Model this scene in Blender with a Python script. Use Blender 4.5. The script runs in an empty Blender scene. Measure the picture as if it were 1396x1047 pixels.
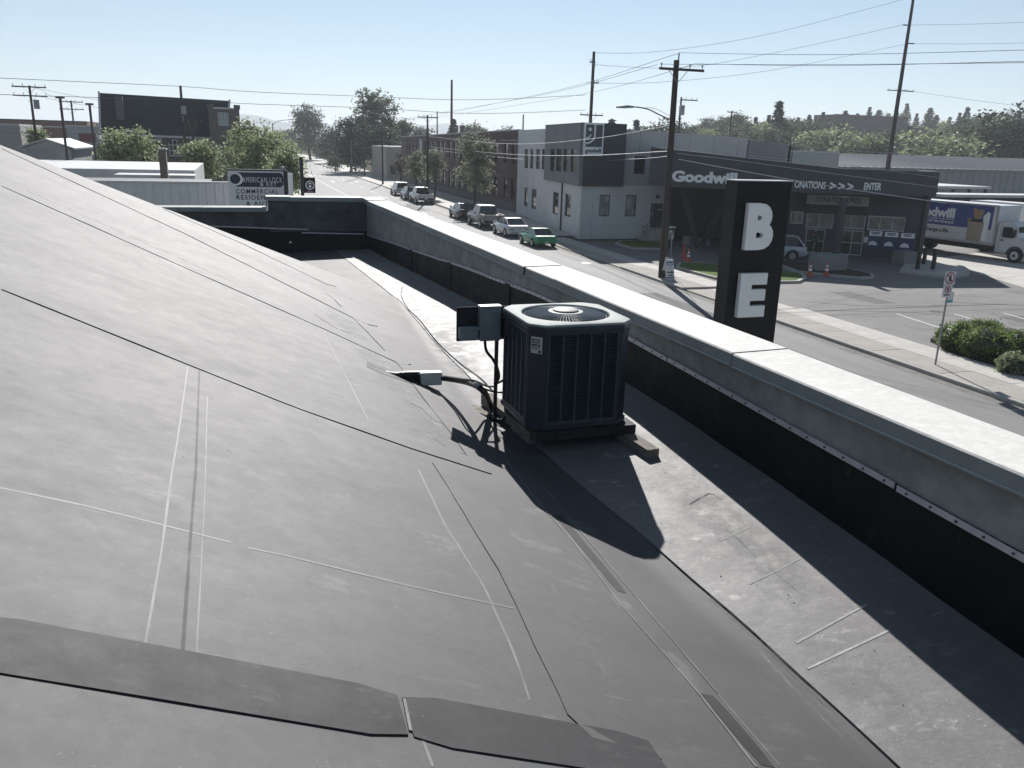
import bpy, math, random
import numpy as np
from mathutils import Vector, Matrix
R = math.radians
random.seed(7)
scene = bpy.context.scene
col = scene.collection
# ------------------------------------------------------------------ camera
PW, PH, FPX = 1396.0, 1047.0, 1120.0
HCAM = 6.9
def _axes(hor=(320, 187), roll=1.6):
    r = R(roll); n = np.array([-math.sin(r), math.cos(r)])
    dist = float(np.dot(np.array([PW/2-hor[0], PH/2-hor[1]]), n))
    p = math.atan(dist/FPX)
    up = -np.array([n[0]*math.cos(p), n[1]*math.cos(p), math.sin(p)])
    y = np.array([hor[0]-PW/2, hor[1]-PH/2, FPX]); y /= np.linalg.norm(y)
    y -= up*np.dot(up, y); y /= np.linalg.norm(y)
    return np.array([np.cross(y, up), y, up])
AX = _axes()
CAM = np.array([0, 0, HCAM])
cd = bpy.data.cameras.new('camera'); cam = bpy.data.objects.new('camera', cd); col.objects.link(cam)
cd.sensor_width = 36; cd.lens = FPX/PW*36; cd.clip_start = .05; cd.clip_end = 30000
_m = Matrix.Identity(4)
for i, v in enumerate((AX@np.array([1, 0, 0]), AX@np.array([0, -1, 0]), AX@np.array([0, 0, -1]))):
    for k in range(3): _m[k][i] = v[k]
_m.translation = CAM
cam.matrix_world = _m
scene.camera = cam
# ------------------------------------------------------------------ light
SUN_AZ, SUN_EL = 16.0, 32.5          # degrees right of the street direction (+Y), and above the horizon
world = bpy.data.worlds.new('World'); scene.world = world; world.use_nodes = True
wn = world.node_tree.nodes; wl = world.node_tree.links
bg = wn['Background']
sky = wn.new('ShaderNodeTexSky'); sky.sky_type = 'NISHITA'; sky.sun_disc = False
sky.sun_elevation = R(SUN_EL); sky.sun_rotation = R(SUN_AZ)
sky.altitude = 600; sky.air_density = .95; sky.dust_density = .0; sky.ozone_density = 4.5
hs_ = wn.new('ShaderNodeHueSaturation'); hs_.inputs['Hue'].default_value = .488; hs_.inputs['Saturation'].default_value = .76      # pale summer-haze sky, the same all round
wl.new(sky.outputs[0], hs_.inputs['Color']); wl.new(hs_.outputs[0], bg.inputs[0]); bg.inputs[1].default_value = .0500
sl = bpy.data.lights.new('sun', 'SUN'); sl.energy = 4.6; sl.angle = R(.53); sl.color = (1, .965, .93)
so = bpy.data.objects.new('sun', sl); col.objects.link(so)
sd = Vector((math.sin(R(SUN_AZ))*math.cos(R(SUN_EL)), math.cos(R(SUN_AZ))*math.cos(R(SUN_EL)), math.sin(R(SUN_EL))))
so.rotation_euler = sd.to_track_quat('Z', 'Y').to_euler(); so.location = (0, 0, 60)
vs = scene.view_settings
vs.view_transform = 'Standard'; vs.look = 'None'; vs.gamma = 1; vs.exposure = 0.78; vs.use_curve_mapping = False
scene.render.engine = 'CYCLES'
scene.render.resolution_x, scene.render.resolution_y = 1024, 768

# ------------------------------------------------------------------ surveying: photo directions onto real planes
def ray(u, v):
    d = AX@np.array([u-PW/2, v-PH/2, FPX]); return d/np.linalg.norm(d)
def GP(u, v, z=0.):
    d = ray(u, v); return CAM+d*((z-HCAM)/d[2])
def YP(u, v, Y):
    d = ray(u, v); return CAM+d*(Y/d[1])
def XP(u, v, X):
    d = ray(u, v); return CAM+d*(X/d[0])
def PV(u, v, p0, p1):           # (distance along, height) on the upright plane through p0, p1
    d = ray(u, v); e = np.array([p1[0]-p0[0], p1[1]-p0[1]], float); L = np.linalg.norm(e); e /= L
    n = np.array([e[1], -e[0]])
    t = np.dot(n, np.array(p0[:2], float))/np.dot(n, d[:2])
    P = CAM+d*t
    return float(np.dot(P[:2]-np.array(p0[:2], float), e)), float(P[2])

# ------------------------------------------------------------------ objects
def new(name, data, parent=None):
    o = bpy.data.objects.new(name, data); col.objects.link(o)
    if parent is not None: o.parent = parent
    return o
def thing(name, label, cat, loc=(0, 0, 0), rz=0, group=None):
    o = new(name, None); o.empty_display_size = .2
    o.location = loc; o.rotation_euler = (0, 0, rz)
    return tag(o, label, cat, group)
def tag(o, label=None, cat=None, group=None, kind=None):
    if label: o['label'] = label
    if cat: o['category'] = cat
    if group: o['group'] = group
    if kind: o['kind'] = kind
    return o
def root_loc(o):
    while o.parent: o = o.parent
    return Vector(o.location)
def copy_tree(o, parent=None):
    c = o.copy(); col.objects.link(c); c.parent = parent
    for ch in list(o.children): copy_tree(ch, c)
    return c

class MB:
    def __init__(s): s.v = []; s.f = []
    def add(s, vs_, fs):
        n = len(s.v); s.v += [tuple(map(float, p)) for p in vs_]; s.f += [tuple(n+i for i in f) for f in fs]; return s
    def box(s, x0, x1, y0, y1, z0, z1):
        return s.add([(x0,y0,z0),(x1,y0,z0),(x1,y1,z0),(x0,y1,z0),(x0,y0,z1),(x1,y0,z1),(x1,y1,z1),(x0,y1,z1)],
                     [(3,2,1,0),(4,5,6,7),(0,1,5,4),(1,2,6,5),(2,3,7,6),(3,0,4,7)])
    def bbox(s, x0, x1, y0, y1, z0, z1, b=.01):      # box with chamfered upright and top edges
        b = min(b, (x1-x0)/3, (y1-y0)/3, (z1-z0)/3)
        def ring(i, z): return [(x0+i+b,y0+i,z),(x1-i-b,y0+i,z),(x1-i,y0+i+b,z),(x1-i,y1-i-b,z),(x1-i-b,y1-i,z),(x0+i+b,y1-i,z),(x0+i,y1-i-b,z),(x0+i,y0+i+b,z)]
        return s.loft([ring(b*.7, z0), ring(0, z0+b), ring(0, z1-b), ring(b*.7, z1)])
    def obox(s, c, ex, ey, ez):                      # centre and three half-vectors
        c, ex, ey, ez = (np.array(k, float) for k in (c, ex, ey, ez))
        return s.add([c-ex-ey-ez, c+ex-ey-ez, c+ex+ey-ez, c-ex+ey-ez, c-ex-ey+ez, c+ex-ey+ez, c+ex+ey+ez, c-ex+ey+ez],
                     [(3,2,1,0),(4,5,6,7),(0,1,5,4),(1,2,6,5),(2,3,7,6),(3,0,4,7)])
    def loft(s, rings, cap=True, closed=True):
        n = len(rings[0]); b = len(s.v)
        for r in rings: s.v += [tuple(map(float, p)) for p in r]
        for i in range(len(rings)-1):
            for k in range(n if closed else n-1):
                k2 = (k+1) % n
                s.f.append((b+i*n+k, b+i*n+k2, b+(i+1)*n+k2, b+(i+1)*n+k))
        if cap and closed:
            s.f.append(tuple(b+k for k in reversed(range(n)))); s.f.append(tuple(b+(len(rings)-1)*n+k for k in range(n)))
        return s
    def prism(s, poly, z0, z1):                      # plan polygon, upright
        return s.loft([[(x, y, z0) for x, y in poly], [(x, y, z1) for x, y in poly]])
    def tube(s, pts, r, n=8, cap=True):
        pts = [np.array(p, float) for p in pts]; rings = []
        rr = r if hasattr(r, '__len__') else [r]*len(pts)
        ref = None
        for i, p in enumerate(pts):
            t = pts[min(i+1, len(pts)-1)]-pts[max(i-1, 0)]; t /= (np.linalg.norm(t)+1e-9)
            if ref is None: ref = np.array([0, 0, 1.]) if abs(t[2]) < .9 else np.array([1., 0, 0])
            a = np.cross(t, ref); a /= (np.linalg.norm(a)+1e-9); b = np.cross(a, t); ref = b
            rings.append([p+rr[i]*(math.cos(2*math.pi*k/n)*a+math.sin(2*math.pi*k/n)*b) for k in range(n)])
        return s.loft(rings, cap)
    def disc(s, c, r, nrm, h, n=20):                 # short cylinder centred on c along nrm
        c = np.array(c, float); q = np.array(nrm, float); q /= np.linalg.norm(q)
        return s.tube([c-q*h/2, c+q*h/2], r, n)
    def sphere(s, c, r, n=10, m=7, sq=(1, 1, 1)):
        rings = []
        for i in range(1, m):
            t = math.pi*i/m
            rings.append([(c[0]+sq[0]*r*math.sin(t)*math.cos(2*math.pi*k/n), c[1]+sq[1]*r*math.sin(t)*math.sin(2*math.pi*k/n), c[2]-sq[2]*r*math.cos(t)) for k in range(n)])
        return s.loft(rings)
    def mesh(s, name, smooth=False):
        me = bpy.data.meshes.new(name); me.from_pydata(s.v, [], s.f); me.update()
        if smooth:
            me.polygons.foreach_set('use_smooth', [True]*len(me.polygons))
            me.set_sharp_from_angle(angle=R(38))
        return me
    def build(s, name, m, parent=None, smooth=False, local=False, kind=None):
        if parent is not None and not local:
            l = root_loc(parent); s.v = [(x-l.x, y-l.y, z-l.z) for x, y, z in s.v]
        me = s.mesh(name, smooth)
        if m: me.materials.append(m)
        o = new(name, me, parent)
        if kind: o['kind'] = kind
        return o
    def top(s, name, m, label=None, cat=None, group=None, kind=None, smooth=False):   # a thing that is one mesh, origin at its base
        xs, ys, zs = zip(*s.v); l = ((min(xs)+max(xs))/2, (min(ys)+max(ys))/2, min(zs))
        s.v = [(x-l[0], y-l[1], z-l[2]) for x, y, z in s.v]
        me = s.mesh(name, smooth); me.materials.append(m)
        o = new(name, me); o.location = l
        return tag(o, label, cat, group, kind)

# ------------------------------------------------------------------ materials
MATS = {}
def M(name, c=(.5, .5, .5), r=.6, v=.15, s=3., b=0., bs=40., sp=.4, m=0., c2=None, coat=0., big=.0, bigs=.4, stretch=(1, 1, 1)):
    if name in MATS: return MATS[name]
    mt = bpy.data.materials.new(name); mt.use_nodes = True
    nt = mt.node_tree; N = nt.nodes; L = nt.links; p = N['Principled BSDF']
    tc = N.new('ShaderNodeTexCoord'); mp = N.new('ShaderNodeMapping'); mp.inputs['Scale'].default_value = stretch
    L.new(tc.outputs['Object'], mp.inputs[0])
    n1 = N.new('ShaderNodeTexNoise'); n1.inputs['Scale'].default_value = s; n1.inputs['Detail'].default_value = 7; n1.inputs['Roughness'].default_value = .65
    L.new(mp.outputs[0], n1.inputs['Vector'])
    rp = N.new('ShaderNodeValToRGB'); rp.color_ramp.elements[0].position = .3; rp.color_ramp.elements[1].position = .72
    lo = c2 if c2 else tuple(k*(1-v) for k in c); hi = c if c2 else tuple(min(1, k*(1+v)) for k in c)
    rp.color_ramp.elements[0].color = (*lo, 1); rp.color_ramp.elements[1].color = (*hi, 1)
    L.new(n1.outputs['Fac'], rp.inputs[0]); out = rp.outputs[0]
    if big:
        n2 = N.new('ShaderNodeTexNoise'); n2.inputs['Scale'].default_value = bigs; n2.inputs['Detail'].default_value = 4
        L.new(mp.outputs[0], n2.inputs['Vector'])
        mr = N.new('ShaderNodeMapRange'); mr.inputs[1].default_value = .3; mr.inputs[2].default_value = .7; mr.inputs[3].default_value = 1-big; mr.inputs[4].default_value = 1+big
        L.new(n2.outputs['Fac'], mr.inputs[0])
        mx = N.new('ShaderNodeMix'); mx.data_type = 'RGBA'; mx.blend_type = 'MULTIPLY'; mx.inputs[0].default_value = 1
        L.new(out, mx.inputs['A']); L.new(mr.outputs[0], mx.inputs['B']); out = mx.outputs['Result']
    L.new(out, p.inputs['Base Color'])
    p.inputs['Roughness'].default_value = r; p.inputs['Metallic'].default_value = m
    p.inputs['Specular IOR Level'].default_value = sp; p.inputs['Coat Weight'].default_value = coat
    if b:
        n3 = N.new('ShaderNodeTexNoise'); n3.inputs['Scale'].default_value = bs; n3.inputs['Detail'].default_value = 5
        L.new(mp.outputs[0], n3.inputs['Vector'])
        bm = N.new('ShaderNodeBump'); bm.inputs['Strength'].default_value = b; bm.inputs['Distance'].default_value = .02
        L.new(n3.outputs['Fac'], bm.inputs['Height']); L.new(bm.outputs[0], p.inputs['Normal'])
    MATS[name] = mt; return mt
def glass(name, c=(.02, .025, .03), r=.05):
    if name in MATS: return MATS[name]
    mt = M(name, c, r, .3, 2., sp=.6); return mt
def leaf(name, c, c2, tr=.45):
    if name in MATS: return MATS[name]
    mt = bpy.data.materials.new(name); mt.use_nodes = True
    nt = mt.node_tree; N = nt.nodes; L = nt.links; N.remove(N['Principled BSDF'])
    tc = N.new('ShaderNodeTexCoord'); n1 = N.new('ShaderNodeTexNoise'); n1.inputs['Scale'].default_value = 1.6; n1.inputs['Detail'].default_value = 5
    L.new(tc.outputs['Object'], n1.inputs['Vector'])
    rp = N.new('ShaderNodeValToRGB'); rp.color_ramp.elements[0].position = .35; rp.color_ramp.elements[1].position = .68
    rp.color_ramp.elements[0].color = (*c2, 1); rp.color_ramp.elements[1].color = (*c, 1)
    L.new(n1.outputs['Fac'], rp.inputs[0])
    d = N.new('ShaderNodeBsdfDiffuse'); t = N.new('ShaderNodeBsdfTranslucent'); g = N.new('ShaderNodeBsdfGlossy'); g.inputs['Roughness'].default_value = .45
    g.inputs['Color'].default_value = (.5, .5, .5, 1)
    m1 = N.new('ShaderNodeMixShader'); m1.inputs[0].default_value = tr; m2 = N.new('ShaderNodeMixShader'); m2.inputs[0].default_value = .05
    L.new(rp.outputs[0], d.inputs[0]); L.new(rp.outputs[0], t.inputs[0])
    L.new(d.outputs[0], m1.inputs[1]); L.new(t.outputs[0], m1.inputs[2]); L.new(m1.outputs[0], m2.inputs[1]); L.new(g.outputs[0], m2.inputs[2])
    L.new(m2.outputs[0], N['Material Output'].inputs[0])
    MATS[name] = mt; return mt

_tc = {}
def text_geo(body, bold=0., extrude=.0, bevel=0., spacing=1.):
    k = (body, bold, extrude, bevel, spacing)
    if k not in _tc:
        cu = bpy.data.curves.new('text', 'FONT'); cu.body = body; cu.size = 1; cu.offset = bold; cu.extrude = extrude; cu.space_character = spacing
        cu.bevel_depth = bevel; cu.resolution_u = 4; cu.bevel_resolution = 1
        o = bpy.data.objects.new('text', cu); col.objects.link(o); bpy.context.view_layer.update()
        me = o.evaluated_get(bpy.context.evaluated_depsgraph_get()).to_mesh()
        vv = [tuple(q.co) for q in me.vertices]; ff = [tuple(p.vertices) for p in me.polygons]
        bpy.data.objects.remove(o); bpy.data.curves.remove(cu)
        _tc[k] = (vv, ff)
    return _tc[k]
def lettering(mb, body, org, right, up, width, height, depth=.01, bold=.02, bevel=0., slant=0., spacing=1.):
    """org: lower left corner; right/up unit vectors; fitted to width x height"""
    vv, ff = text_geo(body, bold, .5, bevel, spacing)
    a = np.array(vv); mn = a.min(0); mxx = a.max(0); a = (a-mn)/(mxx-mn+1e-9)
    rt = np.array(right, float); u = np.array(up, float); n = np.cross(rt, u); org = np.array(org, float)
    pts = [org+rt*(p[0]*width+slant*p[1]*height)+u*(p[1]*height)+n*(p[2]*depth) for p in a]
    return mb.add(pts, ff)

# ------------------------------------------------------------------ walls with openings
def frame(p0, p1):
    e = np.array([p1[0]-p0[0], p1[1]-p0[1], 0.]); L = np.linalg.norm(e); e /= L
    return e, np.array([e[1], -e[0], 0.]), L
def wall(mb, p0, p1, z0, z1, holes=(), thick=.25, ztop=None):
    """upright wall whose outer face runs p0->p1, outside on the right hand; holes = (s0,s1,z0,z1); ztop = heights at both ends"""
    e, n, L = frame(p0, p1); o = np.array([p0[0], p0[1], 0.])
    ss = sorted({0., L, *[h[0] for h in holes], *[h[1] for h in holes]}); zz = sorted({z0, z1, *[h[2] for h in holes], *[h[3] for h in holes]})
    ss = [x for x in ss if -1e-6 <= x <= L+1e-6]; zz = [x for x in zz if z0-1e-6 <= x <= z1+1e-6]
    def lift(s, z):
        if ztop is None or z < z1-1e-6: return z
        return ztop[0]+(ztop[1]-ztop[0])*s/L
    def P(s, z, d): return o+e*s-n*d+np.array([0, 0, lift(s, z)])
    solid = lambda a, b: not any(h[0]-1e-6 <= a <= h[1]+1e-6 and h[2]-1e-6 <= b <= h[3]+1e-6 for h in holes)
    I, K = len(ss)-1, len(zz)-1
    g = [[solid((ss[i]+ss[i+1])/2, (zz[k]+zz[k+1])/2) for k in range(K)] for i in range(I)]
    for i in range(I):
        for k in range(K):
            if not g[i][k]: continue
            a, b, c, d = ss[i], ss[i+1], zz[k], zz[k+1]
            mb.add([P(a,c,0),P(b,c,0),P(b,d,0),P(a,d,0)], [(0,1,2,3)])
            mb.add([P(a,c,thick),P(b,c,thick),P(b,d,thick),P(a,d,thick)], [(3,2,1,0)])
            if i == 0 or not g[i-1][k]: mb.add([P(a,c,0),P(a,d,0),P(a,d,thick),P(a,c,thick)], [(0,1,2,3)])
            if i == I-1 or not g[i+1][k]: mb.add([P(b,c,0),P(b,d,0),P(b,d,thick),P(b,c,thick)], [(3,2,1,0)])
            if k == 0 or not g[i][k-1]: mb.add([P(a,c,0),P(b,c,0),P(b,c,thick),P(a,c,thick)], [(3,2,1,0)])
            if k == K-1 or not g[i][k+1]: mb.add([P(a,d,0),P(b,d,0),P(b,d,thick),P(a,d,thick)], [(0,1,2,3)])
    return mb
def slab(mb, p0, p1, s0, s1, z0, z1, d0, d1):
    """block on a wall: along s, up z, from d0 to d1 outwards"""
    e, n, L = frame(p0, p1); o = np.array([p0[0], p0[1], 0.])
    c = o+e*(s0+s1)/2+n*(d0+d1)/2+np.array([0, 0, (z0+z1)/2])
    return mb.obox(c, e*(s1-s0)/2, -n*(d1-d0)/2, np.array([0, 0, (z1-z0)/2]))
def window(parent, p0, p1, s0, s1, z0, z1, fm, gm, nx=1, nz=1, inset=.1, bar=.05, name='window'):
    f = MB()
    for a, b, c, d in ((s0, s0+bar, z0, z1), (s1-bar, s1, z0, z1), (s0+bar, s1-bar, z0, z0+bar), (s0+bar, s1-bar, z1-bar, z1)):
        slab(f, p0, p1, a, b, c, d, -inset-.05, -inset+.03)
    for i in range(1, nx):
        x = s0+(s1-s0)*i/nx; slab(f, p0, p1, x-bar*.4, x+bar*.4, z0+bar, z1-bar, -inset-.04, -inset+.02)
    for i in range(1, nz):
        x = z0+(z1-z0)*i/nz; slab(f, p0, p1, s0+bar, s1-bar, x-bar*.4, x+bar*.4, -inset-.035, -inset+.025)
    fo = f.build(name, fm, parent)
    g = MB(); slab(g, p0, p1, s0+bar*.5, s1-bar*.5, z0+bar*.5, z1-bar*.5, -inset-.02, -inset-.01)
    g.build('pane', gm, fo)
    return fo
# ================================================================== THE ROOF WE STAND ON
YT = np.arange(-10, 32.01, .1)
def _ty(ys, zs, w=25):
    t = np.interp(YT, ys, zs); k = np.hanning(w+2)[1:-1]; k /= k.sum()
    return np.convolve(np.pad(t, w//2, mode='edge'), k, 'valid')
TW = _ty([-10, 2.49, 3.41, 4.87, 7.09, 9, 13.15, 16.84, 22, 24, 32], [3.95, 4.10, 4.16, 4.26, 4.36, 4.35, 4.20, 4.06, 3.85, 3.78, 3.76])
YB = 15.2                                              # the slope breaks here and falls away to the far end
def roof_z(X, Y):
    X = np.asarray(X, float); Y = np.asarray(Y, float)
    fl = np.interp(Y, YT, TW)+.03*(X-3.5)
    q = np.maximum(0, Y-YB+.3); fall = .45*np.where(q < .6, q*q/1.2, q-.3)
    pl = 5.24-.42*X-fall
    k = .06; h = np.clip(.5+.5*(pl-fl)/k, 0, 1)
    return fl*(1-h)+pl*h+k*h*(1-h)*.5
def RP(u, v):                                          # photo direction onto the roof surface
    d = ray(u, v); t = np.linspace(.5, 45, 9000); P = CAM+d*t[:, None]
    i = int(np.argmax(P[:, 2] < roof_z(P[:, 0], P[:, 1]))); return P[i]
def Xin(Y): return float(np.interp(Y, [-8, 3.1, 10, 25], [4.18, 4.02, 3.86, 3.54]))
def Xout(Y): return float(np.interp(Y, [-8, 3.6, 10.8, 25.7], [4.72, 4.57, 4.43, 4.09]))
YE = 25.0; ZC = 5.23

def membrane(name, c, lo, r0, r1, dust, dusts=1.2, sp=.45, bump=.12):
    if name in MATS: return MATS[name]
    mt = bpy.data.materials.new(name); mt.use_nodes = True; nt = mt.node_tree; N = nt.nodes; L = nt.links; p = N['Principled BSDF']
    tc = N.new('ShaderNodeTexCoord')
    def noise(s, d, st=(1, 1, 1), rot=0, rough=.6):
        mp = N.new('ShaderNodeMapping'); mp.inputs['Scale'].default_value = st; mp.inputs['Rotation'].default_value = (0, 0, rot)
        L.new(tc.outputs['Object'], mp.inputs[0]); n = N.new('ShaderNodeTexNoise'); n.inputs['Scale'].default_value = s; n.inputs['Detail'].default_value = d; n.inputs['Roughness'].default_value = rough
        L.new(mp.outputs[0], n.inputs['Vector']); return n.outputs['Fac']
    def rng(x, a, b, c_, d_):
        m = N.new('ShaderNodeMapRange'); m.inputs[1].default_value = a; m.inputs[2].default_value = b; m.inputs[3].default_value = c_; m.inputs[4].default_value = d_
        L.new(x, m.inputs[0]); return m.outputs[0]
    def mix(f, A, B, bt='MIX'):
        m = N.new('ShaderNodeMix'); m.data_type = 'RGBA'; m.blend_type = bt
        if hasattr(f, 'links'): L.new(f, m.inputs[0])
        else: m.inputs[0].default_value = f
        for q, k in ((A, 'A'), (B, 'B')):
            if hasattr(q, 'links'): L.new(q, m.inputs[k])
            else: m.inputs[k].default_value = (*q, 1)
        return m.outputs['Result']
    cloud = rng(noise(.3, 5, rough=.6), .25, .75, 0, 1)
    base = mix(cloud, lo, c)
    fine = rng(noise(14, 8, rough=.75), .45, .8, 0, .4)
    base = mix(fine, base, tuple(min(1, k*1.5) for k in c))
    streak = rng(noise(1.4, 9, (1.0, 4, 1), .1, .75), .58, .78, 0, .45)           # washed-down dust
    base = mix(streak, base, dust)
    scuff = rng(noise(dusts, 9, (1, 1.8, 1), .6, .72), .60, .70, 0, .75)        # footprints, scuffs, dried puddles
    base = mix(scuff, base, dust)
    scr = rng(noise(2.6, 3, (1, 14, 1), 1.1, .5), .735, .75, 0, .5)               # fine scratches
    base = mix(scr, base, tuple(min(1, k*1.25) for k in dust))
    speck = rng(noise(75, 2), .70, .76, 0, .8)
    base = mix(speck, base, tuple(min(1, k*1.6) for k in dust))
    L.new(base, p.inputs['Base Color'])
    L.new(rng(noise(5, 8, rough=.7), .3, .7, r0, r1), p.inputs['Roughness'])
    band = rng(noise(.5, 7, (.5, 2.2, 1), .12, .65), .3, .7, -.16, .16)                # tide marks and washed bands dull or polish the sheet
    def add(x, y, k):
        m = N.new('ShaderNodeMath'); m.operation = 'MULTIPLY_ADD'; L.new(x, m.inputs[0]); m.inputs[1].default_value = k
        if hasattr(y, 'links'): L.new(y, m.inputs[2])
        else: m.inputs[2].default_value = y
        return m.outputs[0]
    sv = add(streak, sp*.88, .35); sv = add(scuff, sv, .3); sv = add(scr, sv, .3); sv = add(band, sv, sp); sv = add(rng(noise(22, 6, rough=.8), .35, .7, -.06, .06), sv, sp*1.3)
    L.new(sv, p.inputs['Specular IOR Level'])
    bm = N.new('ShaderNodeBump'); bm.inputs['Strength'].default_value = bump; bm.inputs['Distance'].default_value = .03
    h = N.new('ShaderNodeMath'); h.operation = 'ADD'; L.new(noise(6, 8, rough=.7), h.inputs[0])
    h2 = N.new('ShaderNodeMath'); h2.operation = 'MULTIPLY'; h2.inputs[1].default_value = .12; L.new(noise(40, 6), h2.inputs[0]); L.new(h2.outputs[0], h.inputs[1])
    L.new(h.outputs[0], bm.inputs['Height']); L.new(bm.outputs[0], p.inputs['Normal'])
    MATS[name] = mt; return mt
m_roof = membrane('aged_rubber', (.053, .052, .0535), (.045, .045, .047), .715, .76, (.105, .102, .099), bump=.04, sp=.86)
m_gut = membrane('dusty_rubber', (.17, .167, .163), (.092, .091, .09), .64, .76, (.38, .37, .35), 3.2, .95, .2)
m_strip = membrane('newer_rubber', (.030, .030, .032), (.02, .02, .022), .70, .78, (.06, .06, .06), 2., .5, .05)
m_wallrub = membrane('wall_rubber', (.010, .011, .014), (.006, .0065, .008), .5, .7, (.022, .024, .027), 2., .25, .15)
m_chalk = M('chalk', (.17, .17, .17), .7, .5, 5., sp=.8, c2=(.055, .055, .057))
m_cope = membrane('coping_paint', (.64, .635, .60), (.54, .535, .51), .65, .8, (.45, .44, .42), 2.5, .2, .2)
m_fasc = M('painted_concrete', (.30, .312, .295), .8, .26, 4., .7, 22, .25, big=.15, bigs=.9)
m_cface = M('coping_face_grey', (.29, .32, .315), .6, .1, 5., .12, 60, .3, big=.08, bigs=1.3)
m_endwall = M('dark_end_wall', (.10, .106, .108), .75, .35, 3., .5, 18, .25, big=.2, bigs=1.2)  # end wall only, darker than the concrete of the street wall
m_bar = M('aluminium_bar', (.62, .60, .64), .45, .15, 9., m=.3)
m_dark = M('dark_caulk', (.01, .01, .011), .8)

home = thing('flat_roofed_shop', 'low shop whose sloping black rubber roof is ringed by a pale capped parapet', 'building')
# main curved sheet
xs = np.concatenate([np.arange(-15, -3, .6), np.arange(-3, 1.5, .15), np.arange(1.5, 4.31, .07)])
ys = np.concatenate([np.arange(-8, 2, .5), np.arange(2, 12, .16), np.arange(12, 17, .1), np.arange(17, 25.01, .325), [25.2]])
def grid(name, xs, ys, f, m, parent, thick=None):
    xs = list(xs); ys = list(ys); nx = len(xs); mb = MB()
    rows = [[(float(x), float(y), float(f(x, y))) for x in xs] for y in ys]
    mb.v = [p for r_ in rows for p in r_]
    mb.f = [(j*nx+i, j*nx+i+1, (j+1)*nx+i+1, (j+1)*nx+i) for j in range(len(ys)-1) for i in range(nx-1)]
    if thick:
        nb = len(mb.v); mb.v += [(x, y, z-thick) for x, y, z in mb.v]
        ed = [i for i in range(nx)]+[j*nx+nx-1 for j in range(1, len(ys))]+[(len(ys)-1)*nx+i for i in range(nx-2, -1, -1)]+[j*nx for j in range(len(ys)-2, 0, -1)]
        for a, b in zip(ed, ed[1:]+ed[:1]): mb.f.append((a, a+nb, b+nb, b))
    o = mb.build(name, m, parent)
    o.data.polygons.foreach_set('use_smooth', [True]*len(o.data.polygons)); o.data.set_sharp_from_angle(angle=R(35))
    return o
rip = np.random.RandomState(3)
_ph = rip.rand(6)*6.28
def ripple(x, y): return .0015*math.sin(1.1*x+.5*y+_ph[0])+.0012*math.sin(.7*x-1.3*y+_ph[1])
grid('main_membrane', xs, ys, lambda x, y: roof_z(x, y)+ripple(x, y), m_roof, home)
# dusty sheet of the gutter, its edge is the dark line along the slope's foot
def crease(Y): return float(np.interp(Y, [-8, 2.57, 3.66, 4.52, 5.0, 5.5, 7, 10, 14.5, 25], [3.4, 2.83, 2.745, 2.64, 2.58, 2.50, 2.38, 2.42, 2.66, 2.66]))   # runs along the foot of the slope
gy = np.concatenate([np.arange(-8, 2, .5), np.arange(2, 14, .2), np.arange(14, 24.95, .3)])
gm = MB(); nx = 14
for y in gy:
    c0 = crease(y)+.003*math.sin(2.7*y)+.002*math.sin(7.1*y); c1 = Xin(y)+.05
    for i in range(nx):
        x = c0+(c1-c0)*i/(nx-1); gm.v.append((x, y, float(roof_z(x, y))+ripple(x, y)+.013+.035*max(0, (x-c1+.14)/.14)))
nb = len(gm.v)
gm.f = [(j*nx+i, j*nx+i+1, (j+1)*nx+i+1, (j+1)*nx+i) for j in range(len(gy)-1) for i in range(nx-1)]
gm.v += [(x, y, z-.03) for x, y, z in gm.v]
gm.f += [(j*nx, (j+1)*nx, (j+1)*nx+nb, j*nx+nb) for j in range(len(gy)-1)]
gut = gm.build('gutter_membrane', m_gut, home)
gut.data.polygons.foreach_set('use_smooth', [True]*len(gut.data.polygons)); gut.data.set_sharp_from_angle(angle=R(35))

def resample(pts, step):
    pts = np.array(pts, float); d = np.r_[0, np.cumsum(np.linalg.norm(np.diff(pts, axis=0), axis=1))]
    n = max(2, int(d[-1]/step)+1); t = np.linspace(0, d[-1], n)
    return np.stack([np.interp(t, d, pts[:, k]) for k in range(pts.shape[1])], 1)
def on_roof(x, y, lift=0):
    z = float(roof_z(x, y))+ripple(x, y)
    if x > crease(y)-.02: z += .014
    return (x, y, z+lift)
def strip(name, m, pts, w, h, lift=.0, wob=.0015, taper=True, side=0., parent=home, seed=1, step=.12):
    """sheet of membrane laid along a line on the roof: width w, edge height h; side -1..1 shifts it off the line"""
    rs = np.random.RandomState(seed)
    q = resample([p[:2] for p in pts], step); n = len(q); t = np.gradient(q, axis=0); t /= np.linalg.norm(t, axis=1)[:, None]; nn = np.stack([t[:, 1], -t[:, 0]], 1)
    wl_ = np.convolve(rs.randn(n+8), np.ones(5)/5, 'same')[4:n+4]*wob; wr_ = np.convolve(rs.randn(n+8), np.ones(5)/5, 'same')[4:n+4]*wob
    rings = []
    for i in range(n):
        k = 1.
        if taper:
            e = min(i, n-1-i)*step/(w*.28+1e-6); k = min(1, .78+.22*e)
        a = q[i]+nn[i]*(w*(side-1)/2*k+wl_[i]); b = q[i]+nn[i]*(w*(side+1)/2*k+wr_[i])
        hh = h*(1+.12*math.sin(i*.37+seed)+.08*math.sin(i*1.1+2*seed))
        cs = []
        m_ = 2 if w < .06 else 4
        for j in range(m_+1):
            p = a+(b-a)*j/m_; cs.append(on_roof(p[0], p[1], lift+hh))
        rings.append([on_roof(a[0], a[1], -.01)]+cs+[on_roof(b[0], b[1], -.01)])
    mb = MB(); mb.loft(rings)
    return mb.build(name, m, parent, smooth=False)
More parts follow.
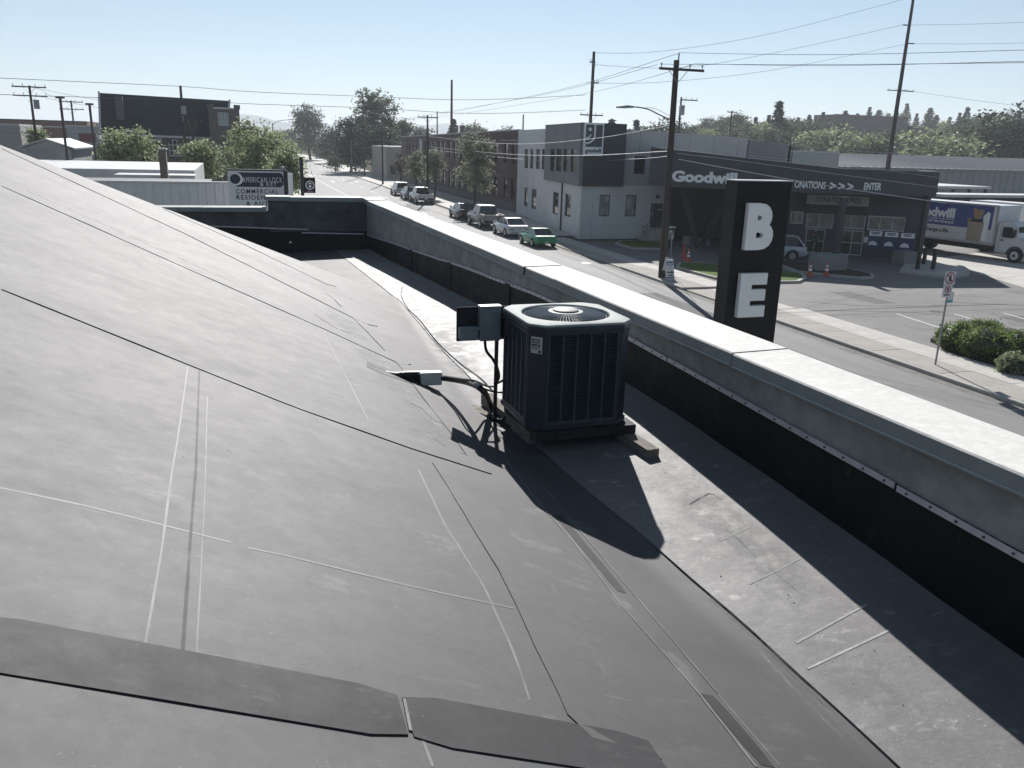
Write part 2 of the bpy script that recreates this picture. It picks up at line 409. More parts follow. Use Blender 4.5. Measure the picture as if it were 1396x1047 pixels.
PX = lambda *l: [RP(u, v) for u, v in l]
# lap edges running up the slope (upper sheet laps the lower one, the edge towards us is in its own shade)
s_a = PX((222, 285), (330, 332), (446, 388))
strip('membrane_lap', m_roof, s_a, .30, .007, side=-1, seed=3)
s_b = PX((2, 203), (250, 318), (498, 442))
strip('membrane_lap', m_roof, s_b, .34, .008, side=-1, seed=4)
s_c = PX((2, 254), (240, 360), (440, 448), (548, 498))
strip('membrane_lap', m_roof, s_c, .34, .007, side=-1, seed=5)
s_d = PX((2, 395), (250, 495), (400, 555), (560, 612), (648, 640))
strip('membrane_lap', m_roof, s_d, .34, .007, side=-1, seed=6)
strip('membrane_lap', m_roof, PX((648, 640), (618, 595), (578, 545), (545, 500), (500, 452), (455, 408)), .16, .007, side=1, seed=8)
# crumpled lap at the foot of the slope and its pale foot
s_e = PX((640, 640), (690, 710), (745, 790), (800, 880), (850, 965), (884, 1026))
strip('membrane_lap', m_roof, s_e, .30, .006, side=1, wob=.008, seed=9)
# wide darker cover strips low on the slope
strip('cover_strip', m_strip, PX((-60, 868), (549, 976)), .26, .0055, seed=11)
strip('cover_strip', m_strip, PX((556, 978), (900, 1036)), .26, .0055, seed=12)
strip('patch', m_roof, PX((830, 935), (880, 1030)), .18, .003, seed=13)
strip('patch', m_strip, PX((500, 497), (540, 512), (582, 525)), .34, .003, seed=15)
strip('patch', m_roof, PX((562, 548), (590, 560), (606, 578)), .22, .003, seed=16)
strip('patch', m_roof, PX((596, 598), (630, 618)), .14, .003, seed=17)
strip('patch', m_roof, PX((435, 430), (470, 452)), .18, .003, seed=18)
strip('patch', m_roof, PX((448, 400), (480, 424)), .12, .003, seed=19)
# paired laps of the sheet beside the gutter
for k, (l, w, mm, hh) in enumerate([
        (PX((690, 628), (734, 685), (783, 741), (847, 826), (948, 941), (1031, 1047)), .014, m_chalk, .0034),
        (PX((745, 668), (791, 724), (850, 794), (978, 946)), .012, m_chalk, .0034),
        (PX((978, 946), (1020, 995), (1063, 1044)), .012, m_chalk, .0012),
        (PX((256, 500), (246, 570), (235, 640), (220, 750), (196, 890)), .008, m_chalk, .0008),
        (PX((272, 500), (267, 640), (258, 760), (249, 896)), .010, m_strip, .0015),
        (PX((283, 540), (278, 700), (268, 900)), .005, m_chalk, .0007),
        (PX((0, 665), (120, 690), (220, 715), (315, 740)), .014, m_chalk, .0007),
        (PX((338, 747), (400, 760), (560, 800), (700, 830)), .016, m_chalk, .0012),
        (PX((441, 455), (470, 510), (508, 585)), .010, m_chalk, .0010),
        (PX((570, 640), (606, 715), (660, 800), (700, 890), (722, 955)), .014, m_chalk, .0007),
        (PX((575, 1005), (590, 1046)), .012, m_chalk, .0008),
        (PX((551, 955), (560, 998)), .010, m_chalk, .006),
        (PX((610, 625), (640, 690)), .014, m_chalk, .0010)]):
    strip('seam_line', mm, l, w, hh, taper=False, wob=.002, seed=30+k)
strip('membrane_lap', m_strip, PX((760, 702), (817, 770), (848, 808)), .075, .0018, seed=21)
strip('membrane_lap', m_strip, PX((964, 948), (1047, 1046)), .085, .0022, seed=22)
# cross laps in the gutter sheet
for k, (a, b) in enumerate([((1085, 880), (1180, 828)), ((1100, 916), (1212, 862)), ((1022, 800), (1090, 765)), ((982, 740), (1020, 722))]):
    strip('gutter_lap', M('pale_dust', (.36, .355, .34), .8, .3, 8., sp=.4), PX(a, b), .014 if k < 2 else .008, .0012, taper=False, seed=50+k)
for k, l in enumerate((((985, 722), (1010, 742), (1030, 762)), ((1045, 776), (1085, 808)), ((940, 690), (968, 674), (983, 684)))):
    strip('gutter_crack', m_dark, PX(*l), .004, .001, taper=False, wob=.012, seed=61+k, step=.05)
# films of dust washed against the laps
def dust_mat():
    mt = bpy.data.materials.new('dust_film'); mt.use_nodes = True; N = mt.node_tree.nodes; L = mt.node_tree.links; p = N['Principled BSDF']
    p.inputs['Base Color'].default_value = (.24, .237, .232, 1); p.inputs['Roughness'].default_value = .75; p.inputs['Specular IOR Level'].default_value = .7
    tc = N.new('ShaderNodeTexCoord'); n1 = N.new('ShaderNodeTexNoise'); n1.inputs['Scale'].default_value = 5; n1.inputs['Detail'].default_value = 9; n1.inputs['Roughness'].default_value = .72
    L.new(tc.outputs['Object'], n1.inputs['Vector']); at = N.new('ShaderNodeAttribute'); at.attribute_name = 'edge'
    m1 = N.new('ShaderNodeMapRange'); m1.inputs[1].default_value = .42; m1.inputs[2].default_value = .68; m1.inputs[3].default_value = 0; m1.inputs[4].default_value = .85; L.new(n1.outputs['Fac'], m1.inputs[0])
    m2 = N.new('ShaderNodeMath'); m2.operation = 'MULTIPLY'; L.new(m1.outputs[0], m2.inputs[0]); L.new(at.outputs['Fac'], m2.inputs[1]); L.new(m2.outputs[0], p.inputs['Alpha']); return mt
m_film = dust_mat()
def film(pts, w, side=0., seed=1):
    q = resample([p[:2] for p in pts], .1); n = len(q); t = np.gradient(q, axis=0); t /= np.linalg.norm(t, axis=1)[:, None]; nn = np.stack([t[:, 1], -t[:, 0]], 1)
    mb = MB(); at = []; m_ = 8
    for i in range(n):
        for j in range(m_+1):
            f = j/m_; p = q[i]+nn[i]*(w*(f-.5+side/2)); mb.v.append(on_roof(p[0], p[1], .0011)); ends = min(1, min(i, n-1-i)/4.)
            ed = math.sin(math.pi*f) if side == 0 else ((1-f) if side > 0 else f)**.8*(1 if 0 < j < m_ else .6); at.append(ed*ends)
    mb.f = [(i*(m_+1)+j, i*(m_+1)+j+1, (i+1)*(m_+1)+j+1, (i+1)*(m_+1)+j) for i in range(n-1) for j in range(m_)]
    o = mb.build('dust_film', m_film, home, kind='stuff'); A = o.data.attributes.new('edge', 'FLOAT', 'POINT'); A.data.foreach_set('value', at)
film(PX((-60, 838), (545, 945)), .30, 0); film(PX((2, 385), (250, 484), (560, 600)), .22, 0); film(PX((560, 560), (660, 690), (760, 850), (850, 1000)), .34, 0)
film(PX((800, 770), (900, 880), (1020, 1010)), .16, 0); film(PX((925, 790), (1010, 865), (1200, 1046)), .16, 0); film(PX((2, 246), (240, 350), (500, 470)), .2, 0); film(PX((620, 640), (700, 790), (800, 960)), .16, 0)
film(PX((560, 958), (880, 1012)), .2, 0); film(PX((450, 420), (540, 520), (640, 620)), .4, 0); film(PX((600, 450), (640, 520)), .5, 0); film(PX((930, 660), (1130, 850)), .5, 0); film(PX((1100, 860), (1300, 1040)), .45, 0)
for k, (u, v) in enumerate(((128, 490), (20, 520), (90, 560), (430, 620), (370, 690), (330, 850), (500, 700), (240, 600), (180, 420), (520, 860))):   # scuffs and boot prints
    P = RP(u, v); film([P, P+np.array([.22*math.cos(k*2.1), .22*math.sin(k*2.1), 0])], .12, 0)
# ---------------------------------------------------------------- parapet along the street
def ywall(ys_, xa, xb, za, zb):                         # closed bar following the parapet
    mb = MB(); mb.loft([[(xa(y), y, za(y)), (xb(y), y, za(y)), (xb(y), y, zb(y)), (xa(y), y, zb(y))] for y in ys_]); return mb
yy = list(np.arange(-8, 25.2, 1.0))+[25.4]
ywall(yy, lambda y: Xin(y)+.05, lambda y: Xout(y)-.05, lambda y: 0., lambda y: 5.10).build('street_wall', m_fasc, home)
def zbar(Y): return float(np.interp(Y, [-8, 3, 4.84, 7.9, 10.7, 14.5, 20.8, 25.2], [4.55, 4.76, 4.82, 4.92, 4.91, 4.75, 4.43, 4.2]))
wy = list(np.arange(-8, 24.9, .4))+[24.95]
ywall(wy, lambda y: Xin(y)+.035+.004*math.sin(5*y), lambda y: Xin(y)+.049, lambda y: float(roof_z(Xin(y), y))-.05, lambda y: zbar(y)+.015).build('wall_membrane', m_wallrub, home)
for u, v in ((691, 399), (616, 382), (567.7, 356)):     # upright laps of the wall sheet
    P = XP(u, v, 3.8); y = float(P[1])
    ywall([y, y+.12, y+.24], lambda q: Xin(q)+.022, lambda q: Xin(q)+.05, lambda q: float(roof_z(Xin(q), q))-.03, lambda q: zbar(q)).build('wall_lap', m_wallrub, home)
bj = [-8, -5, -2, 1, 4, 7.05, 10.0, 13.1, 16.0, 19.2, 22.1, 24.9]
for a, b in zip(bj[:-1], bj[1:]):
    q = list(np.linspace(a+.012, b-.012, 8)); dz = random.uniform(-.008, .008)
    bo = ywall(q, lambda y: Xin(y)+.028, lambda y: Xin(y)+.036, lambda y: zbar(y)-.022+dz, lambda y: zbar(y)+.022+dz).build('termination_bar', m_bar, home)
    sc = MB()
    for y in np.arange(a+.1, b-.05, .2): sc.disc((Xin(y)+.025, y, zbar(y)+dz), .0085, (1, 0, 0), .012, 8)
    sc.build('screw_heads', M('steel_screw', (.12, .12, .13), .4, m=.6), bo, kind='stuff')
# coping pieces: pale upward faces, darker grey-green on the others
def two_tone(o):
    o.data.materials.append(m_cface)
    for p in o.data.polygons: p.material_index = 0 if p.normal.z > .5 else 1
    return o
cj = [-8, -3.2, 1.3, 5.93, 10.02, 11.15, 14.9, 18.6, 22.2]
def cope_ring(xi, xo, y, z, lip=.125, th=.04):
    return [(xi, y, z-lip), (xi-.012, y, z-lip+.004), (xi-.012, y, z-lip+.016), (xi, y, z-lip+.018), (xi, y, z-.012), (xi+.012, y, z), (xo-.012, y, z+.012), (xo, y, z), (xo, y, z-lip), (xo-.025, y, z-lip), (xo-.025, y, z-th), (xi+.025, y, z-th), (xi+.025, y, z-lip)]
for k, (a, b) in enumerate(zip(cj, cj[1:]+[24.55])):
    dz = [0, .003, .0, .004, -.006, .004, -.002, .003, .0][k]; dx = [0, 0, 0, .0, .012, -.01, .0, .006, 0][k]
    q = np.linspace(a+.005, b-.005, max(3, int((b-a)/1.0)))
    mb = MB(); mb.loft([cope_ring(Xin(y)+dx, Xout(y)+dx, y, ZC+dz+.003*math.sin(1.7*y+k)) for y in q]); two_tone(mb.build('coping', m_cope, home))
    jm = MB(); jm.box(Xin(b)+.004, Xout(b)-.004, b-.006, b+.006, ZC-.12, ZC-.004); jm.build('joint_sealant', m_dark, home)
# end wall, stepped: high by the street, low towards the slope
HX = .80
hole = (1.33, 1.41, 3.95, 4.03)
mb = MB(); wall(mb, (HX, YE), (Xin(YE)+.05, YE), 2.0, 5.16, [(hole[0]-HX, hole[1]-HX, hole[2], hole[3])], .42); mb.build('end_wall', m_endwall, home)
mb = MB(); wall(mb, (-2.6, YE), (HX, YE), 2.0, 4.88, [], .42); mb.build('end_wall', m_endwall, home)
mb = MB(); mb.box(-16, -2.6, YE+.1, YE+.42, 0, 4.9); mb.build('gable_wall', m_fasc, home)
def xcope(x0, x1, z, y0=YE-.06, y1=YE+.48):
    ring = lambda x: [(x, p[0], p[2]) for p in cope_ring(y0, y1, 0, z, .12)]
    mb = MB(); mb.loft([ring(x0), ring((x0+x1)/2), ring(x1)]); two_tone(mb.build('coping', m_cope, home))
xcope(HX-.06, 1.40, 5.30); xcope(1.41, 3.50, 5.285); xcope(-2.6, -1.0, 4.995); xcope(-.99, HX-.07, 4.992)
# corner piece turning onto the street side
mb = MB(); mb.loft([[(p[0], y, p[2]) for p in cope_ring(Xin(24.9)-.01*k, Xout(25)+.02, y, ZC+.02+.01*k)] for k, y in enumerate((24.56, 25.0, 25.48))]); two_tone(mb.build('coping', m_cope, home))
# end wall membrane with its bars and the round drain boot
mm_ = MB(); wall(mm_, (HX, YE-.03), (Xin(YE)+.04, YE-.03), 3.4, 4.30, [(hole[0]-HX, hole[1]-HX, hole[2], hole[3])], .028); mm_.build('wall_membrane', m_wallrub, home)
mm_ = MB(); wall(mm_, (-2.4, YE-.03), (HX-.002, YE-.03), 3.4, 4.42, [], .028, ztop=(4.50, 4.42)); mm_.build('wall_membrane', m_wallrub, home)
mb = MB(); mb.obox((.48, YE-.04, 4.42), (1.40, 0, -.055), (0, .006, 0), (0, 0, .016)); mb.build('termination_bar', m_bar, home)
mb = MB(); mb.obox((2.58, YE-.04, 4.25), (.90, 0, -.025), (0, .006, 0), (0, 0, .016)); mb.build('termination_bar', m_bar, home)
dr = MB(); n = 20
dr.loft([[(1.37+rr*math.cos(2*math.pi*k/n), yv, 3.99+rr*math.sin(2*math.pi*k/n)) for k in range(n)] for rr, yv in ((.135, YE-.033), (.13, YE-.045), (.075, YE-.06), (.058, YE-.055), (.056, YE-.03))], cap=False)
dr.build('drain_boot', m_wallrub, home)
# outer walls down to the street
mb = MB(); mb.box(-16, -15.6, -8, YE+.4, 0, 6.2); mb.build('back_wall', m_fasc, home)

# chips, leaves and grit blown onto the membrane
gr_ = MB(); rsg = random.Random(9)
for k in range(200):
    y = rsg.uniform(2.2, 20); x = rsg.uniform(-2.5, 3.7) if k % 3 == 0 else rsg.uniform(2.75, 3.75)
    if x > Xin(y)-.05: continue
    p = np.array(on_roof(x, y, .002)); s_ = rsg.uniform(.002, .0055)*(1.6 if rsg.random() < .1 else 1); t = rsg.uniform(0, 3.1); e_ = np.array([math.cos(t), math.sin(t), 0])*s_; f_ = np.array([-math.sin(t), math.cos(t), 0])*s_*rsg.uniform(.4, 1)
    gr_.obox(p+(0, 0, s_*.2), e_, f_, (0, 0, s_*.25))
gro = gr_.build('roof_grit', M('grit', (.30, .28, .25), .9, .6, 40.)); tag(gro, kind='stuff')

# ================================================================== AIR CONDITIONER
m_slat = M('louvre_slat', (.055, .07, .085), .45, .1, 6., sp=.4)
m_acd = M('slate_steel', (.034, .044, .055), .42, .12, 6., .06, 80, .4)
m_act = M('pale_lid', (.33, .36, .345), .7, .10, 6., sp=.15)
m_acb = M('coil_black', (.006, .007, .008), .7)
m_wire = M('guard_wire', (.42, .43, .43), .5)
m_lab = M('label_white', (.6, .6, .58), .6); m_ink = M('print_black', (.015, .015, .018), .7)
AX0, AX1, AY0, AY1, AZ0, AZ1 = 2.29, 3.235, 6.37, 7.30, 4.50, 5.45
ACX, ACY = (AX0+AX1)/2, (AY0+AY1)/2
ac = thing('air_conditioner', 'dark slate condenser unit with a round fan grille on the rubber roof', 'air conditioner', (ACX, ACY, AZ0))
CH = .115
hx, hy = (AX1-AX0)/2, (AY1-AY0)/2
def octo(i=0., ch=CH): 
    a, b = hx-i, hy-i
    return [(-a+ch, -b), (a-ch, -b), (a, -b+ch), (a, b-ch), (a-ch, b), (-a+ch, b), (-a, b-ch), (-a, -b+ch)]
def olift(poly, z): return [(ACX+x, ACY+y, z) for x, y in poly]
mb = MB(); mb.loft([olift(octo(.0), AZ0), olift(octo(-.012), AZ0+.01), olift(octo(-.012), AZ0+.05), olift(octo(.0), AZ0+.055)]); mb.build('base_pan', m_acd, ac)
mb = MB(); mb.loft([olift(octo(.05, CH-.01), AZ0+.05), olift(octo(.05, CH-.01), AZ1-.12)]); mb.build('coil', m_acb, ac)
oc = octo()
for k in range(4):                                        # chamfered corner posts
    a, b = [np.array(oc[i]) for i in ((7, 0), (1, 2), (3, 4), (5, 6))[k]]
    c = (a+b)/2; q = c/np.linalg.norm(c)
    e0, e1 = [(np.array(oc[i])) for i in ((6, 1), (0, 3), (2, 5), (4, 7))[k]]
    ta = (e0-a)/np.linalg.norm(e0-a)*.03; tb = (e1-b)/np.linalg.norm(e1-b)*.03
    poly = [a+ta, a, b, b+tb, b+tb-q*.02, b-q*.02, a-q*.02, a+ta-q*.02]
    mb = MB(); mb.loft([[(ACX+p[0], ACY+p[1], z) for p in poly] for z in (AZ0+.052, AZ1-.07)]); mb.build('corner_post', m_acd, ac)
def louver(a, b):                                          # one louvred side between two corner posts
    a = np.array([*a, 0.]); b = np.array([*b, 0.]); e = b-a; L = np.linalg.norm(e); e /= L; n = np.array([e[1], -e[0], 0.])
    o = np.array([ACX, ACY, 0])+a; mb = MB(); z0, z1 = AZ0+.075, AZ1-.10; ncol = 5; rib = .014; s0, s1 = .035, L-.035
    for i in range(ncol+1):
        s = s0+(s1-s0)*i/ncol
        mb.obox(o+e*s+n*.001+np.array([0, 0, (z0+z1)/2]), e*rib/2, -n*.006, (0, 0, (z1-z0)/2))
    for zc in (z0-.012, z1+.015): mb.obox(o+e*(s0+s1)/2+np.array([0, 0, zc]), e*((s1-s0)/2+.011), -n*.006, (0, 0, .015))
    nr = 36
    for i in range(ncol):
        c0 = s0+(s1-s0)*i/ncol+rib/2; c1 = s0+(s1-s0)*(i+1)/ncol-rib/2
        for r_ in range(nr):
            z = z0+(z1-z0)*(r_+.5)/nr; dz = (z1-z0)/nr
            A = [o+e*s+n*d+np.array([0, 0, zz]) for s in (c0, c1) for d, zz in ((.006, z-dz*.30), (-.012, z+dz*.10), (-.014, z-dz*.02), (.002, z-dz*.44))]
            mb.loft([A[:4], A[4:]])
    mb.build('louvre_panel', m_slat, ac, kind='stuff')
for i, j in ((0, 1), (2, 3), (4, 5), (6, 7)): louver(oc[i], oc[j])
# lid: rounded square with the round opening, skirt
n = 96; FR = .395
def lid_out(i, z, k=8.):
    pts = []
    for q in range(n):
        t = 2*math.pi*q/n; cx, sy = math.cos(t), math.sin(t)
        rr = min(1/max(abs(cx)/(hx+i), abs(sy)/(hy+i)), ((hx+hy)+2*i-.12)/(abs(cx)+abs(sy)))
        r2 = 1/((abs(cx)/(hx+i))**k+(abs(sy)/(hy+i))**k)**(1/k); rr = min(rr, r2*1.02)
        pts.append((ACX+rr*cx, ACY+rr*sy, z))
    return pts
circ = lambda r_, z: [(ACX+r_*math.cos(2*math.pi*q/n), ACY+r_*math.sin(2*math.pi*q/n), z) for q in range(n)]
mb = MB(); mb.loft([lid_out(-.005, AZ1-.085), lid_out(.012, AZ1-.08), lid_out(.014, AZ1-.022), lid_out(.008, AZ1-.006), lid_out(-.015, AZ1), circ(FR+.035, AZ1+.004), circ(FR+.01, AZ1), circ(FR, AZ1-.015), circ(FR, AZ1-.12)], cap=False)
lo_ = mb.build('lid', m_act, ac, smooth=True); lo_.data.materials.append(m_acd)
for p in lo_.data.polygons: p.material_index = 0 if (p.normal.z > .35 or p.center.z > AZ1-AZ0-.02) else 1
mb = MB()
for z in (AZ1-.062, AZ1-.10): mb.loft([lid_out(.013, z), lid_out(.016, z+.004), lid_out(.016, z+.012), lid_out(.013, z+.016)], cap=False)
mb.build('lid_skirt', m_acd, ac)
gd = MB()
for q in range(72):
    t = 2*math.pi*q/72; c, s = math.cos(t), math.sin(t)
    gd.tube([(ACX+rr*c, ACY+rr*s, z) for rr, z in ((.11, AZ1+.012), (.24, AZ1+.006), (.34, AZ1-.006), (FR+.004, AZ1-.03))], .0045, 4)
for rr, z in ((.16, AZ1+.010), (.375, AZ1-.02)): gd.tube([(ACX+rr*math.cos(2*math.pi*q/40), ACY+rr*math.sin(2*math.pi*q/40), z) for q in range(41)], .0028, 5, cap=False)
gd.build('fan_guard', m_wire, ac, kind='stuff')
mb = MB(); mb.loft([circ(.155, AZ1+.010), circ(.158, AZ1+.016), circ(.12, AZ1+.02), circ(.118, AZ1+.03), circ(.105, AZ1+.036)]); mb.build('motor_cap', M('hub_grey', (.20, .21, .205), .6, .1, 6., sp=.2), ac, smooth=True)
fb = MB()
for q in range(4):
    t = q*math.pi/2+.3; rad = np.array([math.cos(t), math.sin(t), 0]); tg = np.array([-math.sin(t), math.cos(t), 0])
    rings = []
    for rr, w, tw in ((.07, .06, .5), (.2, .13, .38), (.35, .16, .28)):
        c = np.array([ACX, ACY, AZ1-.14])+rad*rr; d = tg*math.cos(tw)+np.array([0, 0, math.sin(tw)]); u = np.cross(rad, d)
        rings.append([c-d*w+u*.002, c+d*w+u*.002, c+d*w-u*.002, c-d*w-u*.002])
    fb.loft(rings)
fb.build('fan', M('fan_grey', (.08, .08, .085), .5), ac)
# rating plate on the front left corner post
pa, pb = np.array([*oc[7], 0.])+(ACX, ACY, 0), np.array([*oc[0], 0.])+(ACX, ACY, 0)
e = (pb-pa)/np.linalg.norm(pb-pa); nn_ = np.array([e[1], -e[0], 0.])
lw, lz0, lz1 = .105, AZ1-.26, AZ1-.115
o0 = (pa+pb)/2-e*lw/2+nn_*.004
mb = MB(); mb.obox(o0+e*lw/2+(0, 0, (lz0+lz1)/2), e*lw/2, -nn_*.002, (0, 0, (lz1-lz0)/2)); pl = mb.build('rating_plate', m_lab, ac)
mb = MB()
for r_, (zz, hh) in enumerate(((.118, .016), (.096, .012), (.072, .02), (.052, .006), (.040, .006))):
    xs_ = [.008]
    rs = random.Random(r_)
    while xs_[-1] < lw-.02:
        w = rs.uniform(.006, .016); mb.obox(o0+e*(xs_[-1]+w/2)+nn_*.003+(0, 0, lz0+zz), e*w/2, -nn_*.001, (0, 0, hh/2)); xs_.append(xs_[-1]+w+.005)
mb.disc(o0+e*(lw-.022)+nn_*.003+(0, 0, lz0+.018), .012, nn_, .003, 14)
mb.build('plate_print', m_ink, pl)

# ---------------------------------------------------------------- timbers under it
m_wood = M('weathered_wood', (.24, .22, .19), .85, .4, 9., .5, 30, .2, stretch=(6, 1, 6))
def timber(label, a, b, w, h, z0, z1):
    a = np.array(a, float); b = np.array(b, float); e = (b-a)/np.linalg.norm(b-a); s_ = np.array([e[1], -e[0], 0.])*w/2
    mb = MB(); rings = []
    for t in np.linspace(0, 1, 9):
        c = a+(b-a)*t; zb = z0+(z1-z0)*t; j = [random.uniform(-.004, .004) for _ in range(4)]
        rings.append([(*(c-s_*(1+j[0]*8))[:2], zb), (*(c+s_*(1+j[1]*8))[:2], zb), (*(c+s_)[:2], zb+h+j[2]), (*(c-s_)[:2], zb+h+j[3])])
    mb.loft(rings); return mb.top('wood_sleeper', m_wood, label, 'timber')
timber('weathered grey timber sticking out towards the parapet from under the condenser', (3.12, 7.25, 0), (3.30, 5.98, 0), .12, .10, 4.355, 4.29)
timber('weathered timber under the condenser on the side of the electrical post', (2.30, 7.75, 0), (2.43, 6.60, 0), .12, .11, 4.33, 4.30)
timber('short splintered timber offcut lying beside the electrical post', (2.10, 7.70, 0), (2.24, 7.36, 0), .12, .03, 4.315, 4.315)
for x0_, y0_ in ((2.42, 6.40), (3.14, 6.40), (2.42, 7.2), (3.14, 7.2)): mb = MB(); mb.box(x0_, x0_+.16, y0_, y0_+.14, AZ0-.12, AZ0-.002); mb.build('support_block', M('rubber_block', (.03, .03, .03), .8), ac)
mb = MB(); mb.box(2.34, 3.30, 6.34, 6.40, AZ0-.085, AZ0-.003); mb.build('support_rail', M('shadow_dark_rail', (.03, .029, .028), .8, .4, 20.), ac)  # rail colour darkened to stand in for the shadow beneath the unit
mb = MB(); mb.box(2.34, 3.30, 7.2, 7.28, AZ0-.085, AZ0-.003); mb.build('support_rail', M('shadow_dark_rail', (.05, .048, .046), .8, .4, 20.), ac)

# ---------------------------------------------------------------- electrical post
m_gal = M('grey_enamel', (.20, .23, .25), .45, .12, 8., sp=.45)
m_ply = M('dark_plywood', (.035, .035, .038), .85, .4, 7., .3, 30, .2, stretch=(1, 1, 6))
EY = 7.28
pz = float(roof_z(2.24, EY))
ep = thing('electrical_post', 'pipe post carrying a dark board with grey electrical boxes beside the condenser', 'electrical post', (2.26, EY, pz))
def eb(u0, v0, u1, v1, y): 
    A = YP(u0, v0, y); B = YP(u1, v1, y); return A[0], B[0], B[2], A[2]
x0, x1, z0, z1 = eb(622.5, 419, 690, 462, EY+.02); mb = MB(); mb.bbox(x0, x1+.02, EY+.012, EY+.03, z0+.0, z1, .004); mb.build('back_board', m_ply, ep)
x0, x1, z0, z1 = eb(655, 420, 682, 464, EY-.08); mb = MB(); mb.bbox(x0, x1, EY-.09, EY+.011, z0, z1, .006); bxo = mb.build('disconnect_box', m_gal, ep)
mb = MB(); mb.bbox(x0-.006, x1+.006, EY-.10, EY+.0, z1, z1+.018, .004); mb.build('hood', m_gal, bxo)
mb = MB(); mb.bbox(x0+.02, x1-.02, EY-.097, EY-.091, z0+.03, z1-.03, .002); mb.build('cover', m_gal, bxo)
x0b, x1b, z0b, z1b = eb(627, 447, 653, 464, EY-.07); mb = MB(); mb.bbox(x0b, x1b, EY-.08, EY+.011, z0b, z1b, .02); oo = mb.build('outlet_box', m_gal, ep)
mb = MB(); mb.bbox(x0b-.004, x1b+.004, EY-.085, EY-.03, z1b-.03, z1b+.004, .006); mb.build('flip_cover', m_gal, oo)
px_ = YP(675.5, 500, EY)[0]
mb = MB(); mb.tube([(px_, EY-.02, z0-.01), (px_, EY-.015, pz-.01)], .019, 10); mb.build('pipe', M('dark_conduit', (.03, .034, .038), .5), ep, smooth=True)
mb = MB(); mb.disc((px_, EY-.015, pz+.012), .05, (0, 0, 1), .03, 12); mb.build('pipe_flange', m_dark, ep)
m_cable = M('black_cable', (.012, .013, .015), .5)
def cpts(*l): return [YP(u, v, y) for u, v, y in l]
def smooth_pts(p, n=24):
    p = np.array(p); t = np.linspace(0, len(p)-1, n); i = np.clip(t.astype(int), 0, len(p)-2); f = (t-i)[:, None]
    g = lambda k: p[np.clip(k, 0, len(p)-1)]
    a, b, c, d = g(i-1), g(i), g(i+1), g(i+2)
    return .5*((2*b)+(c-a)*f+(2*a-5*b+4*c-d)*f**2+(3*b-a-3*c+d)*f**3)
mb = MB(); mb.tube(smooth_pts(cpts((661, 463, EY-.05), (663, 478, EY-.05), (672, 490, EY-.05), (678, 502, EY-.06), (680, 515, EY-.05), (674, 524, EY-.03))), .014, 8); mb.build('flexible_conduit', m_cable, ep, smooth=True)
mb = MB(); mb.tube(smooth_pts(cpts((674, 524, EY-.03), (683, 520, EY-.02), (691, 515, EY-.0), (697, 512, EY))), .012, 8); mb.build('flexible_conduit', m_cable, ep, smooth=True)

# ---------------------------------------------------------------- pipe hood in the roof, refrigerant lines
hb = RP(556, 517); hy_ = float(hb[1])
hd = thing('pipe_hood', 'white metal pipe hood with a black tarred boot lying on the roof slope', 'roof vent', tuple(hb))
ha = np.array(YP(566, 516, hy_)); hbb = np.array(YP(601, 514.5, hy_)); e = (hbb-ha); Lh = np.linalg.norm(e); e /= Lh
up_ = np.array([-e[2], 0, e[0]]); sd_ = np.array([0, 1., 0])
mb = MB(); hh = .066
mb.loft([[c+sd_*a+up_*b for a, b in ((-.05, -hh), (.05, -hh), (.05, hh-.01), (.04, hh), (-.04, hh), (-.05, hh-.01))] for c in (ha-e*.02, ha+e*Lh*.5, hbb)]); mb.build('hood', M('white_sheet', (.6, .61, .6), .4, .08, 8.), hd)
mb = MB(); rs = random.Random(4)
rings = []
for t, k in ((-.30, .55), (-.2, 1.0), (-.1, 1.1), (0, 1.08), (.045, 1.04)):
    c = ha+e*t; g0 = float(roof_z(c[0], c[1]))
    rings.append([np.array([c[0]+rs.uniform(-.008, .008), c[1]+a*k, max(g0+.004, c[2]+b*k) if b > 0 else min(c[2]+b*k, g0-.01) if t < -.05 else c[2]+b*k]) for a, b in ((-.056, -hh*1.1), (.056, -hh*1.1), (.06, hh*.6), (.03, hh*1.08), (-.03, hh*1.08), (-.06, hh*.6))])
mb.loft(rings); mb.build('boot', M('tar', (.006, .006, .007), .55, b=.6, bs=30), hd)
mb = MB(); mb.disc(hbb+e*.004, .03, e, .03, 10); mb.build('tar_plug', m_dark, hd)
def line(name, label, pts, r_, n=30, cat='cable'):
    mb = MB(); mb.tube(smooth_pts(pts, n), r_, 8); return mb.top(name, m_cable, label, cat, smooth=True)
z_ = hy_
line('refrigerant_line', 'thick black insulated pipe running from the white hood down under the condenser', cpts((601, 515, z_), (622, 518, z_-.3), (643, 523, z_-.8), (658, 532, z_-1.2), (667, 548, EY+.15), (674, 565, EY+.08), (684, 574, 7.2), (700, 584, 7.0), (725, 594, 6.7)), .030)
line('control_cable', 'thin black cable from the white hood to the post beside the condenser', cpts((602, 513, z_), (622, 516, z_-.4), (645, 519, z_-.9), (663, 526, EY+.3), (674, 527, EY+.02)), .011)
line('control_cable', 'thin black cable looping from the insulated pipe into the condenser side', cpts((640, 522, z_-.8), (656, 529, z_-1.2), (674, 534, EY+.04), (690, 535, EY-.05), (697, 534, 7.1)), .010)
line('control_cable', 'black cable loop hanging low between the post and the condenser base', cpts((668, 560, EY+.1), (679, 572, EY-.12), (689, 568, EY-.14), (694, 553, EY-.05), (697, 550, EY-.08)), .010)
line('control_cable', 'pale thin wire lying loosely across the gutter towards the condenser', [on_roof(*RP(u, v)[:2], .010) for u, v in ((549, 392), (547, 404), (556, 422), (572, 438), (598, 470), (628, 498), (655, 518), (676, 540))], .006, 40)

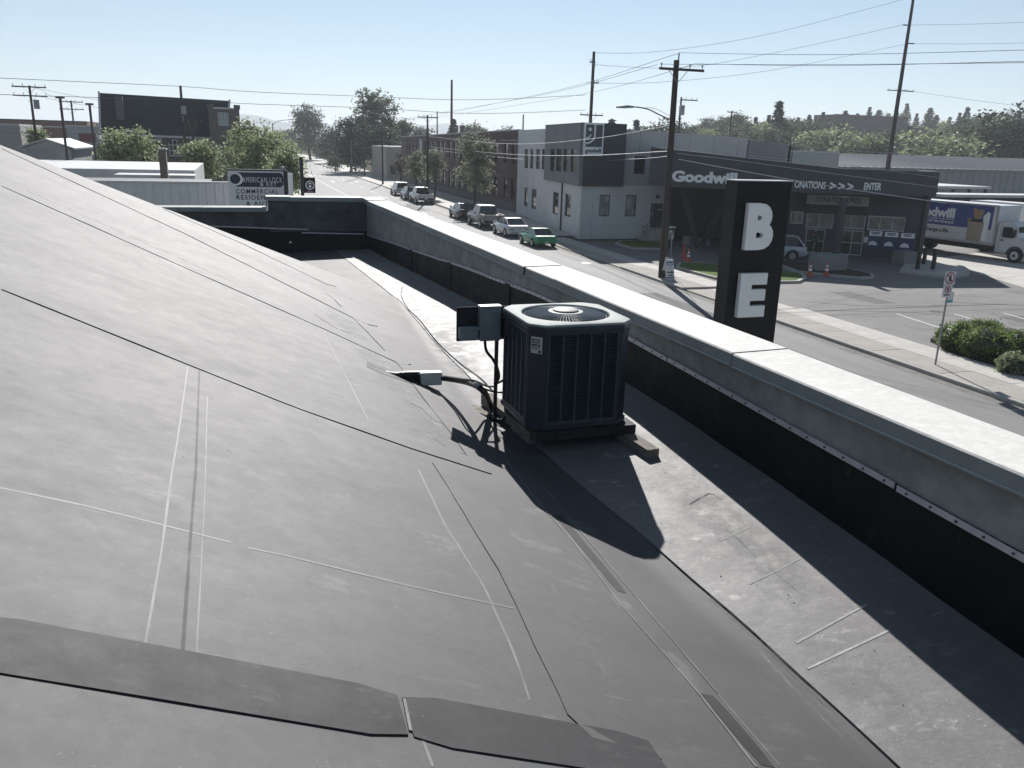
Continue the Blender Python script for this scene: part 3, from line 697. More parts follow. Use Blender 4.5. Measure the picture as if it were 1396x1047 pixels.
# ================================================================== BLADE SIGN ON THE FACADE
m_sign = M('black_sign_paint', (.007, .008, .011), .5, .2, 3., .05, 50, .35)
m_let = M('white_acrylic', (.80, .81, .82), .4, .04, 5., sp=.5)
SY = 8.35
bl = YP(1007, 247, SY); br = YP(1079, 249, SY)
sx0, sx1, sz1 = float(bl[0]), float(br[0])+.02, float(bl[2])
bs_ = thing('blade_sign', 'tall black blade sign with white raised letters beyond the parapet', 'sign', ((sx0+sx1)/2, SY+.1, 2.6))
mb = MB(); mb.bbox(sx0, sx1, SY, SY+.26, 2.6, sz1, .008); mb.build('cabinet', m_sign, bs_)
mb = MB(); mb.bbox(sx0-.008, sx1+.008, SY-.008, SY+.268, sz1, sz1+.012, .004); mb.build('top_cap', M('sign_cap', (.35, .36, .37), .4), bs_)
for ch, (u0, v0, u1, v1) in (('B', (1012, 341, 1057, 277)), ('E', (1002, 433, 1046, 372))):
    A = YP(u0, v0, SY-.06); B = YP(u1, v1, SY-.06)
    mb = MB(); lettering(mb, ch, (A[0]+.02, SY-.005, A[2]), (1, 0, 0), (0, 0, 1), B[0]-A[0]-.01, B[2]-A[2], .07, .03, .03)
    mb.build('raised_letter', m_let, bs_)
for z in (3.0, 4.4): mb = MB(); mb.box(Xout(SY)-.06, sx0+.001, SY+.08, SY+.18, z, z+.1); mb.build('bracket', m_sign, bs_)
# ================================================================== GROUND, STREET, PAVEMENTS
m_ground = M('dry_ground', (.13, .125, .10), 1., .25, .05, sp=.0, big=.2, bigs=.01)
m_asph = M('street_asphalt', (.20, .198, .196), .8, .12, 1.5, .3, 120, .3, big=.12, bigs=.12, stretch=(1, .25, 1))
m_lot = M('lot_asphalt', (.19, .185, .18), .85, .14, .9, .3, 100, .25, big=.12, bigs=.15)
m_conc = M('pavement_concrete', (.46, .44, .41), .85, .12, 3., .3, 60, .25, big=.12, bigs=.5)
m_agg = M('aggregate_concrete', (.36, .34, .31), .9, .22, 14., .5, 60, .2, big=.12, bigs=.6)
m_kerb = M('kerb_concrete', (.40, .39, .36), .85, .15, 5., .3, 60, .2)
m_white = M('road_paint', (.62, .62, .6), .7, .2, 8., sp=.2)
m_grass = M('lawn', (.11, .16, .045), .95, .35, 20., .9, 200, .1)
m_soil = M('planting_bed', (.07, .06, .05), .95, .5, 12., .8, 80, .1)
def cx(Y): return 21.1+.006*Y
def sheet(name, poly, z, m, kind='structure', parent=None):
    mb = MB(); mb.add([(x, y, z) for x, y in poly], [tuple(range(len(poly)))])
    o = mb.build(name, m, parent)
    if parent is None: o['kind'] = kind
    return o
sheet('ground', [(-9000, -3000), (9000, -3000), (9000, 12000), (-9000, 12000)], -.012, m_ground)
sheet('street', [(8, -40), (cx(-40), -40), (cx(0), 0), (cx(620), 620), (8.2, 620)], 0, m_asph)
sheet('car_park', [(24.2, -30), (75, -30), (75, 58), (24.2, 58)], -.004, m_lot)
sheet('near_pavement', [(4.2, -40), (8.0, -40), (8.2, 120), (4.2, 120)], .11, m_conc)
kb = MB(); kb.box(7.95, 8.12, -40, 160, -.02, .12); o = kb.build('near_kerb', m_kerb); o['kind'] = 'structure'
q = MB(); q.add([(cx(61)+.16, 61, .13), (25.0, 61, .13), (27.6, 84, .13), (29.5, 130, .13), (30, 420, .13), (cx(420)+.16, 420, .13)], [(0, 1, 2, 3, 4, 5)]); side = q.build('pavement', m_conc); side['kind'] = 'structure'
slabs = {}
def slab_mesh(w, l, m):
    k = (round(w, 2), round(l, 2), m.name)
    if k not in slabs: q = MB(); q.bbox(0, w-.012, 0, l-.012, -.15, 0, .012); me = q.mesh('slab'); me.materials.append(m); slabs[k] = me
    return slabs[k]
Y0 = -6.
segs = [(-6, 31, .13), (31, 37, .03), (37, 44.5, .13), (44.5, 61, .03)]
for a, b, zt in segs:
    n = max(1, round((b-a)/1.55)); l = (b-a)/n
    for i in range(n):
        y = a+i*l; c0 = cx(y)+.16
        for row, (xo, w, mm) in enumerate(((0, 1.32, m_agg), (1.32, 1.36, m_conc))):
            o = new('paving_slab', slab_mesh(w, l, mm), side); o.location = (c0+xo, y, zt+random.uniform(-.004, .004)); o.rotation_euler = (random.uniform(-.002, .002), random.uniform(-.002, .002), -.006)
for a, b in ((-6, 31), (37, 44.5), (61, 140), (140, 420)):
    ks = np.arange(a, b, 3.0 if b < 200 else 40)
    for y in ks:
        y1 = min(b, y+(3.0 if b < 200 else 40))
        m_ = MB(); m_.loft([[(cx(t), t, -.02), (cx(t)+.155, t, -.02), (cx(t)+.155, t, .128), (cx(t)+.02, t, .128), (cx(t), t, .105)] for t in (y+.006, y1-.006)]); m_.build('kerb_stone', m_kerb, side)
# worn band and markings
def mark(name, pts, w, m=m_white, z=.004):
    mb = MB()
    for (a, b) in pts:
        a = np.array(a, float); b = np.array(b, float); e = (b-a)/np.linalg.norm(b-a); s_ = np.array([e[1], -e[0]])*w/2
        mb.add([(*(a-s_), z), (*(a+s_), z), (*(b+s_), z), (*(b-s_), z)], [(3, 2, 1, 0)])
    o = mb.build(name, m); o['kind'] = 'structure'; return o
mark('edge_line', [((13.3, 20), (13.6, 190))], .12)
mark('lane_line', [((17.4+.006*y, y), (17.4+.006*y, y+3)) for y in range(46, 300, 12)]+[((13.5+.006*y, y), (13.5+.006*y, y+3)) for y in range(200, 330, 12)], .12)
mark('stop_bar', [((14.2, 168.), (17.2, 168.)), ((18, 168.), (21.2, 168.))], .5)
mark('crossing_bars', [((14+.9*k, 172), (14+.9*k, 175)) for k in range(9)], .35)
mark('turn_arrows', [((15.6, 146), (15.6, 150)), ((19.6, 146), (19.6, 150)), ((15.2, 152), (15.9, 152)), ((19.2, 152), (20, 152))], .35)
for k, (a, b) in enumerate((((28.1, 29.5), (27.4, 24.)), ((30.9, 29.), (30.1, 23.)), ((33.5, 28.7), (32.7, 23.)))): mark('bay_line', [(a, b)], .10)
crk = M('crack_filler', (.05, .05, .052), .7)
rs = random.Random(11)
for pts in (((25.5, 33), (28, 31.5), (33, 30.8)), ((24.6, 31), (29, 29.8), (31, 28.2)), ((33, 31.8), (36, 30.2), (40, 30.4), (43, 31.5))):
    q = resample(pts, .5); q = [(x+rs.uniform(-.08, .08), y+rs.uniform(-.08, .08)) for x, y in q]
    mark('sealed_crack', list(zip(q[:-1], q[1:])), .05, crk, .002)
for x_ in (9.6, 11.0, 16.2, 18.4): mark('tyre_polish', [((x_+.4, 8), (x_+.4+.9, 150))], .05, crk, .0025)

m_pat = M('asphalt_patch', (.12, .12, .122), .85, .15, 2., .3, 100, .2); m_stain = M('oil_stain', (.10, .098, .095), .6, .5, 3., c2=(.17, .166, .16))
rsp = random.Random(3)
def blob(name, x, y, rx, ry, m, z, n=18):
    mb = MB(); mb.add([(x+rx*math.cos(2*math.pi*k/n)*rsp.uniform(.8, 1.15), y+ry*math.sin(2*math.pi*k/n)*rsp.uniform(.8, 1.15), z) for k in range(n)], [tuple(range(n))]); o = mb.build(name, m); o['kind'] = 'structure'
for x, y, w, l in ((15.2, 24, 1.6, 5), (19.0, 33, 1.1, 7), (16.4, 58, 2.2, 4), (18.2, 92, 1.5, 9), (34, 27, 3, 2.2), (29.5, 33.5, 1.2, 3.2)):
    mb = MB(); mb.add([(x+rsp.uniform(-.1, .1)+sx*w/2, y+rsp.uniform(-.1, .1)+sy*l/2, .0012) for sx, sy in ((-1, -1), (1, -1), (1, 1), (-1, 1))], [(0, 1, 2, 3)]); o = mb.build('asphalt_patch', m_pat); o['kind'] = 'structure'
for x, y, rx, ry in ((27, 27, .5, .7), (29.6, 26.3, .4, .6), (32, 26.6, .5, .5), (36, 33, .6, .4), (40, 33.5, .8, .5), (20.2, 47, .3, .5), (17, 38, .25, .8), (31, 31, .7, .35)): blob('oil_stain', x, y, rx, ry, m_stain, .0014)
for x, y in ((17.2, 41.5), (15.4, 71.), (30.5, 29.6)):
    mb = MB(); mb.disc((x, y, .002), .33, (0, 0, 1), .004, 24); o = mb.build('manhole_cover', M('cast_iron', (.06, .058, .055), .6, .3, 30.)); o['kind'] = 'structure'
for y in (23.4, 66., 118.):
    mb = MB(); mb.box(cx(y)-.5, cx(y)-.03, y, y+.9, -.004, .003); o = mb.build('street_drain', M('cast_iron', (.06, .058, .055), .6, .3, 30.)); o['kind'] = 'structure'
gl_ = MB(); gl_.add([(cx(-6)-.45, -6, .0022), (cx(-6)-.001, -6, .0022), (cx(130)-.001, 130, .0022), (cx(130)-.45, 130, .0022)], [(0, 1, 2, 3)]); o = gl_.build('gutter_dirt', M('gutter_dirt', (.11, .105, .098), .9, .35, 2., c2=(.19, .187, .18))); o['kind'] = 'structure'

# ================================================================== GOODWILL CORNER BLOCK
m_lite = M('pale_grey_panel', (.60, .605, .61), .7, .07, 1.5, sp=.3, big=.06)
m_mid = M('mid_grey_panel', (.40, .40, .405), .7, .07, 1.5, sp=.3, big=.06)
m_dkp = M('charcoal_panel', (.18, .19, .20), .65, .08, 1.5, sp=.3, big=.06)
m_blk = M('near_black_panel', (.062, .069, .078), .6, .1, 1.5, sp=.3)
m_roofw = M('white_roofing', (.55, .56, .56), .7, .1, .6, sp=.2)
m_trim = M('dark_metal_trim', (.03, .032, .036), .5)
m_alu = M('aluminium_frame', (.45, .46, .47), .4, .05, m=.5)
g_dk = glass('dark_window'); g_cur = M('curtained_window', (.5, .5, .48), .25, .75, 2.6, sp=.6, c2=(.05, .055, .06), stretch=(1, 1, .5))  # curtained panes: the bright reflection is put into their colour too
g_int = M('shopfront_glass', (.05, .065, .05), .08, .8, 1.3, sp=.6)
gA, gB = (27.35, 82.6), (25.0, 59.8)                   # street face, far end to corner
gC = (60.0, 59.8)
gw = thing('corner_shop_building', 'two storey grey panelled corner building with a square smiling logo sign', 'building', (26, 66, 0))
zt = 8.6; zm = 4.10
sA = PV(748, 170, gA, gB)[0]
lowh = []
for u0, v0, u1, v1 in ((714.5, 255, 719.5, 281), (724.5, 257, 731, 284), (753.5, 261, 761, 291), (770, 263.5, 778, 294)):
    a = PV(u0, (v0+v1)/2, gA, gB)[0]; b = PV(u1, (v0+v1)/2, gA, gB)[0]; lowh.append((a, b, PV(u0, v1, gA, gB)[1], PV(u0, v0, gA, gB)[1]))
mb = MB(); wall(mb, gA, gB, .0, zm, lowh, .2); lw_ = mb.build('lower_wall', m_lite, gw)
for h in lowh: window(gw, gA, gB, *h, m_trim, g_dk)
uph = []
for u0, v0, u1, v1 in ((715, 203, 720, 229), (722.5, 203, 727, 229.5), (730.5, 203, 736, 230), (738.5, 203, 744.5, 231)):
    a = PV(u0, 216, gA, gB)[0]; b = PV(u1, 216, gA, gB)[0]; uph.append((a, b, PV(u0, v1, gA, gB)[1], PV(u0, v0, gA, gB)[1]))
e_, n_, L_ = frame(gA, gB)
gM = tuple((np.array([*gA, 0])+e_*(sA-.003))[:2])
mb = MB(); wall(mb, gA, gM, zm+.004, 8.35, [h for h in uph], .2); mb.build('upper_wall', m_lite, gw)
for h in uph: window(gw, gA, gM, *h, m_trim, g_dk)
# projecting charcoal box at the corner
off = n_*.28
bA = tuple((np.array([*gA, 0])+e_*sA+off)[:2]); bB = tuple((np.array([*gB, 0])+off)[:2]); bB = (bB[0], gB[1]-.28)
xr = PV(853, 200, (bB[0], bB[1]), (60, bB[1]))[0]
bC = (bB[0]+xr, bB[1])
uph2 = []
for u0, v0, u1, v1 in ((750, 203, 756, 233), (758.5, 203, 765.5, 233.5), (768.5, 203, 776, 234), (778, 203, 786, 234.5)):
    a = PV(u0, 216, bA, bB)[0]; b = PV(u1, 216, bA, bB)[0]; uph2.append((a, b, PV(u0, v1, bA, bB)[1], PV(u0, v0, bA, bB)[1]))
mb = MB(); wall(mb, bA, bB, zm-.06, zt, uph2, .2); mb.build('corner_box_wall', m_dkp, gw)
for h in uph2: window(gw, bA, bB, *h, m_trim, g_dk)
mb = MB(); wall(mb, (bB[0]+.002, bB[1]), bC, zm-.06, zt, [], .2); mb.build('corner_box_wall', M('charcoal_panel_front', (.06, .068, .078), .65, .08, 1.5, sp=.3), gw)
mb = MB(); mb.prism([bA, (bB[0]+.01, bB[1]+.01), (bC[0], bC[1]+.01), (bC[0], 75), (bA[0]+6, 75)], zt-.35, zt-.3); mb.build('roof', m_roofw, gw)
mb = MB(); mb.prism([bA, bB, bC, (bC[0], gB[1]+.1), (gB[0]+.1, gB[1]+.1), (gM[0]+.1, gM[1])], zm-.07, zm-.062); mb.build('box_soffit', m_trim, gw)
mb = MB(); slab(mb, bA, bB, 0, frame(bA, bB)[2], zt, zt+.05, -.2, .03); slab(mb, bB, bC, -.02, frame(bB, bC)[2], zt+.003, zt+.053, -.2, .03); mb.build('roof_edge', m_trim, gw)
# panel joints as shallow grooves' cover strips and the downpipe
for s_ in (2.2, 4.7, 7.1, 12.6): 
    mb = MB(); slab(mb, gA, gB, s_, s_+.03, .05, zm-.02, .001, .012); mb.build('panel_joint', m_mid, gw)
for s_ in (3.2, 6.4):
    mb = MB(); slab(mb, bA, bB, s_, s_+.025, zm, zt-.02, .001, .01); mb.build('panel_joint', m_blk, gw)
sdp = PV(765.5, 290, gA, gB)[0]
mb = MB(); slab(mb, gA, gB, sdp, sdp+.12, .1, zm-.07, .01, .12); mb.build('downpipe', m_trim, gw)
# side face
fr0, fr1 = (gB[0]+.003, gB[1]), (float(YP(906, 300, gB[1])[0]), gB[1])
fh = []
for u0, v0, u1, v1 in ((817, 265.5, 831.5, 295), (852.5, 265.5, 867.5, 295)):
    a = PV(u0, 280, fr0, fr1)[0]; b = PV(u1, 280, fr0, fr1)[0]; fh.append((a, b, PV(u0, v1, fr0, fr1)[1], PV(u0, v0, fr0, fr1)[1]))
sdr = (PV(886.5, 295, fr0, fr1)[0], PV(903.5, 295, fr0, fr1)[0]); zdr = (PV(890, 309, fr0, fr1)[1], PV(890, 277, fr0, fr1)[1])
mb = MB(); wall(mb, fr0, fr1, 0, zm-.004, fh+[(sdr[0], sdr[1], zdr[0], zdr[1])], .2); mb.build('lower_wall', m_lite, gw)
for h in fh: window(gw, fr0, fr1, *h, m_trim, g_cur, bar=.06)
mb = MB(); slab(mb, fr0, fr1, sdr[0], sdr[1], zdr[0], zdr[1], -.12, -.06); dd = mb.build('door', m_blk, gw)
mb = MB(); slab(mb, fr0, fr1, sdr[0]+.7, sdr[0]+.95, zdr[1]-.55, zdr[1]-.45, -.06, -.045); mb.build('door_plate', m_lite, dd)
mb = MB(); slab(mb, fr0, fr1, sdr[0]+.1, sdr[0]+.16, zdr[0]+.9, zdr[0]+1.1, -.06, -.02); mb.build('handle', m_alu, dd)
for k in range(4): mb = MB(); slab(mb, fr0, fr1, sdr[0]-.3-.3*(3-k), sdr[1]+.3, zdr[0]*k/4+.004, zdr[0]*(k+1)/4-.002, .003, 1.5); mb.build('step', m_conc, gw)
rl = MB()
for k in range(8):
    sx = sdr[0]-1.35+k*.21; zb = min(zdr[0], max(0, (sx-sdr[0]+1.4)/1.3*zdr[0])); p = np.array([*fr0, 0])+np.array([sx, -1.45, 0]); rl.tube([p+(0, 0, zb), p+(0, 0, zb+1.0)], .02, 5)
p = np.array([*fr0, 0.]); rl.tube([p+(sdr[0]-1.4, -1.45, 1.0), p+(sdr[0]-.1, -1.45, zdr[0]+1.0), p+(sdr[1]+.3, -1.45, zdr[0]+1.0)], .025, 6); rl.build('handrail', m_trim, gw, kind='stuff')
for s_ in (1.0, 4.3, 6.2, 7.6):
    if s_ < frame(fr0, fr1)[2]-.1 and not any(h[0]-.05 < s_ < h[1]+.05 for h in fh): mb = MB(); slab(mb, fr0, fr1, s_, s_+.025, .05, zm-.1, .001, .010); mb.build('panel_joint', m_mid, gw)
mb = MB(); slab(mb, fr0, fr1, .02, sdr[0]-.05, 1.02, 1.045, .001, .009); mb.build('panel_joint', m_mid, gw)
sl_ = PV(896, 268, fr0, fr1); mb = MB(); slab(mb, fr0, fr1, sl_[0]-.12, sl_[0]+.12, sl_[1]-.12, sl_[1]+.12, .003, .15); mb.build('wall_lamp', m_trim, gw)
# upper side wall with sloped parapet line
u0p = (bC[0]+.003, gB[1]); u1p = (46.5, gB[1])
sW = [PV(u, 220, u0p, u1p)[0] for u in (865, 880, 892, 912)]
uh = [(sW[0], sW[1], PV(872, 237, u0p, u1p)[1], PV(872, 213, u0p, u1p)[1])]
zl, zr2 = PV(854, 176, u0p, u1p)[1], PV(1018, 188, u0p, u1p)[1]
s18 = PV(1018, 200, u0p, u1p)[0]
u1q = (u0p[0]+s18, gB[1])
mb = MB(); wall(mb, u0p, u1q, zm, zl, uh, .2, ztop=(zl, zr2)); mb.build('upper_wall', m_mid, gw)
window(gw, u0p, u1q, *uh[0], m_trim, g_dk, nz=2)
for k in range(5):
    s_ = s18*(k+.6)/5; mb = MB(); slab(mb, u0p, u1q, s_, s_+.03, zm+2.0, zl+(zr2-zl)*s_/s18-.08, .001, .012); mb.build('panel_joint', m_dkp, gw)
mb = MB(); mb.prism([(u0p[0], gB[1]+.21), (u1q[0], gB[1]+.21), (u1q[0], 76), (u0p[0], 76)], zr2-.5, zr2-.45); mb.build('roof', m_roofw, gw)
# darker end block
d0 = (u1q[0]+.003, gB[1]-.35); zd = PV(1020, 191, d0, (60, d0[1]))[1]; sE = PV(1078, 205, d0, (60, d0[1]))[0]; d1 = (d0[0]+sE, d0[1])
mb = MB(); wall(mb, d0, d1, zm, zd, [], .2, ztop=(zd, PV(1078, 197, d0, d1)[1])); mb.build('end_block_wall', m_dkp, gw)
mb = MB(); wall(mb, d1, (d1[0], 74), zm, zd-.3, [], .2); mb.build('end_block_wall', m_dkp, gw)
# square logo sign at the corner of the box
lp0, lp1 = bB, bC
a0 = PV(794, 212, lp0, lp1); a1 = PV(823, 168, lp0, lp1)
LX0, LX1, LZ0, LZ1 = max(a0[0], .05), a1[0], a0[1], a1[1]
mb = MB(); slab(mb, lp0, lp1, LX0, LX1, LZ0, LZ1, .02, .14); lgo = mb.build('logo_sign', m_let, gw)
def lb(x0, x1, y0, y1, d=.15): 
    q = MB(); W_, H_ = LX1-LX0, LZ1-LZ0; slab(q, lp0, lp1, LX0+W_*x0, LX0+W_*x1, LZ0+H_*y0, LZ0+H_*y1, .141, d); return q
m_lgb = M('logo_slate', (.075, .085, .10), .5)
lb(.09, .93, .27, .94).build('logo_field', m_lgb, lgo)
W_, H_ = LX1-LX0, LZ1-LZ0; eL, nL, _ = frame(lp0, lp1)
def lpos(x, y, d): return np.array([*lp0, 0])+eL*(LX0+W_*x)+nL*d+np.array([0, 0, LZ0+H_*y])
mb = MB(); mb.disc(lpos(.29, .80, .155), .085*W_, nL, .02, 20); mb.build('logo_eye', m_let, lgo)
def stroke(pts, w, d0_=.152, d1_=.165):
    q = MB(); P = [np.array(p) for p in pts]; rings = []
    for i, p in enumerate(P):
        t = P[min(i+1, len(P)-1)]-P[max(i-1, 0)]; t = t/np.linalg.norm(t*np.array([W_, H_])); m2 = np.array([-t[1]*H_/W_, t[0]*W_/H_]); m2 = m2/np.linalg.norm(m2*np.array([W_, H_]))
        rings.append([lpos(*(p+m2*w*s_), d) for s_, d in ((-1, d0_), (1, d0_), (1, d1_), (-1, d1_))])
    q.loft(rings); return q
arc = [(.10+.44*math.cos(t), .62+.24*math.sin(t)) for t in np.linspace(-math.pi/2, 0, 12)]
stroke([(.54, .94), (.54, .62)][:1]+[(.54, .75)]+arc[::-1], .04*W_).build('logo_g', m_let, lgo)
stroke([(.11+.24*math.cos(t)*.9, .64+.10*math.sin(t)) for t in np.linspace(-math.pi/2, .1, 8)], .035*W_).build('logo_smile', m_let, lgo)
mb = MB(); lettering(mb, 'goodwill', lpos(.10, .06, .142), eL, (0, 0, 1), W_*.80, H_*.16, .012, .03); mb.build('logo_lettering', m_blk, lgo)

# ------------------------------------------------------------------ canopy and donation entrance
cp = thing('drive_through_canopy', 'long dark drive-through canopy with white lettering on slanting columns', 'canopy', (36, 47, 0))
cL, cK, cR = (27.3, 53.2), (36.4, 44.6), (43.2, 43.6)
def zl_at(u, v, a, b): return PV(u, v, a, b)[1]
zb_ = 4.42
zL, zK, zR = zl_at(917, 201, cL, cK), zl_at(1144, 230, cK, cR), zl_at(1282, 234.5, cK, cR)
cB = (float(YP(891, 225, 59.3)[0]), 59.3)
mb = MB(); wall(mb, cB, (cL[0]-.003, cL[1]+.003), zb_, 6, [], .3, ztop=(zL, zL)); mb.build('fascia', m_blk, cp)
mb = MB(); wall(mb, cL, cK, zb_, 6, [], .3, ztop=(zL, zK)); mb.build('fascia', m_blk, cp)
mb = MB(); wall(mb, (cK[0]+.003, cK[1]), cR, zb_, 6, [], .3, ztop=(zK, zR)); mb.build('fascia', m_blk, cp)
mb = MB(); wall(mb, cR, (46.5, 48.5), zb_, 6, [], .3, ztop=(zR, zR)); mb.build('fascia', m_blk, cp)
mb = MB(); mb.prism([(cL[0]+.3, cL[1]+.3), (cK[0]+.2, cK[1]+.35), (cR[0]-.1, cR[1]+.35), (46.2, 48.6), (44.6, 58), (cB[0]+.2, 59.5)], 5.0, 5.06); mb.build('deck', m_roofw, cp)
mb = MB(); mb.prism([(cL[0]+.32, cL[1]+.32), (cK[0]+.22, cK[1]+.37), (cR[0]-.12, cR[1]+.37), (43.5, 45.3), (38, 50), (37, 59.5), (cB[0]+.25, 59.5)], zb_+.02, zb_+.06); mb.build('ceiling', M('canopy_ceiling', (.10, .10, .105), .8), cp)
mb = MB()
ecan, ncan, _ = frame(cL, cK)
def on(p0, p1, u, v, d): s_, z = PV(u, v, p0, p1); e, n, L = frame(p0, p1); return np.array([p0[0], p0[1], 0])+e*s_+n*d+np.array([0, 0, z]), s_, z
A, s0_, z0_ = on(cL, cK, 916, 247.5, .004); B, s1_, z1_ = on(cL, cK, 1006, 235.5, .004)
A2 = A.copy(); A2[2] = min(z0_, zl_at(1006, 248, cL, cK))
mb = MB(); lettering(mb, 'Goodwill', A, ecan, (0, 0, 1), s1_-s0_, 1.0 if z1_-z0_ < .5 else z1_-z0_, .08, .05); mb.build('sign_lettering', m_let, cp)
eR, nR, _ = frame(cK, cR)
A, s0_, z0_ = on(cL, cK, 1083, 256, .004); zt_ = zl_at(1083, 246, cL, cK); _, s1_, _ = on(cL, cK, 1126, 250, 0)
mb = MB(); lettering(mb, 'ONATIONS', A, ecan, (0, 0, 1), s1_-s0_, .46, .03, .02); mb.build('sign_lettering', m_let, cp)
mb = MB()
for k in range(3): lettering(mb, '>', A+ecan*(s1_-s0_+.25+.52*k), ecan, (0, 0, 1), .38, .46, .03, .03)
mb.build('sign_chevrons', m_let, cp)
A, s0_, z0_ = on(cK, cR, 1177, 259, .004); _, s1_, z1_ = on(cK, cR, 1202, 249.5, .004)
mb = MB(); lettering(mb, 'ENTER', A, eR, (0, 0, 1), s1_-s0_, .46, .03, .025); mb.build('sign_lettering', m_let, cp)
def post(u, v, y, w=.32):
    P = YP(u, v, y); x = float(P[0])
    mb = MB(); mb.box(x-w/2, x+w/2, y-w/2, y+w/2, .0, zb_+.03); mb.build('column', m_trim, cp)
    return x
# columns stand on concrete plinths
def plinth(u0, v0, u1, v1):
    P = GP((u0+u1)/2, v1); y = float(P[1]); x0 = float(YP(u0, v1, y)[0]); x1 = float(YP(u1, v1, y)[0]); z = float(YP(u0, v0, y)[2])
    mb = MB(); mb.bbox(x0, x1, y, y+1.1, 0, z, .03); mb.build('plinth', M('plinth_concrete', (.22, .23, .23), .85, .12, 2.), cp); return x0, x1, y, z
a = plinth(1116, 347.5, 1154, 371.5); post(1139, 350, a[2]+.5)
a = plinth(1231, 344, 1252, 362); post(1251, 350, a[2]+.45)
xb = float(GP(951, 338)[0]); yb = float(GP(951, 338)[1])
for dx, tx in ((0., -1.6), (.3, 2.3)):
    mb = MB(); p = np.array([xb+dx, yb, .1]); q = np.array([xb+dx+tx, yb+.3, zb_+.03]); d_ = (q-p)/np.linalg.norm(q-p); s_ = np.cross(d_, (0, 1, 0))
    mb.loft([[c+s_*.16+np.array([0, -.16, 0]), c+s_*.16+np.array([0, .16, 0]), c-s_*.16+np.array([0, .16, 0]), c-s_*.16+np.array([0, -.16, 0])] for c in (p, q)]); mb.build('slanting_column', m_trim, cp)
for u0, v0, u1, v1 in ((940, 323, 947, 336), (951, 325, 967, 336)): plinth(u0, v0, u1, v1)
# entrance wall
dn = thing('donation_entrance', 'dark donation entrance under the canopy with glazed doors and blue posters', 'shop front', (41, 49, 0))
w0, w1 = (37.2, 50.9), (44.6, 45.4)
def hs(u0, v0, u1, v1):
    a = PV(u0, (v0+v1)/2, w0, w1)[0]; b = PV(u1, (v0+v1)/2, w0, w1)[0]
    return (a, b, PV((u0+u1)/2, v1, w0, w1)[1], PV((u0+u1)/2, v0, w0, w1)[1])
hol = [hs(1077.5, 288.5, 1095, 305), hs(1099, 291, 1136, 311), hs(1141, 293, 1180, 312), hs(1097.5, 312, 1124, 340), hs(1145, 314, 1176, 350), hs(1183, 295, 1234, 315)]
zz_ = lambda h: (h[0], h[1], max(h[2], .05), h[3])
hol = [zz_(h) for h in hol]
hol[3] = (hol[3][0], hol[3][1], .05, hol[3][3]); hol[4] = (hol[4][0], hol[4][1], .05, hol[4][3])
L0 = frame(w0, w1)[2]
hol = [(max(.03, h[0]), min(L0-.03, h[1]), h[2], h[3]) for h in hol]
mb = MB(); wall(mb, w0, w1, 0, 4.25, hol, .25); mb.build('wall', m_blk, dn)
g_lite = M('hazy_glass', (.30, .29, .27), .3, .6, 2.2, sp=.5, c2=(.09, .09, .085))
for k, h in enumerate(hol):
    dr_ = k in (3, 4)
    window(dn, w0, w1, *h, m_alu, g_int if dr_ else g_lite, nx=3 if k == 5 else 2, nz=2 if dr_ else 1, bar=.07, name='glazed_door' if dr_ else 'window')
h = hs(1100, 264, 1184, 278)
mb = MB(); slab(mb, w0, w1, h[0], h[1], PV(1142, 279, w0, w1)[1], PV(1142, 266, w0, w1)[1], .003, .9); aw = mb.build('sign_box', M('grey_signboard', (.34, .35, .35), .6), dn)
e, n, _ = frame(w0, w1); zb2, zt2 = PV(1142, 277, w0, w1)[1], PV(1142, 268, w0, w1)[1]
mb = MB(); lettering(mb, 'DONATION XPRESS', np.array([*w0, 0])+e*(h[0]+.55)+n*.902+np.array([0, 0, zb2+.08]), e, (0, 0, 1), (h[1]-h[0])-1.0, zt2-zb2-.1, .02, .01, slant=.15); mb.build('sign_lettering', m_trim, aw)
mb = MB(); slab(mb, w0, w1, h[0], h[1], zb2-.75, zb2-.15, .003, .55); mb.build('awning', m_trim, dn)
m_blue = M('poster_blue', (.035, .05, .14), .5, .1, 3.)
for k, (u0, v0, u1, v1) in enumerate(((1183.5, 314.5, 1202, 338), (1204.5, 316, 1224, 339.5), (1226.5, 317.5, 1246, 341.5))):
    h = hs(u0, v0, u1, v1)
    h = (h[0], min(h[1], L0-.02), h[2], h[3])
    mb = MB(); slab(mb, w0, w1, *h, .003, .03); po = mb.build('poster', m_blue, dn)
    mb = MB(); slab(mb, w0, w1, h[0]+.02, h[1]-.02, h[3]-(h[3]-h[2])*.30, h[3]-.02, .031, .036); mb.build('poster_heading', m_let, po)
    mb = MB()
    for r_, wd in ((.10, .62), (.18, .5)):
        zc = h[3]-(h[3]-h[2])*r_; slab(mb, w0, w1, h[0]+(h[1]-h[0])*(.5-wd/2), h[0]+(h[1]-h[0])*(.5+wd/2), zc-.03, zc+.03, .037, .04)
    mb.build('poster_print', m_blue, po, kind='stuff')
    mb = MB(); c0 = h[0]+(h[1]-h[0])*.38; zc = h[2]+(h[3]-h[2])*.16; r_ = (h[1]-h[0])*.33
    arcp = [np.array([*w0, 0])+e*(c0+r_*math.cos(t))+np.array([0, 0, zc+r_*math.sin(t)]) for t in np.linspace(0, math.pi, 13)]
    mb.loft([[p+n*.031 for p in arcp], [p+n*.036 for p in arcp]]); mb.build('poster_arch', m_let, po)
h = hs(1177.5, 323, 1183, 331); mb = MB(); slab(mb, w0, w1, h[0], h[1], h[2], h[3], .003, .02); mb.build('notice', m_lite, dn)
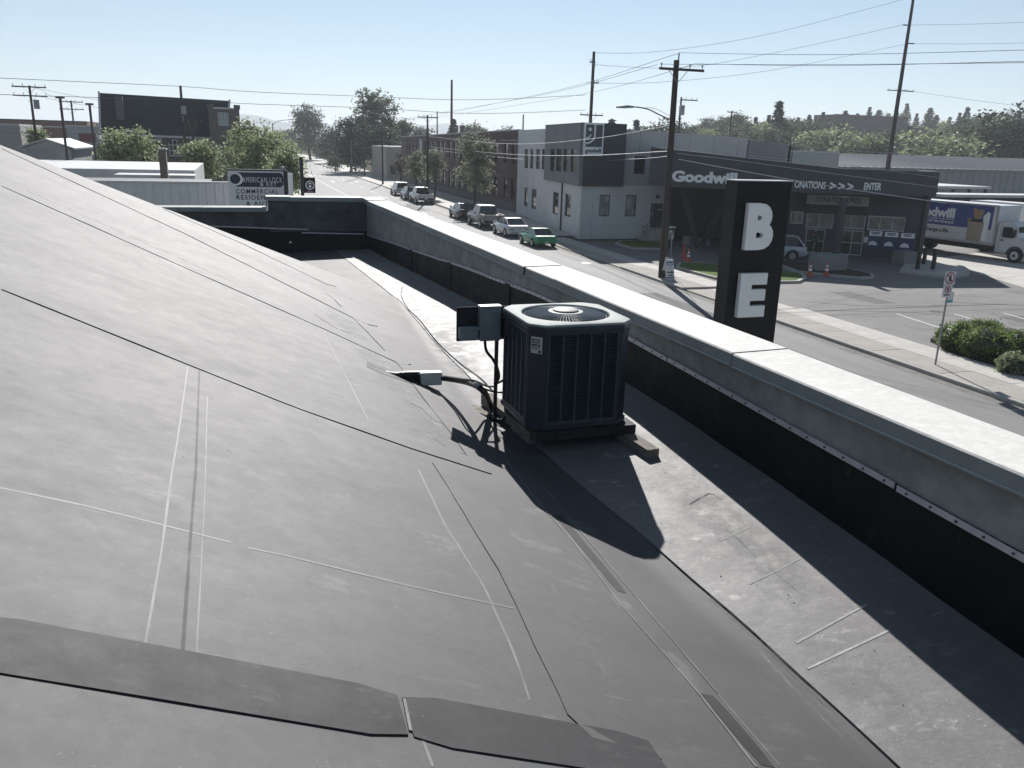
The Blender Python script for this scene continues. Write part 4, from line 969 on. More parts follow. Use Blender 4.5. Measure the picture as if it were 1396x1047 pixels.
# recess walls under the canopy, its shade put into their near-black colour
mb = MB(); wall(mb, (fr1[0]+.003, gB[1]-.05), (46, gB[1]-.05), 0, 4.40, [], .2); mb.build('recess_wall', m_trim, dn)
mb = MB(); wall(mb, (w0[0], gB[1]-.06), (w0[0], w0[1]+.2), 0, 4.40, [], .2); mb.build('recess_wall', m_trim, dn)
mb = MB(); wall(mb, (w1[0]+.05, w1[1]+.1), (w1[0]+.05, 58.), 0, 4.25, [], .2); mb.build('side_wall', m_blk, dn)
# islands
def island(label, px, m, zt_=.13, kerb=True):
    poly = [tuple(GP(u, v)[:2]) for u, v in px]
    c = np.mean(poly, axis=0); t = thing('kerbed_island', label, 'traffic island', (c[0], c[1], 0))
    mb = MB(); mb.prism(poly, -.01, zt_); mb.build('kerb', m_kerb, t)
    inn = [tuple(np.array(p)+(c-np.array(p))/np.linalg.norm(c-np.array(p))*.22) for p in poly]
    mb = MB(); mb.prism(inn, zt_-.02, zt_+.006); mb.build('infill', m, t); return t, inn
island('kerbed island planted with a strip of lawn beside the wooden pole', ((921, 366), (945, 373), (975, 381), (1040, 387), (1090, 386), (1100, 380), (1094, 375), (1060, 371), (1010, 366), (960, 361), (925, 360)), m_grass)
island('kerbed island under the canopy carrying a concrete plinth', ((1060, 362), (1085, 372), (1140, 378), (1175, 381), (1192, 380), (1190, 376), (1150, 367), (1100, 360), (1065, 356)), m_soil)
island('rounded kerbed island with bollards by the end of the canopy', ((1225, 372), (1270, 378), (1305, 379), (1321, 377), (1322, 371), (1312, 364), (1290, 355), (1262, 350), (1240, 352)), m_conc)
island('lawn bed beside the steps of the grey corner building', ((838, 333), (862, 340), (905, 341), (912, 334), (880, 330), (845, 330)), m_grass)
ap = [tuple(GP(u, v)[:2]) for u, v in ((1275, 352), (1330, 372), (1396, 392), (1480, 372), (1480, 350), (1396, 346), (1330, 345))]
sheet('concrete_apron', ap, .0, m_conc)
def bollard(u, v, vt, label, m):
    P = GP(u, v, .13); z = float(YP(u, vt, P[1])[2]); mb = MB(); mb.tube([(P[0], P[1], .12), (P[0], P[1], z-.08), (P[0], P[1], z-.02), (P[0], P[1], z)], [.13, .13, .11, .04], 12); return mb.top('bollard', m, label, 'bollard', smooth=True)
m_bol = M('bollard_black', (.02, .021, .024), .45)
bollard(1250.5, 367, 343, 'black bollard standing against the canopy end column', m_bol)
bollard(1259, 360, 337, 'black bollard behind the others near the parked box truck', m_bol)
bollard(1271.5, 367, 340, 'black bollard nearest the rounded kerb end', m_bol)
def cone(label, u, v, h, white=True):
    P = GP(u, v); x, y = float(P[0]), float(P[1]); t = thing('traffic_cone', label, 'traffic cone', (x, y, 0))
    mo = M('cone_orange', (.48, .085, .04), .5, .1, 5.)
    mb = MB(); mb.bbox(x-.2, x+.2, y-.2, y+.2, 0, .04, .03); mb.build('base', mo, t)
    r_ = lambda z: .15-(.15-.03)*z/h
    mb = MB(); mb.tube([(x, y, .04), (x, y, h)], [r_(0), r_(h)], 14); mb.build('body', mo, t, smooth=True)
    if white:
        for a, b in ((.38, .55), (.66, .78)):
            mb = MB(); mb.tube([(x, y, h*a), (x, y, h*b)], [r_(h*a)+.004, r_(h*b)+.004], 14); mb.build('reflective_band', m_let, t)
cone('tall plain orange cone by the lawn island', 932, 353, 1.0, False)
cone('orange cone with a white band by the lawn island', 938, 357, .85)
cone('white banded orange cone beside the silver hatchback', 1103.5, 376, .80)
cone('white banded orange cone in front of the concrete plinth', 1126, 376.5, .85)
# ================================================================== VEHICLES
def car_paint(name, c, r=.3): return M('paint_'+name, c, r, .05, 2., sp=.5, coat=.6)
m_tyre = M('tyre', (.012, .012, .013), .8); m_rim = M('alloy', (.42, .43, .44), .35, m=.6); m_rl = M('tail_lamp', (.25, .02, .02), .25, sp=.6); m_hl = M('head_lamp', (.6, .62, .65), .15, sp=.7)
m_cg = glass('car_glass', (.012, .015, .018), .06); m_plate = M('number_plate', (.6, .6, .58), .5); m_plas = M('black_plastic', (.02, .02, .022), .6)
def car(label, loc, rz, paint, L, Wd, st, cab, glass_z, kind='car', group=None, bed=None, wr=.33, wb=None, rim=m_rim):
    """st: (x, z_bottom, z_belt, halfwidth) from tail (-) to nose (+);  cab: (x_rear_base, x_rear_top, x_front_top, x_front_base, z_roof)"""
    t = thing(kind.replace(' ', '_'), label, kind, loc, rz, group)
    mb = MB(); rings = []
    for x, zb, zt_, w in st:
        rings.append([(x, -w*.90, zb), (x, w*.90, zb), (x, w*.98, zb+(zt_-zb)*.25), (x, w, zb+(zt_-zb)*.55), (x, w*.97, zb+(zt_-zb)*.85), (x, w*.86, zt_), (x, -w*.86, zt_), (x, -w*.97, zb+(zt_-zb)*.85), (x, -w, zb+(zt_-zb)*.55), (x, -w*.98, zb+(zt_-zb)*.25)])
    mb.loft(rings); body = mb.build('body', paint, t, smooth=True, local=True)
    xr0, xr1, xf1, xf0, zr = cab; wbt = Wd/2*.86; wtp = Wd/2*.68
    gz = glass_z
    # glasshouse (dark glass) with painted roof and pillars over it
    g = MB(); g.loft([[(xr0, -wbt, gz-.02), (xr0, wbt, gz-.02), (xf0, wbt, gz-.02), (xf0, -wbt, gz-.02)], [(xr1, -wtp, zr-.03), (xr1, wtp, zr-.03), (xf1, wtp, zr-.03), (xf1, -wtp, zr-.03)]]); g.build('windows', m_cg, t, local=True)
    rf = MB(); rf.loft([[(xr1-.05, -wtp-.02, zr-.045), (xr1-.05, wtp+.02, zr-.045), (xf1+.05, wtp+.02, zr-.045), (xf1+.05, -wtp-.02, zr-.045)], [(xr1, -wtp, zr-.01), (xr1, wtp, zr-.01), (xf1, wtp, zr-.01), (xf1, -wtp, zr-.01)], [(xr1+.15, -wtp*.7, zr), (xr1+.15, wtp*.7, zr), (xf1-.15, wtp*.7, zr), (xf1-.15, -wtp*.7, zr)]]); rf.build('roof', paint, t, smooth=True, local=True)
    for s_ in (-1, 1):
        xm = (xr1+xf1)/2; xmb = (xr0+xf0)/2+.05
        for a, b, w in (((xr0, gz-.02), (xr1, zr-.03), .13), ((xf0, gz-.02), (xf1, zr-.03), .07), ((xmb, gz-.02), (xm, zr-.03), .06)):
            p = MB(); p.loft([[(a[0]-w/2, s_*(wbt-.03), a[1]), (a[0]+w/2, s_*(wbt-.03), a[1]), (a[0]+w/2, s_*(wbt+.006), a[1]), (a[0]-w/2, s_*(wbt+.006), a[1])], [(b[0]-w/2, s_*(wtp-.03), b[1]), (b[0]+w/2, s_*(wtp-.03), b[1]), (b[0]+w/2, s_*(wtp+.008), b[1]), (b[0]-w/2, s_*(wtp+.008), b[1])]]); p.build('pillar', paint, t, local=True)
        p = MB(); p.obox((xf0-.25, s_*(Wd/2+.07), gz+.08), (.05, 0, 0), (0, .09, 0), (0, 0, .065)); p.build('mirror', paint, t, local=True)
        # lamps
        zl_ = st[0][2]-.16; p = MB(); p.obox((-L/2+.02, s_*Wd/2*.72, zl_), (.03, 0, 0), (0, Wd*.10, 0), (0, 0, .07)); p.build('tail_lamp', m_rl, t, local=True)
        p = MB(); p.obox((L/2-.06, s_*Wd/2*.68, st[-1][2]-.12), (.05, 0, 0), (0, Wd*.11, 0), (0, 0, .06)); p.build('headlight', m_hl, t, local=True)
        for xw in ((-L/2+L*.20, L/2-L*.19) if wb is None else wb):
            w = MB(); c = (xw, s_*(Wd/2-.09), wr)
            w.loft([[(xw+r_*math.cos(2*math.pi*k/22), s_*(Wd/2+o_), wr+r_*math.sin(2*math.pi*k/22)) for k in range(22)] for o_, r_ in ((-.20, wr*.9), (-.18, wr), (-.0, wr), (.012, wr*.92), (.006, wr*.64))]); wo = w.build('wheel', m_tyre, t, smooth=True, local=True)
            w = MB(); w.disc((xw, s_*(Wd/2+.008), wr), wr*.62, (0, 1, 0), .03, 18); rm = w.build('rim', rim, wo, local=True)
            w = MB(); w.loft([[(xw+r_*math.cos(math.pi*k/10-.15), s_*(Wd/2-.0), wr+r_*math.sin(math.pi*k/10-.15)) for k in range(13)]+[(xw+(r_-.05)*math.cos(math.pi*k/10-.15), s_*(Wd/2-.0), wr+(r_-.05)*math.sin(math.pi*k/10-.15)) for k in range(12, -1, -1)] for r_ in (wr+.07,)]+[[(xw+r_*math.cos(math.pi*k/10-.15), s_*(Wd/2+.014), wr+r_*math.sin(math.pi*k/10-.15)) for k in range(13)]+[(xw+(r_-.05)*math.cos(math.pi*k/10-.15), s_*(Wd/2+.014), wr+(r_-.05)*math.sin(math.pi*k/10-.15)) for k in range(12, -1, -1)] for r_ in (wr+.07,)]); w.build('wheel_arch', m_plas, t, local=True)
    p = MB(); p.obox((-L/2-.02, 0, st[0][1]+.12), (.05, 0, 0), (0, Wd/2*.9, 0), (0, 0, .09)); p.build('rear_bumper', m_plas if bed else paint, t, local=True)
    p = MB(); p.obox((L/2+.01, 0, st[-1][1]+.12), (.05, 0, 0), (0, Wd/2*.88, 0), (0, 0, .09)); p.build('front_bumper', paint, t, local=True)
    p = MB(); p.obox((-L/2-.025 if not bed else -L/2-.075, 0, st[0][2]-.30 if not bed else st[0][1]+.14), (.008, 0, 0), (0, .16, 0), (0, 0, .075)); p.build('number_plate', m_plate, t, local=True)
    if bed:
        x0, x1, zb = bed
        for s_ in (-1, 1): p = MB(); p.box(x0, x1, s_*Wd/2*.90-.04, s_*Wd/2*.90+.04, zb-.02, zb+.10); p.build('bed_side', paint, t, local=True)
        p = MB(); p.box(x0-.03, x0+.05, -Wd/2*.90, Wd/2*.90, zb-.45, zb+.09); p.build('tailgate', paint, t, local=True)
        p = MB(); p.box(x0+.06, x1-.02, -Wd/2*.84, Wd/2*.84, zb-.02, zb+.003); p.build('bed_floor', m_plas, t, local=True)
    return t
NY = R(90)    # nose towards +Y (down the street, away from us)
def coupe_st(L, w, zt_): return [(-L/2, .42, zt_-.12, w*.82), (-L/2+.12, .28, zt_, w*.93), (-L/2+.6, .22, zt_+.03, w), (0, .20, zt_+.04, w), (L/2-1.1, .20, zt_, w), (L/2-.35, .24, zt_-.10, w*.95), (L/2-.08, .28, zt_-.22, w*.84), (L/2, .40, zt_-.28, w*.7)]
gp_ = 'cars parked along the far kerb'
car('small green two-door coupe parked along the far kerb', (20.35, 56.4, 0), NY, car_paint('green', (.015, .24, .10)), 4.0, 1.7, coupe_st(4.0, .85, .80), (-1.45, -.75, -.05, .85, 1.26), .82, group=gp_, wr=.30)
car('silver coupe parked between the green coupe and a grey pickup', (20.45, 63.1, 0), NY, car_paint('silver', (.50, .51, .52), .3), 4.7, 1.82, coupe_st(4.7, .91, .90), (-1.75, -.85, .0, 1.0, 1.40), .92, group=gp_)
def pick_st(L, w, zt_): return [(-L/2, .50, zt_-.02, w*.96), (-L/2+.1, .45, zt_, w), (-.5, .42, zt_, w), (1.0, .42, zt_+.02, w), (L/2-1.2, .42, zt_+.02, w), (L/2-.3, .42, zt_-.03, w*.97), (L/2, .5, zt_-.12, w*.9)]
car('dark grey crew-cab pickup parked behind the silver coupe', (20.45, 70.4, 0), NY, car_paint('gunmetal', (.13, .13, .135), .35), 5.7, 1.92, pick_st(5.7, .96, 1.08), (-.85, -.75, .75, 1.35, 1.82), 1.08, 'pickup truck', gp_, bed=(-2.85, -.9, 1.08), wr=.38)
car('near black sedan parked beyond the dark grey pickup', (20.5, 78.2, 0), NY, car_paint('black', (.016, .018, .022), .25), 4.8, 1.84, coupe_st(4.8, .92, .94), (-1.95, -1.15, .25, 1.15, 1.46), .95, group=gp_)
car('white pickup parked down the street past the street tree', (20.6, 98.3, 0), NY, car_paint('white', (.55, .56, .57), .35), 5.7, 1.95, pick_st(5.7, .97, 1.08), (-.85, -.75, .75, 1.35, 1.84), 1.08, 'pickup truck', gp_, bed=(-2.85, -.9, 1.08), wr=.38)
car('grey hatchback parked between the white pickup and a white SUV', (20.7, 105.6, 0), NY, car_paint('grey', (.28, .29, .31), .3), 4.4, 1.8, coupe_st(4.4, .9, .95), (-2.0, -1.6, .3, 1.1, 1.52), .95, group=gp_)
def suv_st(L, w, zt_): return [(-L/2, .45, zt_-.05, w*.88), (-L/2+.1, .35, zt_, w*.97), (0, .3, zt_+.02, w), (L/2-1.0, .3, zt_-.02, w), (L/2-.2, .35, zt_-.12, w*.92), (L/2, .45, zt_-.22, w*.82)]
car('white SUV parked farthest along the far kerb', (20.8, 113.2, 0), NY, car_paint('pearl', (.55, .56, .57), .35), 4.7, 1.88, suv_st(4.7, .94, 1.02), (-2.2, -1.85, .4, 1.25, 1.72), 1.02, 'SUV', gp_, wr=.36)
P = GP(1082, 356); car('silver hatchback waiting under the canopy by the donation doors', (float(P[0])-1.2, float(P[1])+1.2, 0), R(157), car_paint('ice', (.42, .45, .48), .3), 4.6, 1.86, suv_st(4.6, .93, .98), (-2.15, -1.65, .4, 1.2, 1.65), .98, 'hatchback', wr=.36)
lp = GP(112, 219); 
car('dark SUV parked by the light poles beyond the white fence', tuple(YP(111, 224, 82.)[:2])+(0.,), R(185), car_paint('darksuv', (.03, .035, .04), .3), 4.7, 1.9, suv_st(4.7, .95, 1.05), (-2.2, -1.8, .4, 1.25, 1.75), 1.05, 'SUV', wr=.37)
for k, (u, Y, c) in enumerate(((437, 330., (.5, .5, .5)), (460, 320., (.05, .05, .06)))):
    p = YP(u, 211, Y); car(('pale car parked far down the street under the trees', 'dark car parked far down the street under the trees')[k], (float(p[0]), Y, 0), R(40+90*k), car_paint('far%d' % k, c), 4.6, 1.85, suv_st(4.6, .92, 1.0), (-2.1, -1.6, .4, 1.2, 1.6), 1.0)

# box trucks
m_tw = M('truck_white', (.62, .63, .64), .4, .06, 2., sp=.45); m_tb = M('truck_blue', (.045, .075, .25), .4, .06, 2., sp=.45)
def box_truck(label, fx, fy, rz, Lb=7.6, prints=True):
    """origin on the ground at the front bumper centre, nose along +x"""
    t = thing('box_truck', label, 'truck', (fx, fy, 0), rz); Wd = 2.45
    xb1 = -2.35; xb0 = xb1-Lb; zb0, zb1 = 1.05, 3.75
    p = MB(); p.bbox(xb0, xb1, -Wd/2, Wd/2, zb0, zb1, .04); bx = p.build('cargo_box', m_tw, t, local=True)
    p = MB(); p.box(xb0-.01, xb1+.01, -Wd/2-.02, -Wd/2+.05, zb1-.08, zb1+.02); p.build('top_rail', m_alu, bx, local=True)
    p = MB(); p.box(xb0-.01, xb1+.01, -Wd/2-.02, -Wd/2+.05, zb0-.06, zb0+.1); p.build('lower_rail', m_alu, bx, local=True)
    p = MB(); p.box(xb1-.12, xb1+.02, -Wd/2-.025, -Wd/2+.05, zb0+.1, zb1-.08); p.build('front_rail', m_alu, bx, local=True)
    p = MB(); p.box(xb0, -.7, -.45, .45, .55, .95); p.build('chassis', m_plas, t, local=True)
    # cab
    prof = [(-2.25, .85), (-2.25, 2.55), (-1.95, 2.72), (-1.25, 2.68), (-.95, 2.45), (-.72, 1.72), (-.1, 1.50), (.0, 1.3), (.02, .75), (-.2, .6), (-2.25, .6)]
    p = MB(); p.loft([[(x, y, z) for x, z in prof] for y in (-1.08, -1.15, 1.15, 1.08)]); p.build('cab', m_tw, t, local=True)
    for s_ in (-1, 1):
        p = MB(); p.loft([[(x, s_*1.155, z) for x, z in ((-1.85, 1.65), (-1.85, 2.35), (-1.2, 2.35), (-.98, 1.65))], [(x, s_*1.17, z) for x, z in ((-1.85, 1.65), (-1.85, 2.35), (-1.2, 2.35), (-.98, 1.65))]]); p.build('side_window', m_cg, t, local=True)
        p = MB(); p.box(-2.0, -1.985, s_*1.152-.002, s_*1.152+.010, .75, 2.45); p.build('door_seam', m_plas, t, local=True)
        p = MB(); p.box(-1.9, -1.72, s_*1.16-.005, s_*1.16+.02, 1.42, 1.5); p.build('door_handle', m_plas, t, local=True)
        p = MB(); p.box(-.92, -.80, s_*1.32-.06, s_*1.32+.06, 1.75, 2.25); p.build('mirror', m_plas, t, local=True)
        for xw, wd in ((-.75, .3), (xb0+1.7, .55)):
            w = MB(); w.loft([[(xw+r_*math.cos(2*math.pi*k/24), s_*(1.14+o_), .5+r_*math.sin(2*math.pi*k/24)) for k in range(24)] for o_, r_ in ((-wd, .46), (-wd+.03, .5), (-.02, .5), (0, .47), (-.015, .3))]); wo = w.build('wheel', m_tyre, t, smooth=True, local=True)
            w = MB(); w.disc((xw, s_*1.12, .5), .29, (0, 1, 0), .05, 18); w.build('rim', m_tw, wo, local=True)
            w = MB(); w.disc((xw, s_*1.15, .5), .10, (0, 1, 0), .06, 12); w.build('hub', m_plas, wo, local=True)
        p = MB(); p.box(.0, .04, s_*.85-.16, s_*.85+.16, .95, 1.15); p.build('headlight', m_hl, t, local=True)
        p = MB(); n_ = 14; p.loft([[(-.75+r_*math.cos(math.pi*k/n_), s_*o_, .5+r_*math.sin(math.pi*k/n_)) for k in range(n_+1)]+[(-.75+.54*math.cos(math.pi*k/n_), s_*o_, .5+.54*math.sin(math.pi*k/n_)) for k in range(n_, -1, -1)] for o_, r_ in ((1.0, .62), (1.165, .62))]); p.build('mudguard', m_plas, t, local=True)
    p = MB(); p.loft([[(-.90, y, z) for y, z in ((-.98, 1.78), (.98, 1.78), (.9, 2.42), (-.9, 2.42))], [(-.82, y, z) for y, z in ((-1.0, 1.74), (1.0, 1.74), (.92, 2.44), (-.92, 2.44))]]); p.build('windscreen', m_cg, t, local=True)
    p = MB(); p.box(.015, .05, -.6, .6, .8, 1.25); p.build('grille', m_plas, t, local=True)
    p = MB(); p.box(-.05, .14, -1.15, 1.15, .45, .72); p.build('bumper', m_tw, t, local=True)
    if prints:
        y = -Wd/2; r_ = np.array([1., 0, 0]); up = (0, 0, 1)
        def pan(x0, x1, z0, z1, m, nm, d=.006):
            q = MB(); q.box(x0, x1, y-d, y-.001, z0, z1); return q.build(nm, m, bx, local=True)
        pan(xb0+.1, xb1-.35, zb0+1.0, zb1-.1, m_tb, 'blue_panel')
        q = MB(); lettering(q, 'Goodwill', (xb0+1.0, y-.013, zb0+1.55), r_, up, 3.9, .72, .006, .05); q.build('print_lettering', m_let, bx, local=True)
        q = MB(); q.box(xb0+1.0, xb0+4.9, y-.013, y-.007, zb0+1.44, zb0+1.48); q.build('print_rule', m_let, bx, local=True)
        q = MB(); lettering(q, 'of the Inland Northwest', (xb0+1.2, y-.013, zb0+1.15), r_, up, 3.7, .26, .006, .01); q.build('print_lettering', m_let, bx, local=True)
        q = MB(); lettering(q, 'Donate. Shop. Change a life.', (xb0+.15, y-.010, zb0+.42), r_, up, 4.5, .36, .006, .02); q.build('print_lettering', m_ink, bx, local=True)
        m_teddy = M('print_tan', (.36, .24, .13), .6, .2, 6.); m_bag = M('print_bag', (.36, .30, .23), .6, .1, 3.)
        bxx = xb1-1.5
        def flat(poly, m, nm, d): 
            q = MB(); q.loft([[(x, y-d+.004, z) for x, z in poly], [(x, y-d, z) for x, z in poly]]); q.build(nm, m, bx, local=True)
        circ_ = lambda cx_, cz, r_: [(cx_+r_*math.cos(2*math.pi*k/20), cz+r_*math.sin(2*math.pi*k/20)) for k in range(20)]
        flat(circ_(bxx-.52, zb0+1.5, .22), m_teddy, 'print_toy', .013); flat(circ_(bxx+.02, zb0+2.0, .36), m_teddy, 'print_toy', .015)
        flat(circ_(bxx-.28, zb0+2.28, .14), m_teddy, 'print_toy', .013); flat(circ_(bxx+.32, zb0+2.24, .14), m_teddy, 'print_toy', .013)
        flat([(bxx+.45, zb0+.2), (bxx+.9, zb0+.2), (bxx+.95, zb0+2.1), (bxx+.75, zb0+2.25), (bxx+.45, zb0+1.9)], m_let, 'print_book', .012)
        flat([(bxx-.62, zb0+.12), (bxx+.5, zb0+.12), (bxx+.58, zb0+1.45), (bxx-.66, zb0+1.45)], m_bag, 'print_bag', .017)
        flat([(bxx-.5, zb0+1.45), (bxx+.45, zb0+1.45), (bxx+.5, zb0+1.62), (bxx-.1, zb0+1.7), (bxx-.5, zb0+1.6)], m_plas, 'print_clothes', .016)
    return t
fw = GP(1374, 360)
box_truck('white and blue box truck with a large printed side and a toy in a bag', 51.75, 42.75, R(-82), 8.2)
t2 = box_truck('second white box truck standing behind the printed one', 56.3, 42.9, R(-82), 6.0, False)

# ================================================================== PERSON
def skin_fig(name, verts, edges, radii, m, parent=None, root=0):
    me = bpy.data.meshes.new(name); me.from_pydata([tuple(v) for v in verts], edges, []); me.materials.append(m)
    o = new(name, me, parent); sk = o.modifiers.new('skin', 'SKIN'); sk.use_smooth_shade = True
    for i, r_ in enumerate(radii):
        me.skin_vertices[0].data[i].radius = (r_, r_) if not hasattr(r_, '__len__') else r_
        me.skin_vertices[0].data[i].use_root = (i == root)
    ss_ = o.modifiers.new('subd', 'SUBSURF'); ss_.levels = 1; ss_.render_levels = 2
    return o
pp = GP(1112, 352)
per = thing('person', 'person in a green hi-vis vest and dark clothes bending towards the silver hatchback', 'person', (float(pp[0]), float(pp[1]), 0), R(160))
m_cl = M('dark_clothes', (.02, .022, .026), .85); m_vest = M('hi_vis_green', (.12, .42, .16), .7); m_skin = M('skin', (.35, .2, .14), .6); m_hair = M('dark_hair', (.02, .015, .012), .6)
V = [(0, 0, .95), (.06, 0, 1.15), (.16, 0, 1.36), (.22, 0, 1.47), (.27, 0, 1.55), (0, .10, .9), (.03, .12, .5), (0, .13, .09), (.14, .14, .04), (0, -.10, .9), (-.04, -.12, .5), (-.10, -.13, .09), (.03, -.14, .04),
     (.17, .19, 1.38), (.28, .24, 1.14), (.45, .18, 1.02), (.53, .15, 1.0), (.17, -.19, 1.38), (.26, -.25, 1.12), (.42, -.20, .98), (.50, -.16, .96)]
E_ = [(0, 1), (1, 2), (2, 3), (3, 4), (0, 5), (5, 6), (6, 7), (7, 8), (0, 9), (9, 10), (10, 11), (11, 12), (2, 13), (13, 14), (14, 15), (15, 16), (2, 17), (17, 18), (18, 19), (19, 20)]
r_ = [.14, .13, .15, .06, .06, .10, .065, .045, .045, .10, .065, .045, .045, .06, .047, .036, .035, .06, .047, .036, .035]
skin_fig('body', V, E_, r_, m_cl, per)
mb = MB(); mb.sphere((.31, 0, 1.63), .115, 14, 9, (.95, .8, 1.15)); hd_ = mb.build('head', m_skin, per, smooth=True, local=True)
mb = MB(); mb.sphere((.29, 0, 1.675), .12, 14, 9, (.95, .85, 1.0)); mb.build('hair', m_hair, hd_, smooth=True, local=True)
mb = MB(); mb.sphere((.42, 0, 1.62), .02, 8, 6); mb.build('nose', m_skin, hd_, local=True)
skin_fig('vest', [(.03, 0, 1.02), (.07, 0, 1.18), (.16, 0, 1.36), (.19, 0, 1.43)], [(0, 1), (1, 2), (2, 3)], [(.165, .165), (.155, .165), (.17, .21), (.09, .12)], m_vest, per)
for s_ in (-1, 1):
    for k in range(5):
        mb = MB(); bx_ = np.array((.53+(.01 if s_ > 0 else -.02), s_*.15+(-.03+.015*k), 1.0 if s_ > 0 else .96)); a_ = .02*k if k else -.02
        mb.tube([bx_, bx_+(.035, -.004*s_, -.015), bx_+(.06-.008*abs(k-2), -.006*s_, -.045)], [.009, .008, .006], 6); mb.build('finger', m_skin, per, local=True)

# ================================================================== POLES AND SIGNS
m_pole = M('pole_wood', (.060, .050, .044), .85, .3, 3., .4, 20, .2, stretch=(6, 6, .4)); m_polef = M('far_pole_wood', (.11, .10, .09), .85, .2, 3.); m_galv = M('galvanised_pole', (.28, .29, .30), .5, .1, 4., m=.4); m_ins = M('insulator', (.22, .23, .25), .4)
def pole(label, base, top, r0=.17, r1=.11, arms=(), m=m_pole, extra=None):
    """base, top world points; arms: (height, x0, x1) across the street direction"""
    b = np.array(base, float); tp = np.array(top, float); t = thing('utility_pole', label, 'utility pole', tuple(b))
    mb = MB(); mb.tube([b-(0, 0, .1), b+(tp-b)*.5, tp], [r0, (r0+r1)/2, r1], 12); mb.build('shaft', m, t, smooth=True)
    for z, x0, x1 in arms:
        c = b+(tp-b)*((z-b[2])/(tp[2]-b[2])); ym = c[1]-r1-.06
        mb = MB(); mb.box(c[0]+x0, c[0]+x1, ym-.05, ym+.05, z-.06, z+.06); a = mb.build('crossarm', m, t)
        for f in (.04, .32, .68, .96):
            x = c[0]+x0+(x1-x0)*f; q = MB(); q.tube([(x, ym, z+.06), (x, ym, z+.16), (x, ym, z+.2), (x, ym, z+.27)], [.02, .02, .05, .035], 8); q.build('insulator', m_ins, a)
        for s_ in (-1, 1):
            q = MB(); q.tube([(c[0]+s_*.05, ym-.05, z-.6), (c[0]+s_*.55*min(1, (x1-x0)/2.4), ym-.05, z-.05)], .018, 5); q.build('brace', m_galv, a)
    return t, b, tp
B = GP(902, 378, .13); yA = float(B[1])
TA = YP(922.5, 82, yA)
pA, bA_, tA_ = pole('tall wooden utility pole with a crossarm on the pavement by the A-board', B, TA, .20, .14, [(float(YP(922, 95, yA)[2]), -1.05, 1.5)])
mb = MB(); mb.tube([tA_+(.1, 0, -.4), YP(926, 72, yA)], .035, 6); mb.build('top_pin', m_ins, pA)
# street lamp arm on it
am = [YP(u, v, yA) for u, v in ((914, 163), (900, 157), (885, 149.5), (872, 146.5), (862, 145.5))]
mb = MB(); mb.tube(smooth_pts(am, 14), .035, 6); lam = mb.build('lamp_arm', m_galv, pA, smooth=True)
a_ = np.array(YP(863, 146, yA)); b_ = np.array(YP(841, 146, yA)); mb = MB(); mb.loft([[a_+(0, -.08, -.04), a_+(0, .08, -.04), a_+(0, .08, .05), a_+(0, -.08, .05)], [b_*.45+a_*.55+(0, -.16, -.06), b_*.45+a_*.55+(0, .16, -.06), b_*.45+a_*.55+(0, .14, .09), b_*.45+a_*.55+(0, -.14, .09)], [b_+(0, -.1, -.04), b_+(0, .1, -.04), b_+(0, .1, .04), b_+(0, -.1, .04)]]); mb.build('lamp_head', m_galv, lam)
mb = MB(); mb.tube(smooth_pts([YP(u, v, yA) for u, v in ((876, 147), (893, 148), (913, 158))], 8), .012, 5); mb.build('stay_rod', m_galv, pA)
def kpole(u, yb, X, top_v, label, arms=(), r0=.16, m=m_pole, Y=None):
    P = None
    if Y is None:
        # stand on the pavement at lateral X
        d = ray(u, yb); P = XP(u, yb, X); Y = float(P[1])
    x = float(YP(u, yb, Y)[0]); zt_ = float(YP(u, top_v, Y)[2])
    return pole(label, (x, Y, 0), (x, Y, zt_), r0, r0*.65, [(float(YP(u, v, Y)[2]), a, b) for v, a, b in arms], m)
k2 = kpole(583, 265, 22.2, 157, 'wooden utility pole with a crossarm behind the white pickup', [(160, -1.25, 1.25)])
k3 = kpole(522, 252, 22.4, 170, 'dark utility pole standing in front of the far tree mass', Y=139.)
k4 = kpole(497, 241, 22.6, 130, 'tall utility pole rising through the big far tree', [(160, -1.2, 1.2)], Y=170.)
k5 = kpole(480, 238, 23.0, 192, 'short street pole near the far crossing', Y=185., r0=.12, m=m_galv)
k6 = kpole(805, 165, 0, 70, 'tall wooden transmission pole behind the grey corner building', [(85, -.5, .1), (113, -.1, .6), (157, -1.3, 1.3)], Y=84., r0=.22)
bT = YP(1208.5, 240, 96.); tT = YP(1247, -14, 96.); bG = np.array(bT)+(np.array(bT)-np.array(tT))*(bT[2]/(tT[2]-bT[2]))
pT, bT_, tT_ = pole('very tall transmission pole rising beyond the canopy', bG, tT, .36, .17, [(float(YP(1228, 124, 96.)[2]), -2.2, 2.2)])
for u0, v, u1 in ((1231, 34, 1240), (1237, 59, 1246)):
    a_ = np.array(YP(u0, v, 96.)); b_ = np.array(YP(u1, v+.5, 96.)); mb = MB(); mb.tube([a_, b_], .09, 6); mb.build('side_arm', m_ins, pT)
k8 = kpole(615.5, 175, 0, 109, 'bare tall pole beyond the brown brick building', Y=150., r0=.28)
k9 = kpole(926, 170, 0, 132, 'pole with a grey transformer behind the grey corner building', [(136, -.2, 2.0)], Y=88., r0=.15)
mb = MB(); c = np.array(YP(929.5, 150, 88.)); mb.tube([c+(0, 0, -.55), c+(0, 0, .5), c+(0, 0, .58)], [.32, .32, .1], 12); mb.build('transformer', m_galv, k9[0], smooth=True)
k10 = kpole(996, 170, 0, 151, 'small far pole in front of the wooded hill', [(153, -.9, .9)], Y=120., r0=.14)
k11 = kpole(50, 195, 0, 117, 'utility pole with two crossarms beyond the grey garage', [(119, -1.5, 1.5), (131, -1.5, 1.5)], Y=95., r0=.16)
